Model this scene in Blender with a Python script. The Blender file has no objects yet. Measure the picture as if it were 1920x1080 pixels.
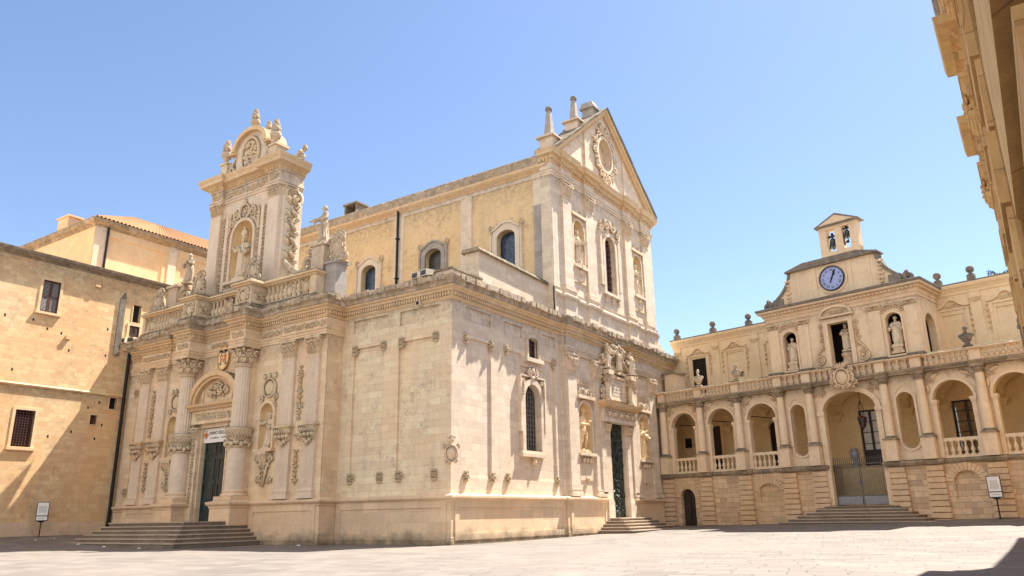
import bpy, bmesh, math, random
from mathutils import Vector, Matrix
R = math.radians
pi = math.pi
sc = bpy.context.scene
col = sc.collection

# ---------------------------------------------------------------- camera, sky, sun, exposure
cam_d = bpy.data.cameras.new('camera'); cam = bpy.data.objects.new('camera', cam_d); col.objects.link(cam)
pitch, roll, yaw = R(16.553), R(-0.9726), R(33.785)      # yaw: view direction turned left of +Y
cam_d.sensor_width = 36.0; cam_d.lens = 27.05; cam_d.clip_start = 0.1; cam_d.clip_end = 3000
cam.location = (22.95, -28.92, 1.2)
cam.rotation_mode = 'XYZ'
cam.matrix_world = Matrix.Translation(cam.location) @ Matrix.Rotation(yaw, 4, 'Z') @ Matrix.Rotation(pi/2 + pitch, 4, 'X') @ Matrix.Rotation(roll, 4, 'Z')
sc.camera = cam
SUN = Vector((.18, .52, 1.0)).normalized()
sun_el = math.asin(SUN.z); sun_az = math.atan2(SUN.x, SUN.y)
w = bpy.data.worlds.new('World'); sc.world = w; w.use_nodes = True
nt = w.node_tree
for n in list(nt.nodes): nt.nodes.remove(n)
wo = nt.nodes.new('ShaderNodeOutputWorld'); bg = nt.nodes.new('ShaderNodeBackground'); sky = nt.nodes.new('ShaderNodeTexSky')
sky.sky_type = 'NISHITA'; sky.sun_disc = False; sky.sun_elevation = sun_el; sky.sun_rotation = sun_az
sky.altitude = 50; sky.air_density = 1.0; sky.dust_density = .5; sky.ozone_density = 3.0
tn = nt.nodes.new('ShaderNodeMix'); tn.data_type = 'RGBA'; tn.blend_type = 'MULTIPLY'; tn.inputs[0].default_value = 1.0; tn.inputs[7].default_value = (.99, .955, .97, 1)
nt.links.new(sky.outputs[0], tn.inputs[6])
# bright cloud bank added in the unseen rear sky to lift shaded fronts
tcw = nt.nodes.new('ShaderNodeTexCoord'); dp = nt.nodes.new('ShaderNodeVectorMath'); dp.operation = 'DOT_PRODUCT'; dp.inputs[1].default_value = (.25, -.95, .18); nt.links.new(tcw.outputs['Generated'], dp.inputs[0])
rw = nt.nodes.new('ShaderNodeMapRange'); rw.inputs[1].default_value = .12; rw.inputs[2].default_value = .42; nt.links.new(dp.outputs['Value'], rw.inputs[0])
nw = nt.nodes.new('ShaderNodeTexNoise'); nw.inputs['Scale'].default_value = 3.0; nw.inputs['Detail'].default_value = 8; nt.links.new(tcw.outputs['Generated'], nw.inputs['Vector'])
rn = nt.nodes.new('ShaderNodeMapRange'); rn.inputs[1].default_value = .36; rn.inputs[2].default_value = .52; nt.links.new(nw.outputs[0], rn.inputs[0])
mw = nt.nodes.new('ShaderNodeMath'); mw.operation = 'MULTIPLY'; nt.links.new(rw.outputs[0], mw.inputs[0]); nt.links.new(rn.outputs[0], mw.inputs[1])
cw = nt.nodes.new('ShaderNodeMix'); cw.data_type = 'RGBA'; cw.inputs[7].default_value = (7.2, 7.1, 7.0, 1); nt.links.new(mw.outputs[0], cw.inputs[0]); nt.links.new(tn.outputs[2], cw.inputs[6])
nt.links.new(cw.outputs[2], bg.inputs[0]); bg.inputs[1].default_value = 0.07
nt.links.new(bg.outputs[0], wo.inputs[0])
sd = bpy.data.lights.new('sun', 'SUN'); so = bpy.data.objects.new('sun', sd); col.objects.link(so)
sd.energy = 5.0; sd.angle = R(.53); sd.color = (1.0, .93, .82)
so.location = (20, 30, 60); so.rotation_euler = SUN.to_track_quat('Z', 'Y').to_euler()
sc.cycles.diffuse_bounces = 8; sc.cycles.max_bounces = 12
sc.view_settings.view_transform = 'Standard'; sc.view_settings.look = 'None'
sc.view_settings.exposure = 1.68; sc.view_settings.gamma = 1.0; sc.view_settings.use_curve_mapping = False

# ---------------------------------------------------------------- materials
def N(t, kind, **kw):
    n = t.nodes.new(kind)
    for k, v in kw.items():
        if k.startswith('i_'):
            key = k[2:]; key = int(key) if key.isdigit() else key
            n.inputs[key].default_value = v
        else: setattr(n, k, v)
    return n
def new_mat(name):
    m = bpy.data.materials.new(name); m.use_nodes = True
    t = m.node_tree; b = t.nodes['Principled BSDF']
    return m, t, b
def mixc(t, fac, a, b, mode='MIX'):
    n = N(t, 'ShaderNodeMix', data_type='RGBA', blend_type=mode)
    for s, v in ((n.inputs[0], fac), (n.inputs[6], a), (n.inputs[7], b)):
        if hasattr(v, 'is_linked') or hasattr(v, 'links'): t.links.new(v, s)
        else: s.default_value = v if not isinstance(v, tuple) else (v + (1,) if len(v) == 3 else v)
    return n.outputs[2]
def noise(t, vec, scale, detail=4, rough=.6):
    n = N(t, 'ShaderNodeTexNoise', i_Scale=scale, i_Detail=detail, i_Roughness=rough); t.links.new(vec, n.inputs['Vector']); return n.outputs[0]
def ramp(t, v, a, b):
    n = N(t, 'ShaderNodeMapRange', i_1=a, i_2=b); n.clamp = True; t.links.new(v, n.inputs[0]); return n.outputs[0]
def mul(t, a, b):
    n = N(t, 'ShaderNodeMath', operation='MULTIPLY')
    for i, v in enumerate((a, b)):
        if isinstance(v, (int, float)): n.inputs[i].default_value = v
        else: t.links.new(v, n.inputs[i])
    return n.outputs[0]
def scaled(t, vec, s):
    n = N(t, 'ShaderNodeVectorMath', operation='MULTIPLY'); n.inputs[1].default_value = s; t.links.new(vec, n.inputs[0]); return n.outputs[0]

def stone(name, c, var=.12, block=None, joint=.5, tint=(.45, .27, .12), tint_a=.5, grey=(.20, .19, .18), grey_a=.4,
          spots=0., lichen=0., base_dirt=0., bump=.35, rough=.9, fine=1.0, ledges=()):
    """limestone / plaster: ashlar courses with a tone per block, broad ochre and grey weathering, rain streaks, pitting, lichen on ledges"""
    c = (min(.80, c[0]*1.55), min(.72, c[1]*1.47), min(.60, c[2]*1.44)); tint = (min(.78, tint[0]*1.5), tint[1]*1.45, tint[2]*1.35); grey = tuple(q*1.3 for q in grey)
    m, t, b = new_mat(name)
    tc = N(t, 'ShaderNodeTexCoord'); P = tc.outputs['Object']
    sx = N(t, 'ShaderNodeSeparateXYZ'); t.links.new(P, sx.inputs[0])
    colr = None; hgt = None
    med = noise(t, P, 3.4, 9, .78)
    big = noise(t, P, .23, 5); mid = noise(t, P, 1.1, 6, .65); fin = noise(t, P, 14, 5, .7)
    streak = noise(t, scaled(t, P, (1.6, 1.6, .11)), 1.0, 6, .6)
    dk = tuple(x*(1-var) for x in c); lt = tuple(min(.8, x*(1+var)) for x in c)
    if block:
        ad = N(t, 'ShaderNodeMath', operation='ADD'); t.links.new(sx.outputs[0], ad.inputs[0]); t.links.new(sx.outputs[1], ad.inputs[1])
        # every course gets its own shift so that block lengths never line up in a visible repeat
        cb = N(t, 'ShaderNodeCombineXYZ'); t.links.new(ad.outputs[0], cb.inputs[0]); t.links.new(sx.outputs[2], cb.inputs[1])
        wob = noise(t, scaled(t, cb.outputs[0], (.7, .7, 0)), .8, 2)
        wv = N(t, 'ShaderNodeVectorMath', operation='ADD'); t.links.new(cb.outputs[0], wv.inputs[0])
        wc = N(t, 'ShaderNodeCombineXYZ'); t.links.new(mul(t, wob, .5), wc.inputs[0]); t.links.new(wc.outputs[0], wv.inputs[1])
        br = N(t, 'ShaderNodeTexBrick', offset=.5, offset_frequency=2, squash=.8, squash_frequency=3)
        br.inputs['Color1'].default_value = dk + (1,); br.inputs['Color2'].default_value = lt + (1,)
        br.inputs['Mortar'].default_value = tuple(x*(1-joint) for x in c) + (1,)
        br.inputs['Scale'].default_value = 1; br.inputs['Mortar Size'].default_value = .008; br.inputs['Mortar Smooth'].default_value = .3
        br.inputs['Brick Width'].default_value = block[0]; br.inputs['Row Height'].default_value = block[1]
        t.links.new(wv.outputs[0], br.inputs['Vector'])
        colr = br.outputs[0]; hgt = br.outputs[1]
    else:
        colr = mixc(t, ramp(t, mid, .3, .7), dk, lt)
    colr = mixc(t, mul(t, ramp(t, big, .42, .72), tint_a), colr, tuple(a*.55 + x*.45 for a, x in zip(tint, c)))
    colr = mixc(t, mul(t, mul(t, ramp(t, streak, .5, .78), ramp(t, mid, .3, .65)), grey_a), colr, grey)
    colr = mixc(t, mul(t, ramp(t, med, .50, .66), .42*fine), colr, tuple(x*.58 for x in c))
    colr = mixc(t, mul(t, ramp(t, fin, .35, .75), .15*fine), colr, tuple(x*.55 for x in c))
    for zt, ln in ledges:      # run-off streaks hanging below ledges, their lengths broken by noise
        zc = N(t, 'ShaderNodeMath', operation='ADD'); t.links.new(sx.outputs[2], zc.inputs[0]); t.links.new(mul(t, streak, -ln*1.6), zc.inputs[1])
        dn = ramp(t, zc.outputs[0], zt-ln*1.75, zt-ln*.75); ab = ramp(t, sx.outputs[2], zt+.02, zt)
        colr = mixc(t, mul(t, mul(t, mul(t, dn, ab), ramp(t, med, .35, .6)), .62), colr, (.20, .17, .135))
    if spots:
        sp = noise(t, P, 2.3, 12, .85); pa = noise(t, P, .30, 3)
        colr = mixc(t, mul(t, mul(t, ramp(t, sp, .52, .58), ramp(t, pa, .42, .6)), spots), colr, (.21, .185, .165))
    if lichen:
        ge = N(t, 'ShaderNodeNewGeometry'); gs = N(t, 'ShaderNodeSeparateXYZ'); t.links.new(ge.outputs['Normal'], gs.inputs[0])
        li = noise(t, P, 3.2, 7, .75)
        up = ramp(t, gs.outputs[2], .1, .6)
        lf = mul(t, ramp(t, li, .36, .6), lichen)
        colr = mixc(t, lf, colr, (.075, .07, .052))
        colr = mixc(t, mul(t, up, mul(t, ramp(t, li, .3, .5), .8)), colr, (.07, .066, .045))
    if base_dirt:
        zz = N(t, 'ShaderNodeMath', operation='ADD'); t.links.new(sx.outputs[2], zz.inputs[0]); t.links.new(mul(t, mid, -1.5), zz.inputs[1])
        colr = mixc(t, mul(t, ramp(t, zz.outputs[0], -.1, -.75), base_dirt), colr, (.10, .092, .06))
    t.links.new(colr, b.inputs['Base Color'])
    b.inputs['Roughness'].default_value = rough
    b.inputs['Specular IOR Level'].default_value = .2
    hb = N(t, 'ShaderNodeBump', i_Strength=bump, i_Distance=.03); hm = mul(t, fin, .5)
    if hgt is not None:
        ha = N(t, 'ShaderNodeMath', operation='SUBTRACT'); t.links.new(hm, ha.inputs[0]); t.links.new(mul(t, hgt, .5), ha.inputs[1]); hm = ha.outputs[0]
    t.links.new(hm, hb.inputs['Height']); t.links.new(hb.outputs[0], b.inputs['Normal'])
    return m
def plain(name, c, rough=.5, metal=0., var=.25, scale=6, spec=.5):
    m, t, b = new_mat(name); tc = N(t, 'ShaderNodeTexCoord')
    n = noise(t, tc.outputs['Object'], scale, 5)
    t.links.new(mixc(t, ramp(t, n, .3, .7), tuple(x*(1-var) for x in c), tuple(min(1, x*(1+var)) for x in c)), b.inputs['Base Color'])
    b.inputs['Roughness'].default_value = rough; b.inputs['Metallic'].default_value = metal; b.inputs['Specular IOR Level'].default_value = spec
    return m
def pane_mat(name, c1, c2, cell=(.12, .12)):
    m, t, b = new_mat(name); tc = N(t, 'ShaderNodeTexCoord'); sx = N(t, 'ShaderNodeSeparateXYZ'); t.links.new(tc.outputs['Object'], sx.inputs[0])
    ad = N(t, 'ShaderNodeMath', operation='ADD'); t.links.new(sx.outputs[0], ad.inputs[0]); t.links.new(sx.outputs[1], ad.inputs[1])
    cb = N(t, 'ShaderNodeCombineXYZ'); t.links.new(ad.outputs[0], cb.inputs[0]); t.links.new(sx.outputs[2], cb.inputs[1])
    vo = N(t, 'ShaderNodeTexVoronoi', i_Scale=1/cell[0]); t.links.new(cb.outputs[0], vo.inputs['Vector'])
    n = noise(t, cb.outputs[0], 3.0, 4)
    f = mul(t, vo.outputs['Color'], 1.0)
    t.links.new(mixc(t, ramp(t, n, .3, .7), mixc(t, f, c1, c2), tuple(x*.4 for x in c1)), b.inputs['Base Color'])
    bm_ = N(t, 'ShaderNodeBump', i_Strength=.5, i_Distance=.02); t.links.new(vo.outputs['Distance'], bm_.inputs['Height']); t.links.new(bm_.outputs[0], b.inputs['Normal'])
    b.inputs['Roughness'].default_value = .16
    return m

M = {}
M['cream']   = stone('cream_limestone', (.51, .43, .315), .12, (.95, .36), .3, (.52, .31, .15), .5, (.27, .25, .23), .4, spots=.5, bump=.4, ledges=((11.75, 1.6),))
M['west']    = stone('pale_limestone', (.45, .395, .32), .11, (.95, .36), .22, (.50, .33, .17), .35, (.30, .28, .25), .35, spots=.3, bump=.3, ledges=((11.75, 1.4), (22.0, .8)))
M['facade']  = stone('honey_limestone', (.50, .405, .29), .14, (.85, .33), .26, (.50, .29, .12), .6, (.26, .24, .22), .45, spots=.3, bump=.3, ledges=((10.75, 1.1),))
M['carve']   = stone('carved_limestone', (.49, .405, .295), .16, None, 0, (.48, .28, .11), .6, (.14, .13, .12), .6, lichen=.16, bump=.5, fine=1.5)  # stronger random mottling stands in for the shade of carved crevices
M['carve_w'] = stone('pale_carved_limestone', (.46, .39, .30), .12, None, 0, (.48, .32, .15), .6, (.26, .24, .21), .35, lichen=.06, bump=.4)
M['flute']   = stone('fluted_shaft_limestone', (.46, .405, .33), .1, None, 0, (.47, .32, .17), .35, (.25, .24, .23), .4, bump=.25)
M['plinth']  = stone('plinth_limestone', (.47, .38, .27), .10, (1.1, .5), .14, (.52, .29, .12), .5, (.24, .22, .19), .4, base_dirt=.8, bump=.4)
M['cornice'] = stone('ochre_cornice_stone', (.48, .375, .25), .14, None, 0, (.55, .29, .09), .7, (.17, .15, .13), .4, lichen=.14, bump=.4)
M['lichen']  = stone('lichened_coping_stone', (.27, .23, .175), .25, (1.0, .6), .3, (.36, .23, .10), .6, (.075, .07, .06), .6, lichen=.55, bump=.6)
M['crown']   = stone('worn_crown_stone', (.36, .305, .235), .2, (.5, .6), .35, (.42, .27, .12), .6, (.085, .08, .07), .6, lichen=.46, bump=.6)
M['dark']    = stone('blackened_and_shadow_stone', (.17, .155, .135), .3, None, 0, (.25, .2, .13), .4, (.06, .058, .055), .6, lichen=.5, bump=.6)  # blackened stone; also paints the shadow strip on the orange wall
M['statue']  = stone('weathered_statue_stone', (.40, .34, .26), .16, None, 0, (.42, .27, .13), .5, (.11, .105, .10), .6, lichen=.22, bump=.35)
M['statue_l']= stone('pale_statue_stone', (.50, .42, .32), .12, None, 0, (.5, .33, .16), .5, (.2, .19, .18), .35, lichen=.05, bump=.3)
M['niche']   = stone('ochre_niche_plaster', (.51, .385, .22), .12, None, 0, (.5, .3, .1), .5, (.3, .25, .2), .25, bump=.15)
M['stucco']  = stone('yellow_stucco', (.50, .38, .228), .10, None, 0, (.52, .33, .14), .5, (.28, .25, .19), .55, spots=.5, bump=.25, ledges=((22.2, 1.6),))
M['render']  = stone('grey_cream_render', (.47, .42, .345), .1, None, 0, (.48, .34, .19), .5, (.2, .19, .17), .5, spots=.25, bump=.25, ledges=((22.5, 1.0),))
M['greypil'] = stone('grey_weathered_ashlar', (.25, .235, .22), .14, (.9, .38), .25, (.3, .27, .22), .3, (.13, .125, .12), .5, spots=.5, bump=.4)
M['orange']  = stone('orange_ashlar', (.53, .37, .22), .17, (.62, .27), .22, (.55, .25, .08), .8, (.30, .25, .2), .45, base_dirt=.5, spots=.35, bump=.45, ledges=((17.3, 1.8), (9.26, 1.1)))
M['house']   = stone('old_house_plaster', (.50, .385, .25), .14, None, 0, (.5, .28, .12), .7, (.28, .25, .22), .45, bump=.3)
M['palace']  = stone('pink_cream_plaster', (.50, .41, .30), .10, None, 0, (.52, .34, .18), .5, (.30, .26, .23), .5, bump=.25, spots=.2, ledges=((8.7, .6), (13.3, .8), (3.6, .3)))
M['pal_up']  = stone('cream_palace_plaster', (.52, .42, .29), .09, None, 0, (.55, .35, .15), .5, (.36, .30, .24), .3, bump=.15)
M['pal_orn'] = stone('palace_carved_stone', (.49, .385, .275), .13, None, 0, (.5, .29, .12), .6, (.2, .18, .16), .5, lichen=.12, bump=.4)
M['loggia']  = stone('ochre_loggia_plaster', (.57, .415, .245), .08, None, 0, (.55, .36, .14), .5, (.36, .28, .19), .25, bump=.12)
M['rust']    = stone('rusticated_ashlar', (.42, .325, .22), .24, (.62, .31), .6, (.46, .27, .11), .65, (.22, .19, .17), .5, spots=.15, base_dirt=.45, bump=.7)
M['rustpier']= stone('rusticated_pier_stone', (.43, .335, .23), .2, None, 0, (.48, .29, .12), .7, (.24, .2, .18), .5, base_dirt=.4, bump=.6)
M['right']   = stone('brown_ashlar_stone', (.52, .335, .155), .16, (1.0, .42), .4, (.42, .21, .07), .7, (.14, .12, .09), .6, lichen=.12, bump=.5)  # brown is this stone's own colour
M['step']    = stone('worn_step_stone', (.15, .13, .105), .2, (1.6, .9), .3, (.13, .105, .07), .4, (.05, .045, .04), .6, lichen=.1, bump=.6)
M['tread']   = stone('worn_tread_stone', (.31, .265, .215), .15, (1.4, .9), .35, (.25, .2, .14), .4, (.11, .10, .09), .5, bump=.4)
M['iron']    = plain('black_iron', (.02, .02, .022), .5, .6)
M['greyiron']= plain('grey_painted_iron', (.10, .10, .105), .5, .4)
M['plate']   = plain('grey_gate_plate', (.26, .265, .285), .5, .1, .15)
M['green']   = plain('dark_green_door_paint', (.016, .032, .034), .4, 0, .4, 2.5)
M['bronze']  = plain('weathered_bronze', (.05, .065, .06), .42, .7, .7, 4)
M['wood']    = plain('dark_wood', (.035, .022, .018), .6, 0, .3)
M['redwood'] = plain('red_brown_wood', (.10, .035, .028), .6, 0, .3)
M['slat']    = plain('pale_shutter_slats', (.42, .38, .36), .7, 0, .25, 12)
M['black']   = plain('dark_interior', (.012, .010, .009), .9)
M['blueglass'] = pane_mat('blue_leaded_glass', (.03, .055, .12), (.09, .13, .2))
M['greyglass'] = pane_mat('grey_green_leaded_glass', (.05, .065, .07), (.10, .11, .10))
M['purpleglass'] = pane_mat('dark_violet_leaded_glass', (.035, .022, .035), (.07, .045, .06), (.2, .2))
M['leadglass'] = plain('dark_leaded_glass', (.035, .033, .035), .2, 0, .5, 5)
M['mirror']  = plain('reflecting_glass', (.62, .64, .62), .06, .95, .12, 2)
M['lead']    = plain('lead_strips', (.22, .21, .2), .6, .2)
M['palepane'] = plain('pale_door_panes', (.62, .60, .54), .25, 0, .2, 3)  # even pale colour on the panes of the middle loggia door
M['white']   = plain('white_panel', (.78, .77, .74), .6, 0, .04)
M['ink']     = plain('printed_ink', (.09, .08, .08), .8, 0, .1)
M['inkgrey'] = plain('pale_printed_ink', (.42, .38, .36), .8, 0, .1)
M['red']     = plain('orange_red_print', (.62, .15, .03), .7, 0, .2, 30)
M['gold']    = plain('gilt_brown', (.55, .27, .06), .6, 0, .2)
M['crestbase'] = plain('pale_gold_enamel', (.85, .68, .40), .6, 0, .08)
M['lampcase']= plain('beige_lamp_case', (.58, .5, .38), .5, 0, .1)
M['dial']    = plain('lilac_blue_enamel', (.30, .36, .66), .35, 0, .1)
M['stonebox']= stone('beige_box_plaster', (.52, .41, .29), .06, None, 0, (.5, .35, .2), .3, (.4, .33, .26), .25, bump=.1)
M['weed']    = plain('grey_green_weeds', (.07, .085, .05), .8, 0, .5, 20)

def tile_mat():
    m, t, b = new_mat('orange_roof_tiles'); tc = N(t, 'ShaderNodeTexCoord')
    n1 = noise(t, tc.outputs['Object'], 1.2, 5); n2 = noise(t, tc.outputs['Object'], 9, 4)
    c = mixc(t, ramp(t, n1, .3, .7), (.30, .125, .04), (.28, .15, .065)); c = mixc(t, mul(t, ramp(t, n2, .5, .75), .5), c, (.15, .07, .03))
    t.links.new(c, b.inputs['Base Color']); b.inputs['Roughness'].default_value = .9; return m
M['tile'] = tile_mat()

def paving_mat():
    m, t, b = new_mat('limestone_flagstones'); tc = N(t, 'ShaderNodeTexCoord'); P = tc.outputs['Object']
    rot = N(t, 'ShaderNodeVectorRotate', rotation_type='Z_AXIS', i_Angle=R(-12)); t.links.new(P, rot.inputs['Vector'])
    wob = noise(t, scaled(t, rot.outputs[0], (.35, 1.0, 0)), .6, 2)
    br = N(t, 'ShaderNodeTexBrick', offset=.37, offset_frequency=2, squash=.7, squash_frequency=3)
    br.inputs['Color1'].default_value = (.128, .111, .101, 1); br.inputs['Color2'].default_value = (.188, .165, .148, 1); br.inputs['Mortar'].default_value = (.045, .04, .035, 1)
    br.inputs['Scale'].default_value = 1; br.inputs['Mortar Size'].default_value = .018; br.inputs['Brick Width'].default_value = 1.15; br.inputs['Row Height'].default_value = .56
    br.inputs['Mortar Smooth'].default_value = .2
    ad = N(t, 'ShaderNodeVectorMath', operation='ADD'); cc = N(t, 'ShaderNodeCombineXYZ'); t.links.new(mul(t, wob, .6), cc.inputs[0]); t.links.new(rot.outputs[0], ad.inputs[0]); t.links.new(cc.outputs[0], ad.inputs[1])
    t.links.new(ad.outputs[0], br.inputs['Vector'])
    n1 = noise(t, P, .12, 5); n2 = noise(t, P, 2.2, 6, .7); n3 = noise(t, P, 22, 4, .7)
    c = mixc(t, mul(t, ramp(t, n1, .42, .65), .55), br.outputs[0], (.205, .165, .14))
    c = mixc(t, mul(t, ramp(t, n2, .5, .72), .4), c, (.125, .108, .096))
    n4 = noise(t, scaled(t, rot.outputs[0], (.12, .9, 0)), 1.0, 6, .7); c = mixc(t, mul(t, ramp(t, n4, .5, .68), .35), c, (.13, .11, .098)); n5 = noise(t, P, .45, 3); c = mixc(t, mul(t, ramp(t, n5, .55, .62), .3), c, (.25, .215, .185))
    c = mixc(t, mul(t, ramp(t, n3, .5, .8), .3), c, (.25, .225, .2))
    t.links.new(c, b.inputs['Base Color']); b.inputs['Roughness'].default_value = .75; b.inputs['Specular IOR Level'].default_value = .3
    hb = N(t, 'ShaderNodeBump', i_Strength=.4, i_Distance=.02); hs = N(t, 'ShaderNodeMath', operation='SUBTRACT'); t.links.new(mul(t, n2, .5), hs.inputs[0]); t.links.new(br.outputs[1], hs.inputs[1])
    t.links.new(hs.outputs[0], hb.inputs['Height']); t.links.new(hb.outputs[0], b.inputs['Normal'])
    return m
M['paving'] = paving_mat()

# ---------------------------------------------------------------- mesh kit
class Fr:
    """a wall frame: u along the wall, d out of it, z up"""
    def __init__(s, o, ux, out): s.o, s.ux, s.out = Vector(o), Vector(ux), Vector(out)
    def __call__(s, u, d, z): return s.o + s.ux*u + s.out*d + Vector((0, 0, z))
def FN(y=0): return Fr((0, y, 0), (1, 0, 0), (0, -1, 0))
def FW(x=0): return Fr((x, 0, 0), (0, 1, 0), (1, 0, 0))
def FL(x=0): return Fr((x, 0, 0), (0, -1, 0), (-1, 0, 0))

_S = {}
def sphere_t(nu, nv):
    if (nu, nv) not in _S:
        v = [(0, 0, -1)]
        for j in range(1, nv):
            a = -pi/2 + pi*j/nv
            v += [(math.cos(a)*math.cos(2*pi*i/nu), math.cos(a)*math.sin(2*pi*i/nu), math.sin(a)) for i in range(nu)]
        v.append((0, 0, 1)); f = []
        for i in range(nu): f.append((0, 1+(i+1) % nu, 1+i))
        for j in range(nv-2):
            for i in range(nu):
                a = 1+j*nu+i; b = 1+j*nu+(i+1) % nu; f.append((a, b, b+nu, a+nu))
        k = 1+(nv-2)*nu
        for i in range(nu): f.append((k+i, k+(i+1) % nu, len(v)-1))
        _S[(nu, nv)] = ([Vector(p) for p in v], f)
    return _S[(nu, nv)]

class MB:
    def __init__(s): s.v = []; s.f = []; s.s = []
    def add(s, vs, fs, smooth=False):
        k = len(s.v); s.v += [tuple(p) for p in vs]
        for f in fs: s.f.append(tuple(i+k for i in f)); s.s.append(smooth)
    def hexa(s, p):   # 8 points: bottom 4, top 4
        s.add(p, [(3, 2, 1, 0), (4, 5, 6, 7), (0, 1, 5, 4), (1, 2, 6, 5), (2, 3, 7, 6), (3, 0, 4, 7)])
    def box(s, F, u0, u1, d0, d1, z0, z1):
        s.hexa([F(u0, d1, z0), F(u1, d1, z0), F(u1, d0, z0), F(u0, d0, z0), F(u0, d1, z1), F(u1, d1, z1), F(u1, d0, z1), F(u0, d0, z1)])
    def taper(s, F, u0, u1, d0, d1, z0, z1, tu, td):
        """box whose top is narrowed by tu each side and td in front"""
        s.hexa([F(u0, d1, z0), F(u1, d1, z0), F(u1, d0, z0), F(u0, d0, z0), F(u0+tu, d1-td, z1), F(u1-tu, d1-td, z1), F(u1-tu, d0, z1), F(u0+tu, d0, z1)])
    def prism(s, F, poly, d0, d1):
        n = len(poly)
        vs = [F(u, d0, z) for u, z in poly] + [F(u, d1, z) for u, z in poly]
        s.add(vs, [tuple(range(n)), tuple(range(2*n-1, n-1, -1))] + [(i, (i+1) % n, n+(i+1) % n, n+i) for i in range(n)])
    def fill(s, F, outer, holes, d):
        bm = bmesh.new(); es = []
        for lp in [outer] + holes:
            vs = [bm.verts.new((u, z, 0)) for u, z in lp]
            es += [bm.edges.new((vs[i], vs[(i+1) % len(vs)])) for i in range(len(vs))]
        bmesh.ops.triangle_fill(bm, use_beauty=True, use_dissolve=False, edges=es)
        bm.verts.index_update()
        s.add([F(v.co.x, d, v.co.y) for v in bm.verts], [tuple(v.index for v in f.verts) for f in bm.faces]); bm.free()
    def rim(s, F, loop, d0, d1):
        n = len(loop)
        s.add([F(u, d0, z) for u, z in loop] + [F(u, d1, z) for u, z in loop], [(i, (i+1) % n, n+(i+1) % n, n+i) for i in range(n)])
    def wall(s, F, outer, holes=(), d=0, rev=.35, panels=(), pd=.06, nh=()):
        holes = list(holes)
        s.fill(F, outer, holes + list(nh) + [p[0] for p in panels], d)
        for h in holes: s.rim(F, h, d, d-rev)
        for lp, sub in panels:
            s.rim(F, lp, d, d-pd); s.fill(F, lp, list(sub), d-pd)
            for h in sub: s.rim(F, h, d-pd, d-pd-rev)
    def frame(s, F, loop, wd, d0, d1, closed=True):
        """a raised band of width wd following a loop on its outside"""
        n = len(loop); P = [Vector((u, z)) for u, z in loop]
        area = sum(P[i].x*P[(i+1) % n].y - P[(i+1) % n].x*P[i].y for i in range(n)); sg = 1 if area > 0 else -1
        out = []
        for i in range(n):
            a = (P[i]-P[i-1]); b = (P[(i+1) % n]-P[i])
            if not closed and i == 0: a = b
            if not closed and i == n-1: b = a
            a = a.normalized(); b = b.normalized()
            n1 = Vector((a.y, -a.x))*sg; n2 = Vector((b.y, -b.x))*sg
            out.append(P[i] + (n1+n2)/max(.3, 1+n1.dot(n2))*wd)
        vs = [F(p.x, d0, p.y) for p in P] + [F(p.x, d1, p.y) for p in P] + [F(p.x, d1, p.y) for p in out] + [F(p.x, d0, p.y) for p in out]
        fs = []
        for i in range(n if closed else n-1):
            j = (i+1) % n
            for k in range(3): fs.append((k*n+i, k*n+j, (k+1)*n+j, (k+1)*n+i))
        if not closed:
            for i in (0, n-1): fs.append((i, n+i, 2*n+i, 3*n+i))
        s.add(vs, fs)
    def molding(s, path, prof, closed=False, caps=True):
        """sweep a profile [(d out, z)] along a plan path, out = right-hand side, mitred"""
        P = [Vector(p) for p in path]; n = len(P); m = len(prof); vs = []
        for i in range(n):
            a = P[i]-P[i-1] if (i > 0 or closed) else P[1]-P[0]
            b = P[(i+1) % n]-P[i] if (i < n-1 or closed) else a
            if i == 0 and not closed: a = b
            a = a.normalized(); b = b.normalized(); n1 = Vector((a.y, -a.x)); n2 = Vector((b.y, -b.x))
            mt = (n1+n2)/max(.25, 1+n1.dot(n2))
            vs += [(P[i].x+mt.x*d, P[i].y+mt.y*d, z) for d, z in prof]
        fs = []
        for i in range(n if closed else n-1):
            j = (i+1) % n
            for k in range(m-1): fs.append((i*m+k, j*m+k, j*m+k+1, i*m+k+1))
        if not closed and caps: fs += [tuple(range(m)), tuple(range((n-1)*m, n*m))]
        s.add(vs, fs)
    def dentils(s, path, step, wd, d0, d1, z0, z1):
        for a, b in zip(path[:-1], path[1:]):
            a = Vector(a); b = Vector(b); L = (b-a).length
            if L < .3: continue
            t = (b-a)/L; F = Fr((a.x, a.y, 0), (t.x, t.y, 0), (t.y, -t.x, 0)); k = max(1, int(L/step))
            for i in range(k):
                c = (i+.5)*L/k; s.box(F, c-wd/2, c+wd/2, d0, d1, z0, z1)
    def lathe(s, c, prof, n=16, smooth=True, fl=0, fd=0.):
        """profile [(r, z)] about the vertical through c; fl flutes of depth fd"""
        c = Vector(c); vs = []; m = len(prof)
        for r, z in prof:
            for i in range(n):
                rr = r*(1-fd*(.5+.5*math.cos(fl*2*pi*i/n))) if fl else r
                vs.append((c.x+rr*math.cos(2*pi*i/n), c.y+rr*math.sin(2*pi*i/n), c.z+z))
        fs = [(j*n+i, j*n+(i+1) % n, (j+1)*n+(i+1) % n, (j+1)*n+i) for j in range(m-1) for i in range(n)]
        s.add(vs, fs, smooth); s.add(vs[:n], [tuple(range(n-1, -1, -1))]); s.add(vs[-n:], [tuple(range(n))])
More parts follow.
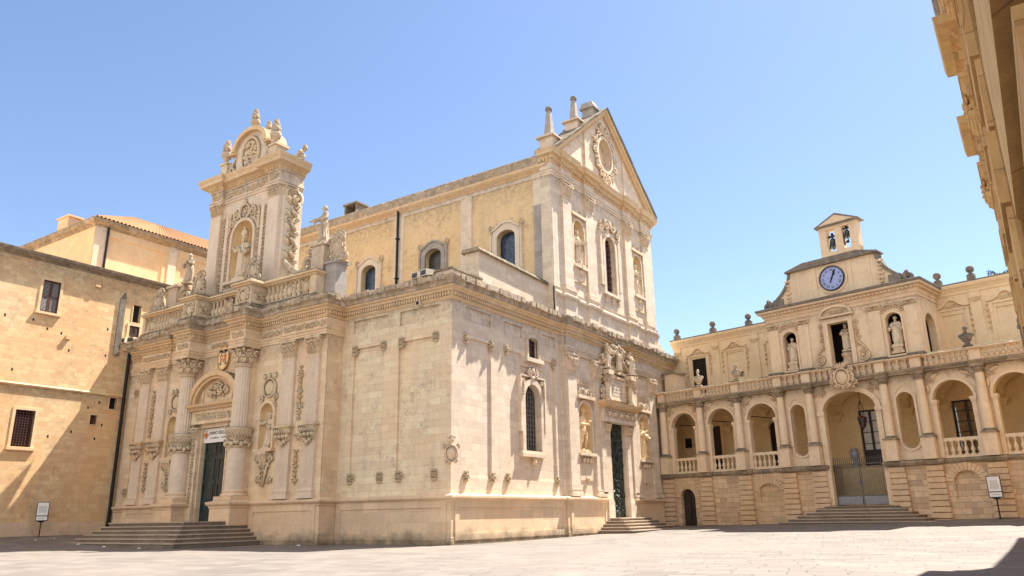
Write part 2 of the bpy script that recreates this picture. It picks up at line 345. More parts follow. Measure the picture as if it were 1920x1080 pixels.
    def tube(s, pts, r, n=6, cap=True):
        P = [Vector(p) for p in pts]; rs = r if isinstance(r, (list, tuple)) else [r]*len(P); vs = []; k = len(P)
        d = (P[1]-P[0]).normalized(); a = d.orthogonal().normalized()
        for i in range(k):
            t = (P[min(i+1, k-1)]-P[max(i-1, 0)])
            if t.length > 1e-9: t.normalize()
            else: t = d
            a = (a - t*a.dot(t)); a = a.normalized() if a.length > 1e-6 else t.orthogonal().normalized(); b = t.cross(a)
            vs += [P[i] + (a*math.cos(2*pi*j/n)+b*math.sin(2*pi*j/n))*rs[i] for j in range(n)]
        s.add(vs, [(i*n+j, i*n+(j+1) % n, (i+1)*n+(j+1) % n, (i+1)*n+j) for i in range(k-1) for j in range(n)], True)
        if cap: s.add(vs[:n], [tuple(range(n-1, -1, -1))]); s.add(vs[-n:], [tuple(range(n))])
    def blob(s, c, r, mat=None, nu=8, nv=5):
        vs, fs = sphere_t(nu, nv); c = Vector(c); r = Vector(r) if not isinstance(r, (int, float)) else Vector((r, r, r))
        out = []
        for v in vs:
            p = Vector((v.x*r.x, v.y*r.y, v.z*r.z)); out.append(c + (mat @ p if mat else p))
        s.add(out, fs, True)
    def fblob(s, F, u, d, z, ru, rd, rz, ang=0, nu=8, nv=5):
        """ellipsoid lying on a wall, turned by ang in the wall plane"""
        vs, fs = sphere_t(nu, nv); ca, sa = math.cos(ang), math.sin(ang); out = []
        for v in vs:
            a, b, c = v.x*ru, v.y*rd, v.z*rz; out.append(F(u+a*ca-c*sa, d+b, z+a*sa+c*ca))
        s.add(out, fs, True)
    def scroll(s, F, u, d, z, r, turns=1.6, th=.05, sg=1, a0=0, n=None):
        n = n or int(14*turns); pts = []; rs = []
        for i in range(n+1):
            q = i/n; a = a0 + sg*2*pi*turns*q; rr = r*(1-.85*q)
            pts.append(F(u+rr*math.cos(a), d+th*.3, z+rr*math.sin(a))); rs.append(th*(1-.45*q))
        s.tube(pts, rs, 5); s.fblob(F, u, d+th*.5, z, r*.2, th*.9, r*.2)
    def bez(s, F, pts, d, th, n=10, k=5):
        P = [Vector((a, b)) for a, b in pts]; out = []
        for i in range(n+1):
            t = i/n; Q = P[:]
            while len(Q) > 1: Q = [Q[j]*(1-t)+Q[j+1]*t for j in range(len(Q)-1)]
            out.append(F(Q[0].x, d, Q[0].y))
        s.tube(out, [th*(.6+.8*math.sin(pi*min(1, max(.0, i/n)))*.6) for i in range(n+1)], k)
    def obj(s, name, mat, parent=None, loc=None, **props):
        me = bpy.data.meshes.new(name); me.from_pydata(s.v, [], s.f)
        me.polygons.foreach_set('use_smooth', s.s); me.materials.append(mat); me.update()
        o = bpy.data.objects.new(name, me); col.objects.link(o)
        if parent: o.parent = parent
        if loc is not None: o.location = loc
        for k, v in props.items(): o[k] = v
        return o
def empty(name, label, cat, loc=(0, 0, 0), rz=0, group=None):
    o = bpy.data.objects.new(name, None); o.empty_display_size = .3; col.objects.link(o); o.location = loc; o.rotation_euler = (0, 0, rz)
    o['label'] = label; o['category'] = cat
    if group: o['group'] = group
    return o
def tag(o, label, cat, group=None):
    o['label'] = label; o['category'] = cat
    if group: o['group'] = group
    return o
def dup(o, parent, loc, rz=None, scale=None):
    c = o.copy(); col.objects.link(c); c.parent = parent; c.location = loc
    if rz is not None: c.rotation_euler = (0, 0, rz)
    if scale is not None: c.scale = scale
    return c
def rect(u0, u1, z0, z1): return [(u0, z0), (u1, z0), (u1, z1), (u0, z1)]
def arch(u0, u1, z0, zs, rise=None, n=14):
    c = (u0+u1)/2; r = (u1-u0)/2; rise = r if rise is None else rise
    return [(u0, z0), (u1, z0)] + [(c+r*math.cos(pi*i/n), zs+rise*math.sin(pi*i/n)) for i in range(n+1)]
def stadium(u0, u1, z0, z1, n=10):
    c = (u0+u1)/2; r = (u1-u0)/2
    return [(c+r*math.cos(pi+pi*i/n), z0+r+r*math.sin(pi+pi*i/n)) for i in range(n+1)] + [(c+r*math.cos(pi*i/n), z1-r+r*math.sin(pi*i/n)) for i in range(n+1)]

# ---------------------------------------------------------------- ornament kit
rnd = random.Random(7)
def leafcap(b, F, u, w, z0, z1, d):
    """pilaster capital: bell, two rows of curling leaves, corner volutes, abacus"""
    h = z1-z0
    b.box(F, u-w*.5, u+w*.5, -.02, d+.02, z0, z0+h*.06)
    b.taper(F, u-w*.46, u+w*.46, -.02, d, z0+h*.06, z1-h*.14, -w*.08, -.1)
    for row, (zz, k, o) in enumerate(((z0+h*.28, 4, .06), (z0+h*.55, 3, .12))):
        for i in range(k):
            uu = u + w*(.96)*((i+.5)/k-.5)
            b.fblob(F, uu, d+o*.5, zz, w*.42/k, .07, h*.22); b.fblob(F, uu, d+o+.05, zz+h*.16, w*.38/k, .07, h*.07)
            b.fblob(F, uu-w*.16/k, d+o+.03, zz+h*.02, w*.1/k, .05, h*.16, .25); b.fblob(F, uu+w*.16/k, d+o+.03, zz+h*.02, w*.1/k, .05, h*.16, -.25)
    for s in (-1, 1):
        b.scroll(F, u+s*w*.46, d+.12, z1-h*.24, h*.13, 1.4, h*.05, -s, pi/2)
        b.fblob(F, u+s*w*.22, d+.14, z1-h*.3, w*.1, .06, h*.12, -s*.5)
    b.fblob(F, u, d+.17, z1-h*.08, w*.1, .07, h*.09)
    b.box(F, u-w*.6, u+w*.6, -.02, d+.16, z1-h*.13, z1-h*.04); b.box(F, u-w*.56, u+w*.56, -.02, d+.11, z1-h*.04, z1)
def roundcap(b, c, r, z0, z1):
    h = z1-z0; x, y = c
    b.lathe((x, y, 0), [(r*1.02, z0), (r*1.12, z0+h*.04), (r, z0+h*.08), (r*.98, z0+h*.4), (r*1.2, z0+h*.85)], 20)
    for zz, k, o, ph in ((z0+h*.28, 8, .07, 0), (z0+h*.55, 8, .14, pi/8)):
        for i in range(k):
            a = ph+2*pi*i/k; ca, sa = math.cos(a), math.sin(a); m = Matrix.Rotation(a, 3, 'Z')
            b.blob((x+ca*(r+o*.4), y+sa*(r+o*.4), zz), (.09, r*.32, h*.21), m); b.blob((x+ca*(r+o+.07), y+sa*(r+o+.07), zz+h*.17), (.10, r*.28, h*.07), m)
            for sg in (-1, 1): b.blob((x+ca*(r+o)-sa*sg*r*.2, y+sa*(r+o)+ca*sg*r*.2, zz+h*.03), (.07, r*.1, h*.17), m)
    for i in range(4):
        a = pi/4+pi/2*i; F = Fr((x, y, 0), (math.cos(a), math.sin(a), 0), (-math.sin(a), math.cos(a), 0))
        b.scroll(F, r*1.42, 0, z1-h*.24, h*.14, 1.4, h*.06, -1, pi/2)
        b.blob((x+math.cos(a+pi/4)*r*1.25, y+math.sin(a+pi/4)*r*1.25, z1-h*.12), .09)
    s = r*1.42
    F = FN(y); b.box(F, x-s, x+s, -s, s, z1-h*.12, z1)
def garland(b, F, u, z0, z1, w, d, seed=0, step=None):
    """hanging drop of fruit, leaves, ribbons and small scrolls"""
    r = random.Random(seed); z = z1; step = step or w*.55
    b.tube([F(u, d+.02, z1), F(u, d+.02, z0)], w*.07, 5)
    k = 0
    while z > z0:
        q = (.75+.25*math.sin(k*1.9+seed))*w*.5
        for s in (-1, 1):
            b.fblob(F, u+s*q*.55, d+.04, z, q*.55, .07, q*.24, s*(.5+.3*r.random())); b.fblob(F, u+s*q*.25, d+.08, z-step*.25, q*.2, .07, q*.3, s*.4)
            if k % 3 == 1: b.scroll(F, u+s*q*.75, d+.05, z-step*.3, q*.36, 1.2, w*.06, s, pi/2)
        b.fblob(F, u, d+.08, z-step*.1, q*.26, .09, q*.3)
        z -= step; k += 1
def frieze(b, F, u0, u1, z, h, d, seed=0):
    r = random.Random(seed); n = max(1, round((u1-u0)/(h*.95))); st = (u1-u0)/n
    for i in range(n):
        c = u0+st*(i+.5); s = 1 if i % 2 else -1
        b.scroll(F, c, d, z, h*.36, 1.5, h*.11, s, r.random()*6)
        b.fblob(F, c+st*.45, d+.02, z+s*h*.2, h*.2, .075, h*.09, s*.6); b.fblob(F, c-st*.3, d+.02, z-s*h*.28, h*.16, .075, h*.08, -s*.5)
        b.fblob(F, c+st*.5, d+.03, z-s*h*.15, h*.1, .05, h*.1)
def cartouche(b, F, u, z, w, h, d, crown=True, shield=True):
    """curled shield with rolled edges, side scrolls and a crown"""
    if shield: b.fblob(F, u, d, z, w*.3, .12, h*.34, 0, 14, 8)
    n = 28; b.tube([F(u+w*.36*math.cos(2*pi*i/n), d+.06, z+h*.39*math.sin(2*pi*i/n)) for i in range(n+1)], w*.055, 6)
    for s in (-1, 1):
        b.scroll(F, u+s*w*.42, d+.05, z+h*.3, w*.16, 1.5, w*.055, -s, pi/2); b.scroll(F, u+s*w*.44, d+.05, z-h*.12, w*.14, 1.5, w*.05, s, -pi/2)
        b.scroll(F, u+s*w*.2, d+.05, z-h*.4, w*.12, 1.3, w*.045, -s, 0)
        b.fblob(F, u+s*w*.5, d+.03, z+h*.1, w*.08, .07, h*.14, s*.3); b.fblob(F, u+s*w*.33, d+.05, z-h*.36, w*.08, .07, h*.1, s*.6)
    b.fblob(F, u, d+.05, z-h*.46, w*.09, .08, h*.08)
    if crown:
        for i in range(5):
            a = (i-2)*.34; b.fblob(F, u+math.sin(a)*w*.34, d+.05, z+h*.44+math.cos(a)*h*.1, w*.06, .08, h*.1, -a)
            b.fblob(F, u+math.sin(a)*w*.38, d+.06, z+h*.47+math.cos(a)*h*.16, w*.045, .05, w*.045)
        b.box(F, u-w*.24, u+w*.24, d-.04, d+.08, z+h*.42, z+h*.47)
def mask_mb(seed):
    """grotesque head with curled hair, cheeks and a leafy collar, facing -Y at the origin, about 0.45 m"""
    b = MB(); F = FN(0); r = random.Random(seed)
    b.fblob(F, 0, .10, .02, .13, .14, .17); b.fblob(F, 0, .24, 0, .035, .05, .055)
    for s in (-1, 1):
        b.fblob(F, s*.055, .21, .05, .04, .04, .022); b.fblob(F, s*.07, .2, -.05, .05, .05, .05)
        b.scroll(F, s*.17, .06, .13, .10, 1.3, .038, s, pi/2); b.scroll(F, s*.18, .05, -.1, .09, 1.3, .034, -s, -pi/2)
        b.fblob(F, s*.1, .1, -.2, .05, .05, .10, s*.5)
    b.fblob(F, 0, .2, -.1, .05, .04, .02); b.fblob(F, 0, .12, -.22, .06, .06, .1)
    for i in range(5): b.fblob(F, (i-2)*.06, .12, .19+r.random()*.04, .045, .06, .06)
    return b
def baluster_mb(h, r, n=10):
    b = MB()
    b.box(FN(0), -r*.8, r*.8, -r*.8, r*.8, 0, h*.07)
    b.lathe((0, 0, 0), [(r*.6, h*.07), (r*.75, h*.12), (r*.5, h*.17), (r*.95, h*.3), (r*.98, h*.38), (r*.5, h*.6), (r*.4, h*.74), (r*.62, h*.78), (r*.42, h*.82), (r*.7, h*.93)], n)
    b.box(FN(0), -r*.8, r*.8, -r*.8, r*.8, h*.93, h)
    return b
def flute_strip(b, F, u0, u1, d, z0, z1, k=5):
    """fluted pilaster shaft: flat fillets and round grooves"""
    w = (u1-u0)/k; prof = [(u0, -.02), (u0, d)]
    for i in range(k):
        a = u0+i*w
        for q in range(7):
            t = q/6; prof.append((a+w*(.14+.72*t), d-.055*math.sin(pi*t)))
    prof += [(u1, d), (u1, -.02)]; n = len(prof)
    vs = [F(u, dd, z0) for u, dd in prof]+[F(u, dd, z1) for u, dd in prof]
    b.add(vs, [(i, i+1, n+i+1, n+i) for i in range(n-1)]); b.box(F, u0, u1, -.02, d, z1, z1+.08); b.box(F, u0, u1, -.02, d, z0-.08, z0)
def pil_base(b, F, u, w, z0, z1, d):
    h = z1-z0
    b.box(F, u-w*.62, u+w*.62, -.02, d+.12, z0, z0+h*.45); b.box(F, u-w*.57, u+w*.57, -.02, d+.08, z0+h*.45, z0+h*.68); b.box(F, u-w*.53, u+w*.53, -.02, d+.03, z0+h*.68, z0+h*.8); b.box(F, u-w*.55, u+w*.55, -.02, d+.06, z0+h*.8, z1)
def niche(name, parent, F, u0, u1, z0, zs, depth, m_in, m_fr, wd=.14, pr=.09, wall_d=0, rise=None):
    """half-round recess with a shell head, its moulded frame and sill"""
    b = MB(); c = (u0+u1)/2; r = (u1-u0)/2; n = 12; k = 6; rise = r if rise is None else rise
    g = [[F(c-r*math.cos(pi*i/n), wall_d-depth*math.sin(pi*i/n), z) for i in range(n+1)] for z in (z0, zs)]
    for j in range(1, k+1):
        a = pi/2*j/k; g.append([F(c-r*math.cos(pi*i/n)*math.cos(a), wall_d-depth*math.sin(pi*i/n)*math.cos(a), zs+rise*math.sin(a)) for i in range(n+1)])
    vs = [p for row in g for p in row]; m = n+1
    b.add(vs, [(j*m+i, j*m+i+1, (j+1)*m+i+1, (j+1)*m+i) for j in range(len(g)-1) for i in range(n)], True)
    b.add([F(u0, wall_d, z0)]+[F(c-r*math.cos(pi*i/n), wall_d-depth*math.sin(pi*i/n), z0) for i in range(n+1)], [tuple(range(n+2))])
    o = b.obj(name, m_in, parent)
    f = MB(); f.frame(F, arch(u0, u1, z0, zs, rise), wd, wall_d-.01, wall_d+pr); f.box(F, u0-wd*1.5, u1+wd*1.5, wall_d-.02, wall_d+pr+.14, z0-.16, z0+.003)
    f.obj('niche_frame', m_fr, o)
    return o
# ================================================================ CATHEDRAL
ch = empty('cathedral', 'baroque limestone cathedral with carved gable tower, yellow clerestory and gabled west front', 'cathedral')
GN = FN(0); GB = FN(-1.1); GW = FW(0); GW2 = FW(.15)
XC = -16.3                                                      # axis of the north front
COLX = (-18.87, -13.7)
def pol(*p): return list(p)

# --- lower walls
b = MB()
b.wall(GN, rect(-7.5, 0, -.8, 12.0), [], 0, .3, [(rect(-6.75, -4.27, 10.78, 11.5), []), (rect(-3.42, -.8, 10.76, 11.5), []), (rect(-6.65, -4.45, 3.05, 9.95), []), (rect(-3.45, -1.0, 3.05, 9.9), [])], .12)
b.obj('north_transept_wall', M['cream'], ch)
b = MB()
wb = arch(6.35, 7.95, 4.6, 7.45, .8); ws = arch(6.8, 7.85, 9.75, 10.75, .18)
notch = [(4.6, 3.05), (9.7, 3.05), (9.7, 9.85), (8.45, 9.85), (8.45, 9.2), (6.2, 9.2), (6.2, 9.85), (4.6, 9.85)]
b.wall(GW, rect(0, 10.4, -.8, 12.0), [ws], 0, .26, [(rect(1.15, 3.3, 3.05, 9.9), []), (notch, [wb]), (rect(1.15, 3.3, 10.76, 11.5), []), (rect(4.5, 6.3, 10.76, 11.4), []), (rect(8.45, 9.9, 10.76, 11.4), [])], .09)
b.wall(GW2, rect(10.4, 27.6, -.8, 12.0), [rect(15.95, 18.25, .6, 6.95)], 0, .6, nh=[arch(12.0, 13.7, 4.8, 7.0), arch(20.5, 22.2, 4.8, 7.0)])
b.box(GW2, 10.4, 10.42, -.15, 0, -.8, 12.0)
b.obj('west_transept_wall', M['west'], ch)
b = MB()
b.wall(GB, rect(-24.95, -7.5, -.8, 12.0), [rect(-17.65, -14.95, 1.0, 6.6)], 0, .55, nh=[arch(-12.47, -11.43, 4.95, 6.9), arch(-21.17, -20.13, 4.95, 6.9)])
b.box(FN(0), -7.52, -7.5, 0, 1.1, -.8, 12.0); b.box(FN(0), -24.95, -24.93, .4, 1.1, -.8, 12)
b.wall(FN(-.4), rect(-27.48, -24.95, -.8, 12.0), [], 0, .3, [(rect(-26.4, -25.3, 10.4, 11.4), []), (rect(-26.2, -25.2, 3.1, 9.6), [])], .06)
b.obj('north_front_wall', M['facade'], ch)
# --- body behind the walls, terraces and roofs
b = MB(); F0 = FN(0)
b.hexa([Vector(p) for p in ((-27.4, .6, -.8), (-.6, .6, -.8), (-.6, 30, -.8), (-27.4, 30, -.8), (-27.4, .6, 12.7), (-.6, .6, 12.7), (-.6, 30, 12.7), (-27.4, 30, 12.7))])
b.obj('rear_walls', M['render'], ch)
b = MB()
b.add([(-27.4, -1.0, 12.86), (-7.4, -1.0, 12.86), (-7.4, .1, 12.86), (-.1, .1, 12.86), (-.1, 27.6, 12.86), (-27.4, 27.6, 12.86)], [(0, 1, 2, 3, 4, 5)])
b.obj('terrace_roof', M['lichen'], ch)

# --- plinth and cornices
pl_l = [(-27.48, -.4), (-24.95, -.4), (-24.95, -1.1), (-19.62, -1.1), (-19.62, -2.3), (-18.12, -2.3), (-18.12, -1.1)]
pl_r = [(-14.45, -1.1), (-14.45, -2.3), (-12.95, -2.3), (-12.95, -1.1), (-7.5, -1.1), (-7.5, 0), (0, 0), (0, 10.4), (.15, 10.4), (.15, 15.2)]
pl_f = [(.15, 19.0), (.15, 27.5)]
pp = [(.14, -.8), (.14, .34), (.12, .36), (.12, 1.86), (.16, 1.9), (.18, 1.98), (.27, 2.06), (.30, 2.1), (.30, 2.2), (.05, 2.26), (-.05, 2.3)]
for k, path in enumerate((pl_l, pl_r, pl_f)):
    b = MB(); b.molding(path, pp)
    if k == 1:
        for (F, u0, u1) in ((GN, -7.0, -.45), (GW, .45, 9.95), (GW2, 10.9, 14.8), (GB, -12.4, -7.95)):
            b.frame(F, rect(u0, u1, .5, 1.66), .3, .1, .165)
    if k == 0: b.frame(GB, rect(-24.5, -20.1, 1.3, 1.75), .2, .1, .165)
    b.obj('plinth', M['plinth'], ch)
for cx in COLX:       # fill behind pedestals up to the column base
    b = MB(); b.box(FN(-1.1), cx-.7, cx+.7, .1, 1.2, .5, 2.28); b.obj('pedestal_core', M['plinth'], ch)
cor = [(-27.48, -.4), (-24.95, -.4), (-24.95, -1.1), (-24.65, -1.1), (-24.65, -1.26), (-21.65, -1.26), (-21.65, -1.1), (-19.5, -1.1), (-19.5, -2.2), (-18.24, -2.2), (-18.24, -1.1), (-14.33, -1.1), (-14.33, -2.2), (-13.07, -2.2), (-13.07, -1.1),
       (-10.95, -1.1), (-10.95, -1.26), (-7.5, -1.26), (-7.5, 0), (0, 0), (0, 10.4), (.15, 10.4), (.15, 10.75), (.28, 10.75), (.28, 15.1), (.15, 15.1), (.15, 19.1), (.28, 19.1), (.28, 23.5), (.15, 23.5), (.15, 27.6)]
b = MB()
b.molding(cor, [(-.3, 11.62), (.05, 11.66), (.07, 11.72), (.12, 11.74), (.12, 11.80), (.08, 11.82), (.08, 12.02), (.20, 12.06), (.22, 12.16), (.34, 12.22), (.36, 12.3), (.36, 12.32), (-.3, 12.34)])
b.dentils(cor, .17, .085, .06, .2, 11.84, 12.02)
b.obj('cornice', M['cornice'], ch)
b = MB()
b.molding(cor, [(-.3, 12.323), (.42, 12.325), (.44, 12.5), (.48, 12.54), (.54, 12.62), (.57, 12.72), (.57, 12.78), (.3, 12.86), (-.5, 12.93)])
rr = random.Random(21)
for a, e in zip(cor[:-1], cor[1:]):      # worn upright edge slabs of the crown
    a = Vector(a); e = Vector(e); L = (e-a).length
    if L < .9: continue
    t = (e-a)/L; F_ = Fr((a.x, a.y, 0), (t.x, t.y, 0), (t.y, -t.x, 0)); s_ = 0
    while s_ < L-.15:
        q = rr.uniform(.16, .42)
        if rr.random() < .82: b.box(F_, s_+.01, min(L, s_+q), .3, rr.uniform(.56, .66), 12.56+rr.uniform(-.03, .03), 12.84+rr.uniform(-.03, .05))
        s_ += q
b.obj('cornice_crown', M['crown'], ch)
# entablature of the north front (architrave and carved frieze)
ent = [p for p in cor if p[0] < -7.4]; ent_l = ent
b = MB()
b.molding(ent_l, [(-.3, 10.70), (.06, 10.72), (.06, 10.84), (.10, 10.86), (.10, 10.98), (.16, 11.02), (.16, 11.08), (.05, 11.1), (.05, 11.63), (-.3, 11.64)])
e = b.obj('entablature', M['facade'], ch)
b = MB()
for y_, u0, u1, h_, sd_ in ((-1.16, -13.0, -11.0, .42, 1), (-1.31, -10.9, -7.55, .42, 2), (-2.25, -14.2, -13.2, .42, 3), (-2.25, -19.4, -18.35, .42, 4), (-1.31, -24.6, -21.7, .42, 5), (-1.16, -17.6, -15.0, .36, 6)):
    b = MB(); frieze(b, FN(y_), u0, u1, 11.35, h_, .02, sd_); b.obj('frieze_relief', M['carve'], e)
b = MB(); wcor = [p for p in cor if p[1] > 10.3]
b.molding(wcor, [(-.3, 10.66), (.05, 10.68), (.05, 10.78), (.09, 10.8), (.09, 10.9), (.16, 10.95), (.16, 11.02), (.04, 11.06), (.04, 11.64), (-.3, 11.65)])
b.obj('entablature', M['west'], ch)

# --- grotesque masks on the plain bays (each its own part)
mk = [mask_mb(s) for s in (1, 2, 3)]; mme = []
for q in mk:
    o = q.obj('mask', M['carve'], ch); mme.append(o.data); bpy.data.objects.remove(o)
def put_mask(F, u, z, d, k, s=1.0):
    o = bpy.data.objects.new('mask', mme[k % 3]); col.objects.link(o); o.parent = ch; o.location = F(u, d, z)
    o.rotation_euler = (0, 0, math.atan2(F.out.x, -F.out.y)); o.scale = (s, s, s)
k = 0
for u in (-6.55, -4.5, -3.25, -1.0):
    for z in (9.85, 3.18): put_mask(GN, u, z, -.02, k, .95); k += 1
for u in (1.1, 3.3, 4.65, 9.6):
    for z in (9.82, 3.1): put_mask(GW, u, z, -.02, k, .95); k += 1
for u in (-26.4, -25.3):
    for z in (9.5, 3.1): put_mask(FN(-.4), u, z, -.01, k, .9); k += 1
b = MB()
FC = Fr((0, 0, 0), (.707, .707, 0), (.707, -.707, 0))
b.fblob(FC, 0, .06, 4.1, .26, .1, .36); b.tube([FC(.3*math.cos(2*pi*i/20), .1, 4.1+.38*math.sin(2*pi*i/20)) for i in range(21)], .05, 5)
for s in (-1, 1): b.scroll(FC, s*.3, .0, 4.42, .13, 1.4, .045, -s, pi/2); b.scroll(FC, s*.22, .02, 3.72, .1, 1.3, .04, s, 0)
b.fblob(FC, 0, .16, 4.72, .13, .14, .17); b.fblob(FC, 0, .29, 4.7, .03, .05, .05)
for i in range(7): b.fblob(FC, (i-3)*.055, .14, 4.86+.03*math.cos(i-3), .06, .08, .07)
b.obj('corner_shield', M['carve_w'], ch)

# --- windows of the plain bay on the west side
b = MB(); b.frame(GW, wb, .30, -.1, .12); b.box(GW, 5.9, 8.4, -.09, .2, 4.28, 4.46); b.box(GW, 5.95, 8.35, -.09, .13, 4.46, 4.6)
for s in (-1, 1): b.box(GW, 7.15+s*1.22-.08, 7.15+s*1.22+.08, -.09, .16, 5.6, 8.5); 
b.frame(GW, [(5.95, 8.2), (5.95, 8.62), (8.35, 8.62), (8.35, 8.2)], .08, -.09, .14, False)
win = b.obj('window', M['west'], ch)
b = MB()
for s in (-1, 1): b.scroll(GW, 7.15+s*.28, .1, 8.88, .22, 1.5, .07, -s, pi/2); b.scroll(GW, 7.15+s*.95, .08, 8.36, .16, 1.4, .05, s, 0); q = MB(); garland(q, GW, 7.15+s*1.05, 7.6, 8.3, .2, .1, 3); q.obj('side_drop', M['carve_w'], win)
b.fblob(GW, 7.15, .1, 9.02, .16, .12, .22); b.fblob(GW, 7.15, .1, 8.62, .2, .1, .14); b.obj('window_crest', M['carve_w'], win)
b = MB(); b.fblob(GW, 7.15, .1, 4.0, .14, .14, .2); garland(b, GW, 7.15, 3.75, 4.15, .3, .06, 2); b.obj('sill_drop', M['carve_w'], win)
b = MB(); b.fill(GW, arch(6.3, 8.0, 4.5, 7.4, .85), [], -.31); b.obj('pane', M['leadglass'], win)
b = MB()
for i in range(1, 6): b.box(GW, 6.35+i*.267-.012, 6.35+i*.267+.012, -.30, -.26, 4.6, 8.15 if i in (2, 3, 4) else 7.9)
for i in range(13): b.box(GW, 6.38, 7.92, -.30, -.26, 4.75+i*.26-.011, 4.75+i*.26+.011)
b.obj('grille', M['lead'], win)
b = MB(); b.frame(GW, ws, .2, -.05, .13); b.box(GW, 6.45, 8.2, -.03, .24, 9.5, 9.72)
win = b.obj('window', M['west'], ch)
b = MB(); b.fill(GW, rect(6.75, 7.9, 9.7, 11), [], -.22); b.obj('pane', M['purpleglass'], win)
b = MB()
for u in (6.85, 7.32, 7.8): b.box(GW, u-.03, u+.03, -.21, -.15, 9.75, 10.9)
for z in (9.8, 10.2, 10.6): b.box(GW, 6.82, 7.83, -.21, -.16, z-.02, z+.02)
b.obj('sash', M['redwood'], win)

# --- pilasters of the west section
def pilaster(F, u, w, z0, z1, d, zc, mat, matc, flutes=0, zb=.42, parent=None):
    b = MB()
    if flutes: flute_strip(b, F, u-w/2, u+w/2, d, z0+zb+.08, zc-.08, flutes)
    else: b.box(F, u-w/2, u+w/2, -.02, d, z0+zb, zc); b.box(F, u-w*.54, u+w*.54, -.02, d+.03, zc-.1, zc-.03)
    o = b.obj('pilaster', mat, parent or ch)
    c = MB(); leafcap(c, F, u, w, zc, z1, d); c.obj('capital', matc, o)
    c = MB(); pil_base(c, F, u, w, z0, z0+zb, d); c.obj('pilaster_base', mat, o)
    return o
for u in (11.3, 14.5, 19.75, 22.95): pilaster(GW2, u, 1.05, 2.27, 10.68, .16, 9.45, M['west'], M['carve_w'])
for u in (12.85, 21.35):
    n_ = niche('niche', ch, GW2, u-.85, u+.85, 4.8, 7.0, .6, M['niche'], M['west'], .15, .12)
    b = MB(); b.box(GW2, u-1.05, u+1.05, -.02, .28, 8.05, 8.25)
    for s in (-1, 1): b.scroll(GW2, u+s*.55, .1, 8.42, .2, 1.4, .07, -s, pi/2); b.scroll(GW2, u+s*.95, .06, 7.6, .14, 1.3, .05, s, 0)
    b.fblob(GW2, u, .14, 8.45, .2, .12, .22); b.fblob(GW2, u+.35, .12, 8.62, .14, .1, .12); b.fblob(GW2, u-.35, .12, 8.62, .14, .1, .12)
    q = MB(); q.box(GW2, u-.6, u+.6, -.02, .08, 4.5, 4.64)
    for s in (-1, 0, 1): q.fblob(GW2, u+s*.4, .1, 4.4, .13, .12, .2)
    q.obj('niche_console', M['carve_w'], n_)
    q = MB(); q.box(GW2, u-.75, u+.75, -.02, .05, 3.2, 4.2); garland(q, GW2, u, 3.0, 3.3, .8, .06, 4); q.obj('relief_panel', M['carve_w'], n_)
    q = MB(); q.box(GW2, u-.75, u+.75, -.02, .06, 8.9, 9.25); frieze(q, GW2, u-.6, u+.6, 9.08, .26, .06, 3); q.obj('relief_panel', M['carve_w'], n_)
    b.obj('niche_ornament', M['carve_w'], n_)

# --- west portal
F = GW2
b = MB()
for s in (-1, 1):
    u = 17.1+s*1.55; b.box(F, u-.34, u+.34, -.02, .16, 1.0, 6.2); b.box(F, u-.4, u+.4, -.02, .24, .6, 2.0); b.box(F, u-.37, u+.37, -.02, .2, 2.0, 2.15)
    b.box(F, 17.1+s*2.25-.28, 17.1+s*2.25+.28, -.02, .24, 2.3, 6.9)
    b.box(F, 17.1+s*1.14-.07, 17.1+s*1.14+.07, -.3, .12, .9, 6.9)
b.box(F, 14.75, 19.45, -.02, .44, 6.9, 7.1); b.box(F, 14.8, 19.4, -.02, .38, 7.1, 7.75)
por = b.obj('portal', M['west'], ch)
b = MB(); b.molding([(.15, 14.7), (.55, 14.7), (.55, 19.5), (.15, 19.5)], [(-.1, 7.75), (.05, 7.77), (.1, 7.86), (.28, 7.95), (.34, 8.08), (.38, 8.16), (.1, 8.22), (-.4, 8.24)]); b.dentils([(.55, 14.7), (.55, 19.5)], .2, .1, .04, .14, 7.78, 7.88); b.obj('portal_cornice', M['cornice'], por)
b = MB()
for s in (-1, 1): leafcap(b, F, 17.1+s*1.55, .66, 6.2, 6.95, .16)
frieze(b, F, 14.9, 19.3, 7.42, .5, .4, 8)
for i in range(5): b.fblob(F, 15.4+i*.85, .44, 7.45, .15, .12, .19)
b.obj('portal_carving', M['carve_w'], por)
b = MB()   # inscription panel, side columns and pediment
b.box(F, 15.85, 18.35, -.02, .22, 8.25, 10.05); b.frame(F, rect(16.05, 18.15, 8.5, 9.85), .12, .2, .32)
for s in (-1, 1):
    u = 17.1+s*1.65; b.lathe(F(u, .38, 0), [(.3, 8.24), (.3, 8.4), (.24, 8.5), (.22, 9.6), (.26, 9.7)], 14); b.box(F, u-.36, u+.36, -.02, .72, 9.95, 10.2)
b.box(F, 15.1, 19.1, -.02, .3, 10.2, 10.38)
for s in (-1, 1):
    b.hexa([F(17.1+s*2.1, -.02, 10.25), F(17.1+s*2.1, .42, 10.25), F(17.1, .42, 11.62), F(17.1, -.02, 11.62), F(17.1+s*2.1, -.02, 10.38), F(17.1+s*2.1, .42, 10.38), F(17.1, .42, 11.78), F(17.1, -.02, 11.78)])
b.obj('portal_pediment', M['carve_w'], por)
b = MB()
for s in (-1, 1):
    u = 17.1+s*1.65; roundcap(b, tuple(F(u, .38, 0))[:2], .24, 9.4, 9.98)
    for z in (8.5, 8.9): b.scroll(F, 17.1+s*2.2, .25, z, .26, 1.5, .09, s, pi/2)
    garland(b, F, 17.1+s*1.2, 8.5, 9.8, .3, .25, 6); b.obj('panel_carving', M['carve_w'], por); b = MB()
rr = random.Random(31)
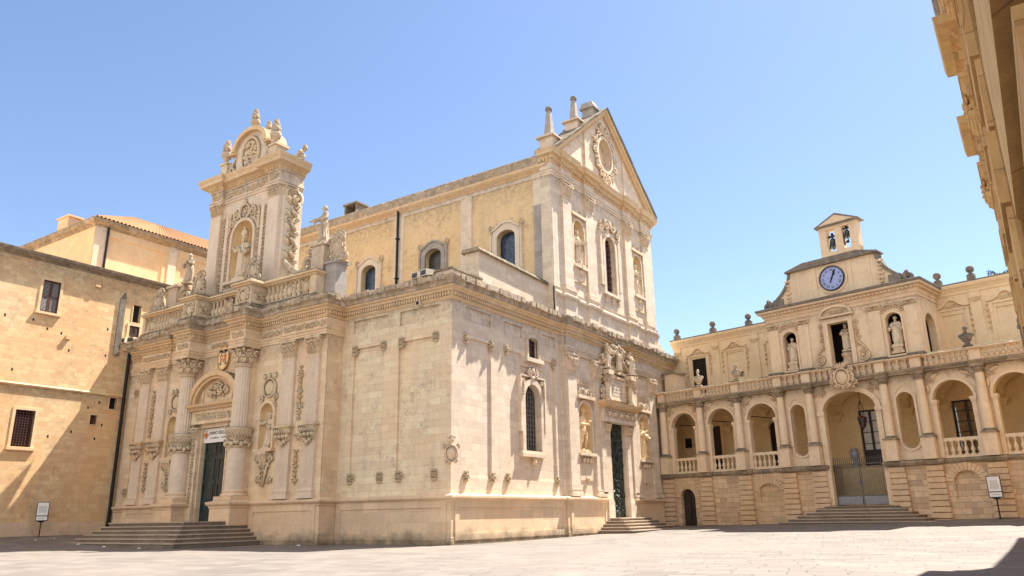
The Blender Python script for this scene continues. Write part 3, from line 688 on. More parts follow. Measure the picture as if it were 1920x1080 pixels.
for i in range(150):
    q = rr.random(); s = 1 if i % 2 else -1; b.fblob(F, 17.1+s*2.35*q, .12+rr.random()*.4, 11.8-1.35*q+rr.random()*.6, .08+rr.random()*.09, .1, .1+rr.random()*.12, rr.random()*3)
for i in range(40): b.fblob(F, 17.1+(rr.random()-.5)*2.2, .1+rr.random()*.1, 10.45+rr.random()*.6, .1, .1, .14, rr.random()*3)
b.obj('pediment_carving', M['carve_w'], por)
b = MB(); b.fill(F, rect(16.05, 18.15, 8.5, 9.85), [], .235)
lab = b.obj('inscription_panel', M['west'], por)
b = MB(); rr = random.Random(5)
for i in range(5):
    z = 9.6-i*.22; u = 16.45+rr.random()*.08
    while u < 17.75:
        L = .05+rr.random()*.12; b.box(F, u, u+L, .235, .243, z-.045, z+.045); u += L+.05
b.obj('inscription', M['inkgrey'], lab)
b = MB(); b.box(F, 15.97, 17.08, -.24, -.14, .9, 6.95); b.box(F, 17.12, 18.23, -.24, -.14, .9, 6.95); dr = b.obj('door', M['bronze'], por)
b = MB(); rr = random.Random(9)
for i in range(150):
    u = 16.1+rr.random()*2.0; z = 1.2+rr.random()*5.5; b.fblob(F, u, -.14, z, .05+rr.random()*.1, .05+rr.random()*.05, .06+rr.random()*.22, rr.random()*3)
for u, z in ((17.55, 5.0), (17.4, 4.6), (16.6, 4.9)): b.fblob(F, u, -.08, z, .1, .12, .13); b.fblob(F, u, -.12, z-.45, .16, .1, .4)
b.obj('bronze_relief', M['bronze'], dr)

# --- north front: pilasters with mid brackets
def midband(b, F, u, w, z0, z1, d):
    h = z1-z0
    b.taper(F, u-w*.5, u+w*.5, -.02, d+.06, z0+h*.55, z1-h*.06, -w*.12, -.12); b.box(F, u-w*.7, u+w*.7, -.02, d+.24, z1-h*.08, z1)
    for i in range(9): b.fblob(F, u+w*(i-4)*.14, d+.14+.06*math.cos(i*.5), z0+h*.76, w*.055, .09, h*.15, .35)
    for i in range(4): b.fblob(F, u+w*(i-1.5)*.3, d+.12, z0+h*.5, w*.14, .12, h*.13)
    for s in (-1, 1): b.scroll(F, u+s*w*.42, d+.08, z0+h*.38, w*.16, 1.4, .05, -s, pi/2); b.fblob(F, u+s*w*.2, d+.08, z0+h*.25, w*.12, .09, h*.14, s*.5)
    b.fblob(F, u, d+.1, z0+h*.14, w*.15, .1, h*.16)
for u, wd in ((-10.4, 1.0), (-8.45, .95), (-22.2, 1.0), (-24.12, .98)):
    o = pilaster(GB, u, wd, 2.27, 10.72, .16, 9.7, M['flute'], M['carve'], 6, .42)
    c = MB(); midband(c, GB, u, wd, 4.95, 6.05, .16); c.obj('mid_bracket', M['carve'], o)
# corner strip, fluted on its side face as well
b = MB(); flute_strip(b, FW(-7.5), .06, 1.06, .06, 2.7, 9.7, 5); b.box(FW(-7.5), .03, 1.09, -.02, .12, 2.27, 2.6); o = b.obj('pilaster', M['flute'], ch)
c = MB(); leafcap(c, FW(-7.5), .56, .95, 9.75, 10.72, .08); c.obj('capital', M['carve'], o)
# great columns
for cx in COLX:
    y = -1.6
    b = MB()
    b.lathe((cx, y, 0), [(.50, 6.15), (.50, 6.2), (.47, 9.55)], 80, True, 20, .13); b.lathe((cx, y, 0), [(.53, 2.8), (.545, 4.0), (.52, 5.1)], 32)
    o = b.obj('column', M['flute'], ch)
    b = MB(); b.box(FN(y), cx-.74, cx+.74, -.74, .74, 2.28, 2.5); b.lathe((cx, y, 0), [(.70, 2.5), (.72, 2.56), (.70, 2.62), (.6, 2.65), (.6, 2.7), (.64, 2.73), (.62, 2.8), (.53, 2.82)], 32); b.obj('column_base', M['plinth'], o)
    b = MB(); b.lathe((cx, y, 0), [(.5, 9.55), (.54, 9.58), (.54, 9.64), (.48, 9.68)], 28); roundcap(b, (cx, y), .5, 9.66, 10.74); b.obj('capital', M['carve'], o)
    b = MB(); b.lathe((cx, y, 0), [(.56, 5.05), (.62, 5.1), (.62, 5.2), (.52, 5.22), (.55, 5.6), (.74, 6.02), (.76, 6.06), (.76, 6.16), (.5, 6.18)], 32)
    for i in range(26):
        a = 2*pi*i/26; m = Matrix.Rotation(a, 3, 'Z') @ Matrix.Rotation(.5, 3, 'X'); b.blob((cx+.66*math.cos(a), y+.66*math.sin(a), 5.82), (.07, .05, .22), m)
    for i in range(8):
        a = 2*pi*i/8; m = Matrix.Rotation(a, 3, 'Z'); b.blob((cx+.62*math.cos(a), y+.62*math.sin(a), 5.36), (.15, .2, .15), m); b.blob((cx+.66*math.cos(a+.39), y+.66*math.sin(a+.39), 5.28), (.12, .12, .19), m)
        F2 = Fr((cx, y, 0), (-math.sin(a), math.cos(a), 0), (math.cos(a), math.sin(a), 0)); b.scroll(F2, 0, .7, 5.4, .13, 1.3, .05, 1, 0)
    b.obj('carved_ring', M['carve'], o)
    b = MB(); b.box(FN(-1.1), cx-.45, cx+.45, 0, .35, 2.3, 10.7); b.obj('respond', M['facade'], o)
    b = MB(); b.box(FN(-1.1), cx-.6, cx+.6, 0, 1.05, 10.74, 12.3); b.obj('entablature_block', M['facade'], o)
# vertical drops, niches and medallions
for s, u in ((1, XC+6.85), (-1, XC-6.85)):
    b = MB(); garland(b, GB, u, 6.3, 9.2, .5, .02, 4); garland(b, GB, u, 2.95, 4.7, .46, .02, 9); frieze(b, GB, u-.28, u+.28, 7.1, .5, .03, 2); frieze(b, GB, u-.28, u+.28, 5.4, .45, .03, 4)
    b.obj('hanging_garland', M['carve'], ch)
b = MB(); garland(b, GB, -20.0+.15, 5.9, 9.4, .55, .05, 3); garland(b, GB, -19.85, 2.9, 5.4, .7, .05, 5); b.obj('hanging_garland', M['carve'], ch)
for u in (-11.95, -20.65):
    n_ = niche('niche', ch, GB, u-.52, u+.52, 4.95, 6.9, .45, M['niche'], M['facade'], .16, .14)
    b = MB()
    for s in (-1, 1):
        b.scroll(GB, u+s*.62, .1, 4.45, .2, 1.6, .065, s, pi/2); b.bez(GB, [(u+s*.6, 4.3), (u+s*.3, 4.2), (u+s*.25, 3.6), (u+s*.1, 3.1)], .12, .07); b.scroll(GB, u+s*.5, .05, 3.35, .17, 1.4, .055, -s, 0)
        b.fblob(GB, u+s*.36, .08, 4.1, .1, .1, .2, s*.6); b.fblob(GB, u+s*.2, .1, 3.75, .09, .09, .22, s*.4)
    b.box(GB, u-.45, u+.45, 0, .4, 4.62, 4.8); b.taper(GB, u-.2, u+.2, 0, .1, 4.0, 4.62, -.22, -.25)
    garland(b, GB, u, 2.95, 4.3, .45, .1, 6); frieze(b, GB, u-.7, u+.7, 3.25, .42, .02, 7)
    b.obj('niche_console', M['carve'], n_); b = MB()
    for s in (-1, 1): b.scroll(GB, u+s*.55, .06, 7.75, .2, 1.4, .06, -s, pi/2); b.fblob(GB, u+s*.45, .06, 8.95, .14, .08, .17); b.bez(GB, [(u+s*.5, 8.6), (u+s*.75, 8.0), (u+s*.2, 7.9), (u+s*.7, 7.2)], .08, .06)
    b.tube([GB(u+.5*math.cos(2*pi*i/28), .07, 8.3+.52*math.sin(2*pi*i/28)) for i in range(29)], .07, 6); b.fblob(GB, u, .05, 8.3, .4, .05, .42)
    b.fblob(GB, u, .1, 8.95, .1, .1, .16)
    b.obj('niche_ornament', M['carve'], n_)
# --- north portal
b = MB(); F = GB
for s in (-1, 1):
    u = XC+s*1.62; b.box(F, u-.28, u+.28, -.02, .36, 1.0, 6.2); b.box(F, u-.35, u+.35, -.02, .46, .9, 1.95); b.box(F, XC+s*1.3-.07, XC+s*1.3+.07, -.3, .15, .9, 6.6)
    b.box(F, XC+s*2.08-.16, XC+s*2.08+.16, -.02, .3, 1.0, 6.9)
b.box(F, XC-1.4, XC+1.4, -.3, .18, 6.45, 6.68); b.box(F, XC-2.05, XC+2.05, -.02, .42, 6.68, 7.45)
por = b.obj('portal', M['facade'], ch)
b = MB(); b.molding([(XC-2.2, -1.1), (XC-2.2, -1.6), (XC+2.2, -1.6), (XC+2.2, -1.1)], [(-.3, 7.45), (.05, 7.46), (.1, 7.56), (.26, 7.66), (.3, 7.8), (.08, 7.86), (-.4, 7.88)])
rise = 1.75
def arcpts(r, z0, n=22): return [(XC-r*math.cos(pi*i/n), z0+rise*(r/2.3)*math.sin(pi*i/n)) for i in range(n+1)]
for r0, r1, d in ((2.02, 2.38, .62), (1.8, 2.06, .5)):
    A = arcpts(r1, 7.86); B = arcpts(r0, 7.86)
    b.prism(F, A+B[::-1], -.02, d)
b.obj('arched_pediment', M['cornice'], por)
b = MB(); b.prism(F, arcpts(1.85, 7.86), -.02, .2)
for s in (-1, 1): b.box(F, XC+s*1.35-.05, XC+s*1.35+.05, .1, .3, 7.86, 8.7)
b.obj('tympanum', M['facade'], por)
b = MB(); rr = random.Random(3)
for i in range(60):
    a = rr.random()*2*pi; q = rr.random()**.5; b.fblob(F, XC+q*.95*math.cos(a), .26+.16*(1-q), 8.58+q*.42*math.sin(a), .1, .1, .09, rr.random()*3)
for s in (-1, 1): b.scroll(F, XC+s*.8, .25, 8.5, .22, 1.5, .07, -s, pi/2)
b.obj('tympanum_cluster', M['carve'], por)
for s in (-1, 1): b = MB(); leafcap(b, F, XC+s*1.62, .54, 5.75, 6.5, .36); garland(b, F, XC+s*1.62, 2.2, 5.7, .3, .34, 5); b.obj('jamb_carving', M['carve'], por)
b = MB(); frieze(b, F, XC-1.7, XC+1.7, 7.07, .5, .43, 4)
for i in range(30): b.fblob(F, XC-1.5+i*.1, .45, 7.07+.12*math.sin(i*2.1), .08, .06, .08)
b.obj('portal_carving', M['carve'], por)
b = MB()
for u0, u1 in ((XC-1.3, XC-.02), (XC+.02, XC+1.3)):
    b.box(F, u0, u1, -.24, -.14, .9, 6.6)
    for z0, z1 in ((1.6, 3.3), (3.5, 4.7), (4.9, 6.3)): b.frame(F, rect(u0+.22, u1-.22, z0+.08, z1-.08), .07, -.15, -.10)
b.obj('door', M['green'], por)

# --- balustrade over the north front
bal_o = [(-25.6, -.65), (-25.2, -1.2), (-19.55, -1.2), (-19.55, -2.1), (-18.2, -2.1), (-18.2, -1.2), (-14.38, -1.2), (-14.38, -2.1), (-13.03, -2.1), (-13.03, -1.2), (-8.65, -1.2), (-8.65, -.2)]
b = MB(); b.molding(bal_o, [(-.5, 12.9), (.16, 12.9), (.16, 13.1), (.08, 13.2), (-.42, 13.2)])
bal = b.obj('balustrade', M['lichen'], ch)
b = MB(); b.molding(bal_o, [(-.42, 14.28), (.08, 14.28), (.12, 14.36), (.22, 14.4), (.22, 14.5), (.12, 14.58), (-.5, 14.6), (-.5, 14.28)]); b.obj('handrail', M['cornice'], bal)
b = MB(); b.molding([p for p in bal_o], [(-.52, 14.6), (.10, 14.585), (.06, 14.63), (-.46, 14.66)]); b.obj('rail_lichen', M['lichen'], bal)
b = MB()
for cx in COLX:
    b.box(FN(-1.1), cx-.66, cx+.66, -.3, .97, 12.95, 14.32); cartouche(b, FN(-2.07), cx, 13.7, .9, .95, .0, False)
    F2 = FW(cx+.66); frieze(b, F2, -2.0, -1.2, 13.7, .7, 0, 3); b.obj('pedestal', M['carve'], bal); b = MB()
b.box(FN(-1.1), -9.1, -8.6, -.6, .12, 12.95, 14.32); b.obj('pedestal', M['carve'], bal); b = MB()
b.box(FN(-1.1), -25.3, -25.0, -.3, .12, 12.95, 14.32)
b.obj('pedestal', M['carve'], bal)
bb = baluster_mb(1.08, .19); bo = bb.obj('baluster', M['carve'], bal, (0, 0, 13.2)); first = True
def run(u0, u1, y, skip):
    global first
    n = round((u1-u0)/.36)
    for i in range(n):
        u = u0+(u1-u0)*(i+.5)/n
        if any(abs(u-q) < .33 for q in skip): continue
        if first: bo.location = (u, y, 13.2); first = False
        else: dup(bo, bal, (u, y, 13.2))
run(-24.95, -19.65, -1.02, (-24.4, -22.3)); run(-18.1, -14.48, -1.02, (-16.3,)); run(-12.93, -9.2, -1.02, (-10.9, -9.5))
for i, u in enumerate((-24.4, -22.3, -16.3, -10.9, -9.5)):
    b = MB(); cartouche(b, FN(-1.05), u, 13.72, .62, 1.0, .02, False); b.box(FN(-1.05), u-.08, u+.08, -.1, .02, 13.2, 14.3); b.obj('baluster_cartouche', M['carve'], bal)
# end piers with crowned shields, and the shields over the columns
def crown_shield(x, y, z, s=1.0, mat='statue'):
    b = MB(); F = FN(y); cartouche(b, F, x, z+.75*s, 1.0*s, 1.25*s, .1)
    b.fblob(F, x, -.1, z+.7*s, .3*s, .3*s, .6*s, 0, 10, 6)
    for q in (-1, 1): b.scroll(F, x+q*.5*s, .1, z+.2*s, .25*s, 1.5, .09*s, -q, pi/2)
    b.tube([F(x+.42*s*math.cos(a), 0, z+1.3*s+.42*s*math.sin(a)) for a in [pi*i/10 for i in range(11)]], .05*s, 5)
    b.box(F, x-.55*s, x+.55*s, -.3, .35, z-.02, z+.1); b.obj('crowned_shield', M[mat], ch)
b = MB(); b.box(FN(0), -8.55, -7.7, -.2, .62, 12.9, 14.95); b.box(FN(0), -8.62, -7.62, -.28, .7, 14.95, 15.1); b.obj('end_pier', M['greypil'], ch)
crown_shield(-8.1, -.15, 15.1, 1.15, 'statue')
crown_shield(-13.65, -1.5, 14.65, .95); crown_shield(-18.87, -1.5, 14.65, 1.0); crown_shield(-24.4, -.75, 14.65, 1.0, 'statue')
# big volutes that brace the gable tower
for s in (-1, 1):
    b = MB(); F = FN(-.2); x = XC
    b.scroll(F, x+s*6.0, 0, 15.45, .75, 1.6, .22, -s, pi/2); b.scroll(F, x+s*4.3, 0, 15.15, .5, 1.5, .17, s, -pi/2)
    b.bez(F, [(x+s*5.4, 15.0), (x+s*5.0, 15.3), (x+s*4.7, 14.7), (x+s*4.0, 15.9), (x+s*3.6, 16.2)], .05, .17, 14, 7)
    b.fblob(F, x+s*5.6, 0, 15.0, .5, .28, .35); b.fblob(F, x+s*6.5, .05, 15.0, .35, .3, .5); b.fblob(F, x+s*4.9, 0, 14.95, .4, .25, .2)
    b.box(F, x+s*7.0-.5, x+s*7.0+.5, -.4, .4, 14.6, 16.25); b.box(F, x+s*7.0-.62, x+s*7.0+.62, -.5, .5, 16.25, 16.42); b.prism(F, [(x+s*3.4, 14.6), (x+s*6.8, 14.6), (x+s*6.5, 15.2), (x+s*4.2, 14.95)], -.3, .12)
    b.obj('volute_buttress', M['statue'], ch)

# --- gable tower over the north front
TY = -.5; FT = FN(TY); FTR = FW(-12.85)
b = MB()
b.wall(FT, rect(-19.75, -12.85, 12.9, 22.0), [], 0, .3, nh=[arch(XC-1.02, XC+1.02, 15.5, 18.4)])
b.add([(-12.85, TY, 12.9), (-12.85, 1.05, 12.9), (-12.85, 1.05, 22), (-12.85, TY, 22)], [(0, 1, 2, 3)]); b.add([(-19.75, TY, 12.9), (-19.75, 1.05, 12.9), (-19.75, 1.05, 22), (-19.75, TY, 22)], [(0, 1, 2, 3)])
b.add([(-19.75, 1.05, 12.9), (-12.85, 1.05, 12.9), (-12.85, 1.05, 22), (-19.75, 1.05, 22)], [(0, 1, 2, 3)])
tw = b.obj('gable_tower', M['west'], ch)
n_ = niche('tower_niche', tw, FT, XC-1.02, XC+1.02, 15.5, 18.4, .8, M['niche'], M['carve_w'], .2, .16)
b = MB()
for s in (-1, 1):
    u = XC+s*2.85; b.box(FT, u-.52, u+.52, -.02, .22, 12.95, 20.3); b.box(FT, u-.6, u+.6, -.02, .3, 12.95, 15.0)
    b.obj('tower_pilaster', M['flute'], tw); b = MB()
    b.box(FT, XC+s*1.75-.14, XC+s*1.75+.14, -.02, .1, 15.0, 20.0); b.obj('tower_strip', M['flute'], tw); b = MB()
b.box(FTR, -TY*-1+.02, .45, -.02, .16, 12.95, 20.3)
b.obj('tower_pilaster', M['flute'], tw)
b = MB()
for s in (-1, 1):
    leafcap(b, FT, XC+s*2.85, 1.0, 20.3, 21.1, .22); garland(b, FT, XC+s*2.05, 15.1, 20.0, .42, .04, 3); garland(b, FT, XC+s*1.42, 15.2, 18.6, .26, .04, 6, .25)
    b.scroll(FT, XC+s*.75, .06, 19.95, .34, 1.5, .1, -s, pi/2); b.scroll(FT, XC+s*1.2, .06, 19.5, .26, 1.4, .08, s, 0); b.bez(FT, [(XC+s*1.3, 20.2), (XC+s*1.6, 19.6), (XC+s*1.2, 19.2), (XC+s*1.6, 18.6)], .08, .09)
leafcap(b, FTR, .0, .8, 20.3, 21.1, .1)
b.tube([FT(XC+.48*math.cos(2*pi*i/24), .1, 20.05+.5*math.sin(2*pi*i/24)) for i in range(25)], .09, 6)
for i in range(6): b.fblob(FT, XC+.24*math.cos(i*pi/3), .05, 20.05+.24*math.sin(i*pi/3), .13, .06, .07, i*pi/3)
b.fblob(FT, XC, .05, 20.05, .12, .08, .12); b.fblob(FT, XC, .1, 20.75, .12, .12, .2)
frieze(b, FT, XC-1.2, XC+1.2, 14.95, .9, .06, 3); cartouche(b, FT, XC, 15.0, .9, .8, .1, False)
b.obj('tower_relief', M['carve'], tw)
b = MB(); F2 = FW(-12.85)     # jagged pierced scrolls down the sunlit flank
for i, z in enumerate((16.1, 17.0, 17.9, 18.8, 19.7)):
    b.scroll(F2, -.1+.25*math.sin(i*1.7)+.3, .12, z, .34, 1.4, .13, 1 if i % 2 else -1, 1.0); b.fblob(F2, -.15, .16, z+.42, .16, .2, .34, .5); b.fblob(F2, .5, .2, z+.1, .12, .3, .3, -.6); b.fblob(F2, .2, .3, z+.45, .1, .22, .3, .8)
b.scroll(F2, .4, .15, 20.3, .45, 1.5, .16, -1, pi/2); b.fblob(F2, .1, .12, 15.5, .2, .2, .5)
b.obj('flank_scrolls', M['carve'], tw)
tp = [(-19.75, 1.05), (-19.75, -.5), (-19.68, -.5), (-19.68, -.74), (-18.58, -.74), (-18.58, -.5), (-14.02, -.5), (-14.02, -.74), (-12.92, -.74), (-12.92, -.5), (-12.85, -.5), (-12.85, 1.05)]
b = MB(); b.molding(tp, [(-.3, 21.05), (.06, 21.08), (.06, 21.2), (.12, 21.25), (.12, 21.32), (.03, 21.34), (.03, 21.92), (.1, 21.96), (.12, 22.05), (-.3, 22.06)]); b.obj('tower_entablature', M['west'], tw)
for F_, u0, u1, k in ((FT, -18.5, -14.1, 2), (FN(-.74), -19.6, -18.65, 3), (FN(-.74), -13.95, -13.0, 4)): b = MB(); frieze(b, F_, u0, u1, 21.62, .5, .04, k); b.obj('tower_frieze', M['carve'], tw)
b = MB(); b.molding(tp, [(-.3, 22.05), (.14, 22.06), (.2, 22.2), (.36, 22.3), (.58, 22.36), (.62, 22.55), (.7, 22.68), (.74, 22.8), (.3, 22.92), (-.9, 23.0)]); b.dentils(tp, .24, .12, .1, .24, 22.07, 22.19); b.obj('tower_cornice', M['cornice'], tw)
# crest: arched panel with an oval relief
b = MB(); cr = arch(XC-1.5, XC+1.5, 22.9, 24.55, 1.2, 18)
b.prism(FN(-.5), cr, -1.3, 0); crest = b.obj('tower_crest', M['west'], tw)
b = MB(); A = [(XC-1.9, 24.5), (XC-1.55, 24.62)]; n = 18
ao = [(XC-1.78*math.cos(pi*i/n), 24.55+1.42*math.sin(pi*i/n)) for i in range(n+1)]; ai = [(XC-1.5*math.cos(pi*i/n), 24.5+1.2*math.sin(pi*i/n)) for i in range(n+1)]
b.prism(FN(-.5), ao+ai[::-1], -1.4, .28)
for s in (-1, 1): b.box(FN(-.5), XC+s*1.75-.28, XC+s*1.75+.28, -1.4, .28, 24.42, 24.58)
b.obj('crest_hood', M['cornice'], crest)
b = MB(); F = FN(-.5)
b.tube([F(XC+.86*math.cos(2*pi*i/32), .08, 24.05+1.2*math.sin(2*pi*i/32)) for i in range(33)], .12, 6); rr = random.Random(2)
for i in range(46):
    a = rr.random()*2*pi; q = rr.random()**.5; b.fblob(F, XC+q*.6*math.cos(a), .06, 24.05+q*.95*math.sin(a), .12, .11, .18, rr.random()*3)
for s in (-1, 1):
    b.scroll(F, XC+s*1.9, .0, 23.35, .5, 1.6, .14, -s, pi/2); b.scroll(F, XC+s*2.75, 0, 23.2, .34, 1.5, .12, s, -pi/2); b.bez(F, [(XC+s*2.6, 23.1), (XC+s*2.1, 23.1), (XC+s*1.9, 23.8), (XC+s*1.5, 24.3)], .0, .14)
    q = MB(); q.box(F, XC+s*2.45-.3, XC+s*2.45+.3, -.5, .25, 22.95, 23.9); q.box(F, XC+s*2.45-.4, XC+s*2.45+.4, -.6, .33, 23.9, 24.02); q.obj('urn_pedestal', M['carve'], crest)
    q = MB(); q.scroll(FN(.9), XC+s*3.3, 0, 23.5, .42, 1.2, .16, s, pi/2); q.scroll(FN(.9), XC+s*3.5, 0, 24.0, .2, 1.1, .12, -s, pi/2); q.fblob(FN(.9), XC+s*3.3, 0, 23.1, .3, .25, .25); q.obj('rear_scroll', M['statue'], crest)
b.obj('crest_relief', M['carve'], crest)
def flame(x, y, z, s=1.0, mat='statue'):
    b = MB(); b.lathe((x, y, z), [(.22*s, 0), (.24*s, .08*s), (.1*s, .18*s), (.14*s, .26*s), (.31*s, .5*s), (.33*s, .68*s), (.26*s, .8*s), (.2*s, .84*s), (.26*s, .95*s), (.25*s, 1.1*s), (.17*s, 1.28*s), (.08*s, 1.45*s), (.01*s, 1.58*s)], 14)
    for i in range(34):
        a = 2*pi*i/5.3; q = i/34; b.blob((x+(.26-.2*q)*s*math.cos(a), y+(.26-.2*q)*s*math.sin(a), z+(.90+.66*q)*s), (.075*s, .075*s, .10*s))
    for i in range(9):
        a = 2*pi*i/9; b.blob((x+.26*s*math.cos(a), y+.26*s*math.sin(a), z+.58*s), (.05*s, .06*s, .22*s), Matrix.Rotation(a, 3, 'Z'))
    b.obj('flame_urn', M[mat], tw)
flame(XC, -.4, 25.9, .95); flame(XC, .7, 25.75, .8); flame(XC+2.45, -.6, 24.02, 1.1, 'statue'); flame(XC-2.45, -.6, 24.02, 1.1, 'statue')

# --- attic wall over the west bay, parapet stub
b = MB(); b.hexa([Vector(p) for p in ((-1.3, 2.75, 12.8), (-.35, 2.75, 12.8), (-.35, 9.9, 12.8), (-1.3, 9.9, 12.8), (-1.3, 2.75, 15.0), (-.35, 2.75, 15.0), (-.35, 9.9, 14.75), (-1.3, 9.9, 14.75))])
at = b.obj('attic_wall', M['west'], ch)
b = MB(); b.hexa([Vector(p) for p in ((-1.45, 2.6, 15.0), (-.15, 2.6, 15.0), (-.15, 9.9, 14.75), (-1.45, 9.9, 14.75), (-1.35, 2.6, 15.22), (-.3, 2.6, 15.22), (-.3, 9.9, 14.97), (-1.35, 9.9, 14.97))]); b.obj('coping', M['lichen'], at)
b = MB(); b.hexa([Vector(p) for p in ((-2.3, -.02, 12.85), (.02, -.02, 12.85), (.02, 2.4, 12.85), (-2.3, 2.4, 12.85), (-2.3, -.02, 13.2), (.02, -.02, 13.2), (.02, 2.4, 13.2), (-2.3, 2.4, 13.2))]); o = b.obj('parapet', M['west'], ch)
b = MB(); b.hexa([Vector(p) for p in ((-2.4, -.08, 13.2), (.1, -.08, 13.2), (.1, 2.5, 13.2), (-2.4, 2.5, 13.2), (-2.4, -.08, 13.32), (.1, -.08, 13.32), (.1, 2.5, 13.32), (-2.4, 2.5, 13.32))]); b.obj('coping', M['lichen'], o)

# --- nave: clerestory wall with yellow stucco panels and leaded windows
NY = 9.9; FNv = FN(NY); nwin = (-15.6, -9.5, -3.4, -21.7); npan = ((-18.45, -13.25), (-12.3, -7.15), (-6.15, -1.22), (-26.0, -19.4))
b = MB(); b.wall(FNv, rect(-40, -.1, 12.5, 22.75), [], 0, .3, [(rect(p[0], p[1], 12.9, 22.12), [arch(c-.8, c+.8, 15.5, 18.55, .6)]) for c, p in zip(nwin, npan)], .05)
b.hexa([Vector(p) for p in ((-40, 10.4, 12.5), (-.6, 10.4, 12.5), (-.6, 24.3, 12.5), (-40, 24.3, 12.5), (-40, 10.4, 23.2), (-.6, 10.4, 23.2), (-.6, 24.3, 23.2), (-40, 24.3, 23.2))])
nv = b.obj('nave_wall', M['render'], ch)
for c, p in zip(nwin, npan):
    ho = arch(c-.72, c+.72, 15.6, 18.55, .52); b = MB(); b.wall(FNv, rect(p[0]-.01, p[1]+.01, 12.9, 22.13), [ho], -.046, .45); b.obj('stucco_panel', M['stucco'], nv)
    b = MB(); b.frame(FNv, ho, .34, -.06, .10); b.frame(FNv, [(c-1.12, 15.6), (c-1.12, 19.1), (c-.75, 19.25), (c-.4, 19.5), (c, 19.58), (c+.4, 19.5), (c+.75, 19.25), (c+1.12, 19.1), (c+1.12, 15.6)][::-1], .13, -.06, .14, False)
    b.fill(FNv, [(c-1.12, 15.6), (c-1.12, 19.1), (c-.75, 19.25), (c-.4, 19.5), (c, 19.58), (c+.4, 19.5), (c+.75, 19.25), (c+1.12, 19.1), (c+1.12, 15.6)], [ho], .06)
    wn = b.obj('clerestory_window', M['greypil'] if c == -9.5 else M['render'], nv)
    for s in (-1, 1): b = MB(); b.scroll(FNv, c+s*1.15, .1, 19.35, .2, 1.5, .07, -s, pi/2); b.fblob(FNv, c+s*1.15, .1, 19.05, .1, .1, .12); b.obj('hood_scroll', M['carve'], wn)
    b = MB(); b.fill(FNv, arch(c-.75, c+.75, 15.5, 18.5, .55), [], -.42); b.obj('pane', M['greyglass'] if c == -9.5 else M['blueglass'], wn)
    b = MB(); b.tube([FNv(c-.66, -.36, 15.6), FNv(c-.66, -.36, 18.5)], .025, 5); b.obj('glazing_bar', M['iron'], wn)
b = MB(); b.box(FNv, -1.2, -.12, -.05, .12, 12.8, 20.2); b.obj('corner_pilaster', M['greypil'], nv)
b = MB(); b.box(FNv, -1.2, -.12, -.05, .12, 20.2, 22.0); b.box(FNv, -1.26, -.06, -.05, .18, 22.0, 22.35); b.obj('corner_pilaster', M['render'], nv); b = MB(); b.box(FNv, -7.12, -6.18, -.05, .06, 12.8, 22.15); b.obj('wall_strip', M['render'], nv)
np_ = [(-40, NY), (-.15, NY)]
b = MB(); b.molding(np_, [(-.1, 22.4), (.04, 22.42), (.08, 22.5), (.2, 22.62), (.3, 22.74), (.32, 22.9), (-.1, 22.92)]); b.obj('eaves_moulding', M['cornice'], nv)
b = MB(); b.molding(np_, [(-.1, 22.9), (.30, 22.91), (.33, 23.2), (.34, 23.5), (.22, 23.62), (-.5, 23.7)]); b.add([(-40, 10.3, 23.6), (0, 10.3, 23.6), (0, 17.4, 25.2), (-40, 17.4, 25.2)], [(0, 1, 2, 3)]); b.add([(-40, 24.6, 23.6), (0, 24.6, 23.6), (0, 17.4, 25.2), (-40, 17.4, 25.2)], [(0, 1, 2, 3)]); b.obj('nave_coping', M['crown'], nv)
b = MB(); b.tube([(-12.78, NY-.14, 22.7), (-12.78, NY-.14, 12.9)], .085, 8)
for z in (14.5, 17.5, 20.5): b.box(FNv, -12.9, -12.66, 0, .25, z-.04, z+.04)
b.obj('downpipe', M['iron'], ch)
b = MB(); F = FN(12); b.box(F, -20.75, -20.6, -1.2, .0, 23.4, 25.7); b.box(F, -19.5, -19.35, -1.2, 0, 23.4, 25.7); b.box(F, -20.6, -19.5, -1.2, -.9, 23.4, 25.7); b.box(F, -20.85, -19.25, -1.3, .1, 25.7, 25.85); b.box(F, -20.75, -19.35, -1.2, 0, 23.2, 24.2); b.obj('roof_vent', M['lichen'], ch)

# --- west front of the nave
WY = 17.4; GU = FW(.2)
b = MB()
upw = arch(WY-.78, WY+.78, 15.85, 19.2, .8)
b.wall(GU, rect(9.72, 24.9, 12.7, 22.5), [upw], 0, .34, nh=[arch(WY-5.15, WY-3.75, 16.65, 19.1), arch(WY+3.75, WY+5.15, 16.65, 19.1)])
b.box(FN(9.72), -.6, .19, -.3, 0, 12.7, 22.5); b.box(FN(24.9), -.6, .19, -.02, 0, 12.7, 22.5)
wf = b.obj('west_front_wall', M['west'], ch)
for o_ in (-6.0, -2.95, 2.95, 6.0): pilaster(GU, WY+o_, 1.1, 14.62, 22.0, .16, 20.95, M['west'], M['carve_w'], 0, .35, wf)
b = MB(); wp = [(.2, 9.72), (.2, WY-6.65), (.36, WY-6.65), (.36, WY-5.35), (.2, WY-5.35), (.2, WY-3.6), (.36, WY-3.6), (.36, WY-2.3), (.2, WY-2.3), (.2, WY+2.3), (.36, WY+2.3), (.36, WY+3.6), (.2, WY+3.6), (.2, WY+5.35), (.36, WY+5.35), (.36, WY+6.65), (.2, WY+6.65), (.2, 24.9)]
wpc = [(-.6, 9.72)] + wp + [(-.6, 24.9)]
b.molding(wp, [(-.1, 12.7), (.06, 12.7), (.06, 13.9), (.1, 14.0), (.2, 14.1), (.22, 14.22), (.08, 14.3), (.06, 14.55), (.1, 14.6), (-.1, 14.63)]); b.obj('west_front_plinth', M['west'], wf)
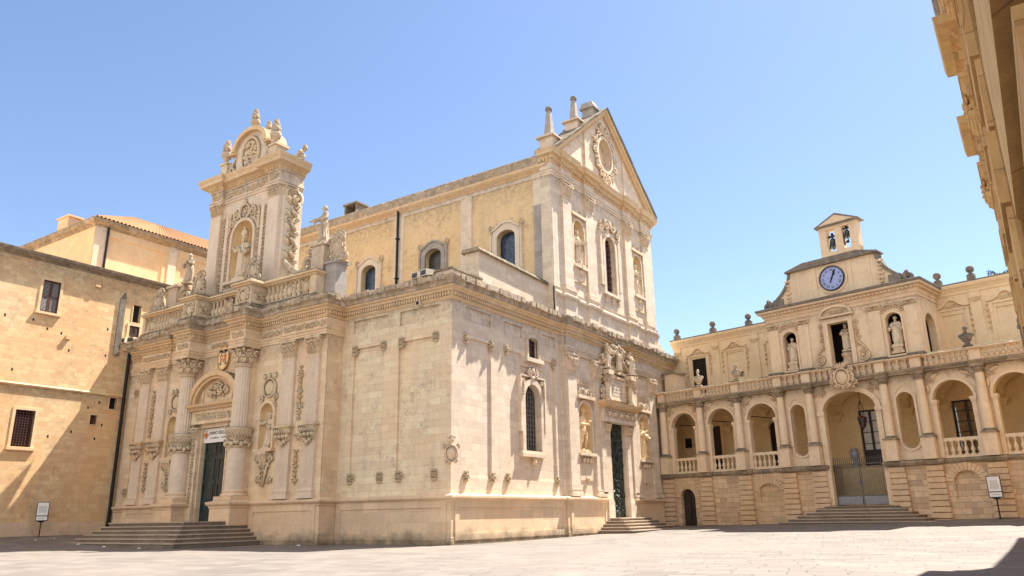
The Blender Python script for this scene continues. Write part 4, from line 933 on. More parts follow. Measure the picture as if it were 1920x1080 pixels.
b = MB(); b.molding(wpc, [(-.2, 22.0), (.05, 22.02), (.05, 22.15), (.1, 22.18), (.1, 22.3), (.15, 22.36), (.03, 22.4), (.03, 22.85), (-.2, 22.86)]); b.obj('west_entablature', M['west'], wf)
b = MB(); b.molding(wpc, [(-.2, 22.85), (.06, 22.86), (.1, 22.94), (.1, 23.06), (.22, 23.12), (.24, 23.24), (.44, 23.32), (.46, 23.5), (.5, 23.58), (.54, 23.68), (.2, 23.76), (-.3, 23.8)]); b.dentils(wpc, .26, .12, .08, .24, 22.96, 23.1); b.obj('west_cornice', M['cornice'], wf)
for u in (WY-4.45, WY+4.45):
    n_ = niche('niche', wf, GU, u-.7, u+.7, 16.65, 19.1, .55, M['niche'], M['west'], .14, .1)
    b = MB(); b.box(GU, u-.95, u+.95, -.02, .2, 20.05, 20.25)
    for s in (-1, 1): b.fblob(GU, u+s*.6, .06, 19.75, .16, .08, .14); b.scroll(GU, u+s*.3, .06, 20.4, .15, 1.3, .05, -s, pi/2)
    b.obj('niche_ornament', M['carve_w'], n_); b = MB(); b.box(GU, u-.8, u+.8, -.02, .08, 15.5, 16.5); b.fblob(GU, u, .1, 16.25, .14, .12, .25); garland(b, GU, u, 15.5, 15.7, .4, .06, 2); b.obj('niche_console', M['carve_w'], n_)
b = MB(); b.frame(GU, upw, .3, -.02, .12); b.box(GU, WY-1.25, WY+1.25, -.02, .2, 15.6, 15.8); b.box(GU, WY-1.5, WY-1.2, -.02, .14, 16.2, 20.1); b.box(GU, WY+1.2, WY+1.5, -.02, .14, 16.2, 20.1)
wn = b.obj('great_window', M['west'], wf)
b = MB()
for s in (-1, 1):
    b.scroll(GU, WY+s*1.2, .1, 20.35, .28, 1.5, .09, s, -pi/2); b.scroll(GU, WY+s*.45, .1, 20.75, .35, 1.5, .11, -s, pi/2); b.fblob(GU, WY+s*1.35, .1, 20.75, .14, .12, .18); frieze(b, GU, WY+s*.8-.3, WY+s*.8+.3, 19.95, .4, .08, 2)
b.fblob(GU, WY, .12, 20.9, .22, .16, .35); b.obj('window_crest', M['carve_w'], wn)
for s in (-1, 0, 1): b = MB(); garland(b, GU, WY+s*.95, 15.0, 15.65, .3, .05, 3+s); b.obj('sill_drop', M['carve_w'], wn)
b = MB(); b.fill(GU, arch(WY-.8, WY+.8, 15.8, 19.2, .8), [], -.3); b.obj('pane', M['purpleglass'], wn)
b = MB()
for i in range(1, 4): b.box(GU, WY-.78+i*.39-.025, WY-.78+i*.39+.025, -.29, -.22, 15.85, 19.9)
for i in range(10): b.box(GU, WY-.75, WY+.75, -.29, -.23, 16.0+i*.4-.02, 16.0+i*.4+.02)
b.obj('glazing_bars', M['redwood'], wn)
# pediment
AP = 30.05; el, er = 9.75, 25.3; zb = 23.78
b = MB(); oc = [(WY+1.02*math.cos(2*pi*i/32), 26.35+1.25*math.sin(2*pi*i/32)) for i in range(32)]
b.fill(GU, [(el+.3, zb-.1), (er-.3, zb-.1), (WY, AP-.2)], [oc], .02); b.rim(GU, oc, .02, -.7); b.fill(FW(-.3), [(el+.3, zb-.1), (er-.3, zb-.1), (WY, AP-.2)], [], 0)
pd = b.obj('pediment', M['west'], wf)
for s in (-1, 1): b = MB(); b.box(GU, WY+s*3.0-.14, WY+s*3.0+.14, 0, .14, zb-.1, AP-.45-3.15*.86); b.obj('pediment_strip', M['west'], pd)
b = MB(); b.fill(FW(-.48), [(WY+1.3*math.cos(2*pi*i/24), 26.35+1.5*math.sin(2*pi*i/24)) for i in range(24)], [], 0); b.obj('oculus_back', M['niche'], pd)
b = MB(); b.frame(GU, oc, .22, 0, .16); n = 12
for i in range(n):
    a = 2*pi*i/n+.1; b.scroll(GU, WY+1.55*math.cos(a), .1, 26.35+1.8*math.sin(a), .3, 1.4, .1, 1 if i % 2 else -1, a); b.fblob(GU, WY+1.45*math.cos(a+.26), .08, 26.35+1.7*math.sin(a+.26), .2, .12, .16, a)
for s in (-1, 1): b.scroll(GU, WY+s*.35, .12, 28.35, .35, 1.4, .12, -s, pi/2); b.scroll(GU, WY+s*.3, .12, 24.35, .32, 1.4, .11, s, -pi/2)
b.fblob(GU, WY, .12, 24.0, .2, .12, .3); b.obj('oculus_carving', M['carve_w'], pd)
sl = (AP-zb)/(WY-el)
for s, e0 in ((-1, el), (1, er)):
    def rk(t, d, h): return Vector((.2+d, e0+(WY-e0)*t, zb+(AP-zb)*t+h))
    b = MB()
    prof = [(-.1, -.62), (.06, -.6), (.12, -.48), (.24, -.42), (.26, -.3), (.42, -.22), (.46, -.06), (-.1, -.05)]
    vs = [rk(t, d, h) for t in (0, 1) for d, h in prof]; m = len(prof)
    b.add(vs, [(k, m+k, m+k+1, k+1) for k in range(m-1)] + [tuple(range(m)), tuple(range(m, 2*m))])
    nd = 46
    for i in range(nd):
        t = (i+.5)/nd; w_ = .06; p = [rk(t-w_*.1, .08, -.56), rk(t+w_*.1, .08, -.56), rk(t+w_*.1, .22, -.56), rk(t-w_*.1, .22, -.56), rk(t-w_*.1, .08, -.43), rk(t+w_*.1, .08, -.43), rk(t+w_*.1, .22, -.43), rk(t-w_*.1, .22, -.43)]; b.hexa(p)
    b.obj('raking_cornice', M['cornice'], pd)
    b = MB(); nst = 4
    for i in range(nst):
        t0, t1 = i/nst, (i+1)/nst; h = .18 if i % 2 == 0 else .10
        b.hexa([rk(t0, -1.2, -.05), rk(t0, .5, -.05), rk(t1, .5, -.05), rk(t1, -1.2, -.05), rk(t0, -1.2, h), rk(t0, .56, h), rk(t1, .56, h), rk(t1, -1.2, h)])
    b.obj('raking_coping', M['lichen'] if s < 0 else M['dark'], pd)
def obelisk(y, z, ztop, x=-.75):
    b = MB(); F = FW(x)
    b.box(F, y-.5, y+.5, -.5, .5, z-1.6, z); b.box(F, y-.68, y+.68, -.68, .68, z, z+.12); b.taper(F, y-.56, y+.56, -.56, .56, z+.12, z+.2, .1, .1)
    o = b.obj('obelisk', M['west'], ch)
    b = MB(); h = ztop-z-.2; b.hexa([Vector((x+sx*q, y+sy*q, zz)) for zz, q in ((z+.2, .27), (ztop-.35, .13)) for sx, sy in ((-1, -1), (1, -1), (1, 1), (-1, 1))]); b.obj('spike', M['greypil'], o)
    b = MB(); b.blob((x, y, ztop-.2), .24, None, 16, 10); b.obj('ball', M['dark'], o)
obelisk(10.5, 24.85, 27.3, -.25); obelisk(14.0, 27.55, 29.75, -.25)
b = MB(); F = FW(-.35); b.box(F, 16.25, 17.15, -.45, .45, 28.5, 29.85); b.box(F, 16.08, 17.32, -.6, .6, 29.85, 30.0); b.taper(F, 16.15, 17.25, -.55, .55, 30.0, 30.5, .25, .25); b.obj('gable_pedestal', M['greypil'], ch)
# sloping buttress and aisle wall at the far end
b = MB(); b.prism(FW(-.1), [(24.9, 12.8), (24.9, 14.7), (25.5, 14.2), (26.5, 13.5), (28.2, 12.9), (28.2, 12.8)], -.7, 0); b.obj('sloping_buttress', M['west'], ch)
b = MB(); b.hexa([Vector(p) for p in ((-3.0, 24.5, 12.6), (-2.2, 24.5, 12.6), (-2.2, 31, 12.6), (-3.0, 31, 12.6), (-3.0, 24.5, 14.9), (-2.2, 24.5, 14.9), (-2.2, 31, 14.6), (-3.0, 31, 14.6))]); b.obj('aisle_wall', M['greypil'], ch)

# ---------------------------------------------------------------- steps
def steps(name, F, u0, u1, d0, n, rise, tread, ztop, label, cat, skipR=False):
    b = MB()
    for i in range(n):     # i = 0 top landing
        e = i*tread; z1 = ztop-i*rise
        for q in range(1):
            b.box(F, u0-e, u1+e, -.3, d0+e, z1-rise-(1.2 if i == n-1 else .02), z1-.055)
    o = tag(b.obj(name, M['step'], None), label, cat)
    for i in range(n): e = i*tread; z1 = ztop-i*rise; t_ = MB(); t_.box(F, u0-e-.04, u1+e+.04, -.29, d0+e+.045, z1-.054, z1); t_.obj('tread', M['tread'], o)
    return o
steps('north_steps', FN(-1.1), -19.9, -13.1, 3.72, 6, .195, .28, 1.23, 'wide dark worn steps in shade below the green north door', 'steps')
steps('west_steps', FW(.15), 15.2, 19.7, .95, 5, .175, .35, 1.03, 'pale stone steps in sun below the bronze west door', 'steps')
# ================================================================ STATUES
def ring(b, rows, n=20, folds=0, ph=0):
    """loft of elliptical rings: (z, rx, ry, cx, cy, fold depth)"""
    vs = []
    for z, rx, ry, cx, cy, fd in rows:
        for i in range(n):
            a = 2*pi*i/n; q = 1+1.5*fd*math.sin(folds*a+ph+z*1.5)+fd*.7*math.sin((folds*2+1)*a+ph*2)
            vs.append((cx+rx*q*math.cos(a), cy+ry*q*math.sin(a), z))
    m = len(rows)
    b.add(vs, [(j*n+i, j*n+(i+1) % n, (j+1)*n+(i+1) % n, (j+1)*n+i) for j in range(m-1) for i in range(n)], True)
    b.add(vs[:n], [tuple(range(n-1, -1, -1))]); b.add(vs[-n:], [tuple(range(n))])
def hand(b, p, d, s=1.0):
    """palm, four unequal bent fingers and a thumb, pointing along d"""
    p = Vector(p); d = Vector(d).normalized(); side = d.cross(Vector((0, 0, 1))); side = side.normalized() if side.length > .1 else Vector((1, 0, 0)); dn = d.cross(side)
    b.blob(p+d*.045*s, (.048*s, .048*s, .05*s))
    for i, L in enumerate((.07, .085, .08, .06)):
        q = p+d*.07*s+side*(i-1.5)*.022*s; b.tube([q, q+d*L*.55*s, q+(d*L*.9+dn*L*.35)*s], [.014*s, .013*s, .010*s], 5)
    q = p+d*.03*s-side*.045*s; b.tube([q, q+(d*.035-side*.03)*s, q+(d*.06-side*.03)*s], [.016*s, .014*s, .011*s], 5)
def head(b, c, kind, yaw=0):
    c = Vector(c); m = Matrix.Rotation(yaw, 3, 'Z')
    b.blob(c, (.083, .10, .125), m, 14, 10); b.blob(c+m @ Vector((0, -.045, -.075)), (.055, .055, .055), m)       # skull, jaw
    b.blob(c+m @ Vector((0, -.105, -.01)), (.018, .03, .035), m); b.blob(c+m @ Vector((0, -.088, -.06)), (.03, .02, .012), m)
    for s in (-1, 1): b.blob(c+m @ Vector((s*.034, -.085, .022)), (.02, .018, .012), m); b.blob(c+m @ Vector((s*.085, .005, -.005)), (.015, .025, .035), m); b.blob(c+m @ Vector((s*.035, -.09, .045)), (.028, .02, .012), m)
    if kind in ('hair', 'beard', 'long'):
        b.blob(c+Vector((0, .03, .045)), (.10, .11, .10)); r = random.Random(int(c.z*100))
        for i in range(10):
            a = pi*(i/9)*1.1-.15; b.blob(c+m @ Vector((.095*math.cos(a), .05+.06*math.sin(a), -.02+.05*r.random())), (.035, .035, .05 if kind != 'long' else .11))
    if kind in ('beard', 'mitre'): b.blob(c+m @ Vector((0, -.085, -.13)), (.055, .045, .085), m)
    if kind == 'mitre':
        for dy in (-.03, .03): b.add([tuple(c+m @ Vector(q)) for q in ((-.10, dy-.07, .06), (.10, dy-.07, .06), (.10, dy+.07, .06), (-.10, dy+.07, .06), (-.115, dy-.04, .2), (.115, dy-.04, .2), (.115, dy+.04, .2), (-.115, dy+.04, .2), (0, dy, .40))],
                [(0, 1, 2, 3), (0, 1, 5, 4), (1, 2, 6, 5), (2, 3, 7, 6), (3, 0, 4, 7), (4, 5, 8), (5, 6, 8), (6, 7, 8), (7, 4, 8)])
    if kind == 'veil': b.blob(c+Vector((0, .03, .02)), (.115, .12, .14)); b.blob(c+Vector((0, .05, -.16)), (.13, .10, .14))
    if kind == 'helmet': b.blob(c+Vector((0, .02, .05)), (.105, .12, .11)); b.blob(c+Vector((0, .06, .17)), (.03, .13, .06))
    if kind == 'cap': b.blob(c+Vector((0, .02, .06)), (.105, .115, .09)); b.blob(c+Vector((0, .02, .11)), (.12, .13, .03))
def arm(b, sh, el, ha, r=(.075, .075, .05), sleeve=0):
    b.tube([sh, (Vector(sh)*.5+Vector(el)*.5), el], [r[0], r[0]*1.05, r[1]], 9); b.blob(sh, r[0]*1.05); b.blob(el, r[1]*1.02)
    b.tube([el, (Vector(el)*.5+Vector(ha)*.5), ha], [r[1], r[1]*.92, r[2]*.85], 9); hand(b, ha, Vector(ha)-Vector(el))
    if sleeve:
        e = Vector(el)*.35+Vector(ha)*.65; b.tube([el, e, e+Vector((0, 0, -sleeve))], [r[1]*1.3, r[1]*1.7, .03], 8)
def figure(kind, hd, yaw=0, la=None, ra=None, sway=.04, ph=0., legs=False, staff=None, extra=None):
    """standing draped figure about 1.8 m tall, facing -Y, its feet at z = 0.12 on a small block"""
    b = MB(); b.box(FN(0), -.30, .30, -.24, .24, 0, .1)
    if legs:
        for s, kx, ky in ((-1, -.10, 0), (1, .13, -.10)):
            hip = (s*.10, 0, .92); kn = (kx*1.0, ky-.02, .5); an = (kx*1.1, ky+.06, .16)
            b.tube([hip, kn], [.105, .07], 9); b.blob(kn, .072); b.tube([kn, (kx*1.05, ky+.05, .36), an], [.068, .068, .042], 9); b.blob((kx*1.1, ky-.02, .13), (.05, .13, .045))
        ring(b, [(.72, .22, .18, sway, 0, .12), (.92, .20, .15, sway, 0, .05), (1.08, .155, .12, sway*.6, 0, 0), (1.3, .20, .14, 0, 0, 0), (1.44, .20, .11, 0, 0, 0), (1.5, .08, .08, 0, 0, 0), (1.58, .06, .06, 0, -.01, 0)], 20, 8)
        b.tube([(-.2, .02, 1.42), (-.22, .14, 1.0), (-.16, .18, .3)], [.09, .13, .17], 8)
    else:
        ring(b, [(.1, .27, .23, 0, 0, .10), (.16, .255, .22, 0, 0, .11), (.5, .235, .20, sway*.8, 0, .10), (.8, .215, .18, sway, -.01, .07), (.98, .20, .165, sway, 0, .05), (1.14, .17, .135, sway*.6, 0, .03), (1.32, .20, .145, 0, 0, .03), (1.43, .195, .115, 0, 0, .01), (1.5, .085, .085, 0, 0, 0), (1.58, .06, .06, 0, -.01, 0)], 28, 7, ph)
        b.blob((sway+.09, -.14, .55), (.075, .09, .28), None, 10, 8); b.blob((.12, -.2, .13), (.05, .10, .04)); b.blob((-.1, -.2, .13), (.05, .09, .04))
        b.tube([(-.2, -.05, 1.42), (-.02, -.17, 1.15), (.17, -.14, .95), (.24, -.02, .75)], [.05, .06, .07, .06], 7); b.tube([(.24, .0, .95), (.2, -.1, .6), (.22, -.1, .25)], [.06, .055, .05], 6)
        if kind == 'cope': ring(b, [(.3, .31, .25, 0, .05, .05), (.8, .30, .24, 0, .05, .05), (1.2, .28, .2, 0, .03, .04), (1.42, .2, .13, 0, .02, 0)], 24, 6, ph+1)
    la = la or ((-.31, -.03, 1.15), (-.2, -.22, 1.02)); ra = ra or ((.31, -.03, 1.15), (.2, -.24, 1.1))
    arm(b, (-.2, 0, 1.39), la[0], la[1], sleeve=0 if legs else .16); arm(b, (.2, 0, 1.39), ra[0], ra[1], sleeve=0 if legs else .16)
    b.tube([(0, 0, 1.45), (0, -.015, 1.62)], [.07, .058], 10)
    head(b, (0, -.03, 1.69), hd, yaw)
    if staff: b.tube([staff[0], staff[1]], .022, 6); b.blob(staff[1], .05)
    for p, r in (extra or ()): b.blob(p, r)
    return b
def place(name, b, loc, rz, s, mat, label, cat='statue', group=None, vox=.017):
    b.v = [(x*s, y*s, z*s) for x, y, z in b.v]
    o = b.obj(name, mat, None, loc); o.rotation_euler = (0, 0, rz)
    md = o.modifiers.new('blend', 'REMESH'); md.mode = 'VOXEL'; md.voxel_size = vox*s; md.use_smooth_shade = True
    return tag(o, label, cat, group)
S = M['statue']; SL = M['statue_l']
# north front
M['statue_w'] = stone('ochre_statue_stone', (.52, .39, .25), .12, None, 0, (.5, .3, .12), .5, (.25, .22, .19), .3, bump=.3)
place('bishop_statue', figure('cope', 'mitre', .2, ((-.32, -.05, 1.18), (-.2, -.3, 1.25)), ((.32, -.05, 1.12), (.27, -.3, 1.0)), .05, .6, staff=((.3, -.3, .1), (.3, -.3, 1.9))), (XC-.1, -.3, 15.52), .0, 1.72, SL, 'tall mitred bishop statue in the high ochre niche of the carved gable tower')
place('saint_statue', figure('', 'hair', -.5, ((-.42, -.12, 1.28), (-.62, -.34, 1.22)), ((.30, -.1, 1.14), (.12, -.24, 1.05)), -.05, 1.3), (-9.3, -.2, 16.42), -.35, 1.33, S, 'grey saint statue stretching an arm out in front of the yellow clerestory')
place('saint_statue', figure('', 'veil', .4, None, ((.3, -.1, 1.16), (.05, -.26, 1.3)), .06, 2.2), (-22.3, -.2, 16.42), .3, 1.18, S, 'veiled weathered saint statue between the gable tower and the orange building')
place('saint_statue', figure('', 'beard', -.3, ((-.36, -.16, 1.22), (-.5, -.38, 1.3)), ((.3, -.06, 1.12), (.16, -.26, .98)), .05, .2), (-11.95, -.92, 4.96), -.1, 1.13, SL, 'pale bearded saint statue in the niche between green door and plain corner bay')
place('saint_statue', figure('', 'hair', .3, None, ((.32, -.1, 1.15), (.3, -.34, 1.2)), -.05, 3.0), (-20.65, -.92, 4.96), .1, 1.1, SL, 'saint statue in the niche between green door and orange building')
# west front
place('soldier_saint_statue', figure('', 'hair', -.4, ((-.34, .0, 1.14), (-.08, -.24, 1.12)), ((.36, -.06, 1.16), (.16, -.26, 1.24)), .05, 0, legs=True), (.0, 12.85, 4.82), R(90)+.1, 1.5, M['statue_w'], 'bare legged cloaked saint statue in the niche between grilled window and bronze door')
place('saint_statue', figure('', 'beard', .3, ((-.34, -.05, 1.1), (-.1, -.28, 1.3)), ((.33, -.05, 1.16), (.18, -.28, 1.05)), -.05, 1.7), (.0, 21.35, 4.82), R(90), 1.45, M['statue_w'], 'robed saint statue in the niche between bronze door and palace')
place('saint_statue', figure('', 'beard', -.2, None, ((.32, -.12, 1.18), (.26, -.36, 1.15)), .05, .9, staff=((.26, -.36, .1), (.26, -.36, 1.8))), (.05, WY-4.45, 16.67), R(90), 1.45, SL, 'pale bearded saint statue with staff in the upper niche nearer the yellow clerestory')
place('saint_statue', figure('', 'hair', .3, ((-.34, -.05, 1.1), (-.1, -.3, 1.25)), None, -.05, 2.6), (.05, WY+4.45, 16.67), R(90), 1.42, SL, 'pale saint statue in the upper west niche farther from the yellow clerestory')
# group on the west portal pediment
for u, d, z, s, hd, ph, lab in ((17.1, .45, 10.4, .80, 'veil', .3, 'small standing madonna statue inside the west portal pediment'), (15.35, .5, 10.3, .92, 'hair', 1.1, 'weathered figure perched on the west portal pediment slope nearer the grilled window'),
                                (18.85, .5, 10.3, .92, 'hair', 2.3, 'weathered figure perched on the west portal pediment slope nearer the palace'), (16.6, .3, 11.55, .62, 'hair', 0, 'cherub at the west portal apex, the one nearer the grilled window'), (17.6, .3, 11.55, .62, 'hair', 2, 'cherub at the west portal apex, the one nearer the palace')):
    p = GW2(u, d, z); place('figure_statue', figure('', hd, 0, ((-.38, -.1, 1.3), (-.45, -.3, 1.45)), None, .06, ph), p, R(90)+(.3 if u < 17 else -.3), s, SL if z < 10.35 or u == 17.1 else S, lab, 'statue', None, .021)
# ================================================================ BISHOP'S PALACE (own frame: x right, y back)
PRZ = math.atan2(-.2149, .97664)
pa = empty('bishops_palace', 'long cream palace with arched loggia, balustraded terrace, clock pavilion and bell cote', 'palace', (.25, 24.07, 0), PRZ)
pm = Matrix.Translation(Vector((.25, 24.07, 0))) @ Matrix.Rotation(PRZ, 4, 'Z')
def pw(u, off, z): return pm @ Vector((u, off, z))
P0 = FN(0); PC = 13.87
UC = (.52, 3.6, 6.55, 9.65, 11.6, 16.14, 18.14, 21.2, 24.15, 27.2)          # column axes
ARC = (2.06, 5.08, 8.1, 19.65, 22.67, 25.68); OV = (10.62, 17.13)
U1 = 29.0
# ground storey
b = MB(); dh = arch(1.38, 2.52, .1, 2.3, .55)
bl = [arch(7.45, 8.8, 1.75, 2.55, .42), arch(19.0, 20.3, 1.75, 2.65, .55), arch(25.0, 26.3, 1.75, 2.65, .55)]
b.wall(P0, rect(0, 12.25, -.8, 3.7), [dh], 0, .35, [(bl[0], [])], .14); b.wall(P0, rect(15.5, U1, -.8, 3.7), [], 0, .3, [(bl[1], []), (bl[2], [])], .14)
b.box(P0, 12.23, 12.25, -3, 0, -.8, 3.7); b.box(P0, 15.5, 15.52, -3, 0, -.8, 3.7)
b.obj('ground_wall', M['rust'], pa)
rr = random.Random(4)
for u in UC:
    b = MB(); n = 11; z0, z1 = .1, 3.55; h = (z1-z0)/n
    b.box(P0, u-.36, u+.36, -.02, .09, -.6, z1)
    for i in range(n):
        t = i/(n-1); wdt = .53-.09*t; d = .30-.12*t; j = rr.uniform(-.012, .012)
        b.box(P0, u-wdt+j, u+wdt+j, -.02, d+j, z0+i*h+.03-(.7 if i == 0 else 0), z0+(i+1)*h-.03)
    b.obj('rusticated_pier', M['rustpier'], pa)
for k, lp in enumerate([dh]+bl):
    b = MB(); u0 = min(p[0] for p in lp); u1 = max(p[0] for p in lp); c = (u0+u1)/2; zs = lp[1][1]; spr = 2.3 if k == 0 else (2.55, 2.65, 2.65)[k-1]; r = (u1-u0)/2; rs = (.55, .42, .55, .55)[k]
    for i in range(13):
        a0 = pi*i/13+.012; a1 = pi*(i+1)/13-.012; o = .42
        pts = [(c+q*math.cos(a), spr+q2*math.sin(a)) for q, q2, a in ((r, rs, a0), (r+o, rs+o, a0), (r+o, rs+o, a1), (r, rs, a1))]; b.prism(P0, pts, -.02, .045+rr.uniform(0, .025))
    b.obj('voussoirs', M['rustpier'], pa)
b = MB(); b.fill(P0, arch(1.3, 2.6, .0, 2.3, .6), [], -.3); dr = b.obj('arched_door', M['wood'], pa)
b = MB(); b.box(P0, 1.93, 1.97, -.3, -.27, .2, 2.85); b.blob(P0(2.1, -.26, 1.5), .05); b.obj('door_meeting_stile', M['iron'], dr)
# ledge
led = [(-.1, 0), (.15, 0), (.15, -.2), (.92, -.2), (.92, 0), (3.15, 0), (3.15, -.2), (4.05, -.2), (4.05, 0), (6.1, 0), (6.1, -.2), (7.0, -.2), (7.0, 0), (9.2, 0), (9.2, -.2), (12.1, -.2), (12.1, .4)]
ledr = [(15.6, .4), (15.6, -.2), (18.6, -.2), (18.6, 0), (20.75, 0), (20.75, -.2), (21.65, -.2), (21.65, 0), (23.7, 0), (23.7, -.2), (24.6, -.2), (24.6, 0), (U1, 0)]
for pth in (led, ledr):
    b = MB(); b.molding(pth, [(-.2, 3.58), (.05, 3.6), (.12, 3.7), (.15, 3.74), (.15, 3.84), (.05, 3.88), (-.4, 3.9)]); b.obj('mossy_ledge', M['lichen'], pa)
# loggia floor, back wall, vault
b = MB(); b.add([(0, 0, 3.87), (12.2, 0, 3.87), (12.2, 3.6, 3.87), (0, 3.6, 3.87)], [(0, 1, 2, 3)]); b.add([(15.5, 0, 3.87), (U1, 0, 3.87), (U1, 3.6, 3.87), (15.5, 3.6, 3.87)], [(0, 1, 2, 3)]); b.add([(12, -.4, 1.50), (15.7, -.4, 1.50), (15.7, 1.7, 1.50), (12, 1.7, 1.50)], [(0, 1, 2, 3)]); b.box(FN(1.6), 12.0, 15.7, -2.0, 0, 1.3, 3.8); b.obj('loggia_floor', M['loggia'], pa)
BW = FN(3.5); FB_ = FN(3.5)
dw = [rect(1.75, 2.85, 3.88, 7.35), rect(6.7, 7.75, 3.88, 7.2), rect(12.95, 14.25, 3.88, 7.35), rect(18.45, 19.95, 4.3, 7.35), rect(24.0, 25.4, 4.3, 7.35)]
b = MB(); b.wall(BW, rect(-.5, U1, 3.5, 9.2), dw, 0, .2); b.box(FN(3.5), -.55, -.5, 0, 3.6, 3.5, 9.2); b.box(FN(3.5), 12.0, 15.7, -.04, -.02, 1.0, 3.9); b.box(FN(3.5), U1, U1+.05, 0, 3.6, 3.5, 9.2)
lw = b.obj('loggia_wall', M['loggia'], pa)
b = MB(); bays = [(.5, 3.58), (3.58, 6.57), (6.57, 9.6), (9.6, 11.65), (11.65, 16.1), (16.1, 18.15), (18.15, 21.2), (21.2, 24.2), (24.2, 27.2)]
for u0, u1 in bays:
    n = 14; g = []
    for j in range(n+1):
        for i in range(n+1):
            a = 2*i/n-1; c = 2*j/n-1; zc = 7.15+1.32*max(math.sqrt(max(0, 1-a*a)), math.sqrt(max(0, 1-c*c))); g.append((u0+(u1-u0)*i/n, .2+3.25*j/n, zc))
    b.add(g, [(j*(n+1)+i, j*(n+1)+i+1, (j+1)*(n+1)+i+1, (j+1)*(n+1)+i) for j in range(n) for i in range(n)])
b.obj('groin_vault', M['loggia'], lw)
for u0, u1 in bays[1:]:
    b = MB(); b.taper(FN(3.45), u0-.08, u0+.08, -.1, .1, 6.75, 7.1, -.2, -.2); b.box(FN(3.45), u0-.34, u0+.34, -.1, .34, 7.1, 7.2); b.obj('vault_corbel', M['loggia'], lw)
for k, lp in enumerate(dw):
    u0, u1, z0, z1 = lp[0][0], lp[1][0], lp[0][1], lp[2][1]
    b = MB(); b.frame(BW, lp, .26, -.02, .07); dd = b.obj('door' if z0 < 4 else 'window', M['loggia'], pa)
    b = MB()
    if k in (0, 1): b.box(BW, u0, u1, -.18, -.1, z0, z1); b.obj('door_leaf', M['black'] if k else M['wood'], dd); continue
    b.fill(BW, lp, [], -.16); b.obj('pane', M['palepane'] if k == 2 else M['mirror'], dd)
    b = MB(); c = (u0+u1)/2; b.frame(BW, [(u0+.09, z0+.09), (u1-.09, z0+.09), (u1-.09, z1-.09), (u0+.09, z1-.09)], .09, -.15, -.06); b.box(BW, c-.06, c+.06, -.15, -.05, z0, z1)
    for i in range(1, 5): z = z0+(z1-z0)*i/5; b.box(BW, u0, u1, -.15, -.09, z-.018, z+.018)
    if k == 2: b.box(BW, u0, u1, -.15, -.07, z0, z0+1.0)
    b.obj('dark_frame', M['wood'], dd)
# arcade
b = MB(); ho = [arch(c-1.03, c+1.03, 3.92, 7.05) for c in ARC] + [stadium(c-.48, c+.48, 4.52, 7.72) for c in OV]
big = arch(PC-1.6, PC+1.6, 3.92, 7.05, 1.1, 20)
outer = [(0, 3.85), (PC-1.6, 3.85)] + [(PC+1.6*math.cos(pi-pi*i/20), 7.05+1.1*math.sin(pi*i/20)) for i in range(21)] + [(PC+1.6, 3.85), (U1, 3.85), (U1, 8.72), (0, 8.72)]
b.fill(P0, outer, ho, 0); b.fill(FN(.38), outer, ho, 0)
for h in ho: b.rim(P0, h, 0, -.38)
b.rim(P0, outer[1:24], 0, -.38)
for s in (-1, 1): b.box(P0, PC+s*1.72-.14, PC+s*1.72+.14, -.38, .0, .8, 3.86)
ar = b.obj('arcade_wall', M['palace'], pa)
for c in ARC:
    b = MB(); b.frame(P0, arch(c-1.03, c+1.03, 7.05, 7.05)[2:], .16, -.02, .08, False)
    for s in (-1, 1):
        u = c+s*1.0; b.box(P0, u-.11, u+.11, -.3, .06, 3.9, 6.9); b.box(P0, u-.17, u+.17, -.32, .12, 6.9, 7.07); b.box(P0, u-.14, u+.14, -.3, .09, 6.8, 6.9)
    b.obj('arch_moulding', M['palace'], ar)
for c in OV:
    b = MB(); b.frame(P0, [p for p in stadium(c-.48, c+.48, 4.52, 7.72)], .13, -.02, .07); b.box(P0, c-.72, c+.72, -.01, .03, 3.92, 4.4); b.frame(P0, [(c-.62, 7.35), (c-.5, 7.6), (c-.3, 7.95), (c, 8.1), (c+.3, 7.95), (c+.5, 7.6), (c+.62, 7.35)][::-1], .06, -.02, .06, False); b.obj('oval_moulding', M['palace'], ar)
b = MB(); b.frame(P0, [(PC+1.6*math.cos(pi*i/20), 7.05+1.1*math.sin(pi*i/20)) for i in range(21)], .3, -.02, .09, False)
for s in (-1, 1): b.box(P0, PC+s*1.72-.16, PC+s*1.72+.16, -.3, .09, 1.2, 6.85); b.box(P0, PC+s*1.75-.22, PC+s*1.75+.22, -.32, .15, 6.85, 7.08)
b.obj('arch_moulding', M['palace'], ar)
for c in ARC:
  for s in (-1, 1):
    b = MB(); frieze(b, P0, c+s*1.1-.3, c+s*1.1+.3, 8.2, .42, .03, int(c*10)); b.fblob(P0, c+s*.8, .04, 8.42, .3, .06, .12, -s*.5); b.fblob(P0, c+s*1.2, .04, 7.75, .1, .06, .3)
    b.obj('spandrel_relief', M['pal_orn'], ar)
for s in (-1, 1): b = MB(); frieze(b, P0, PC+s*1.75-.4, PC+s*1.75+.4, 8.2, .5, .03, 3); garland(b, P0, PC+s*1.45, 7.95, 8.5, .4, .04, 5); b.obj('spandrel_relief', M['pal_orn'], ar)
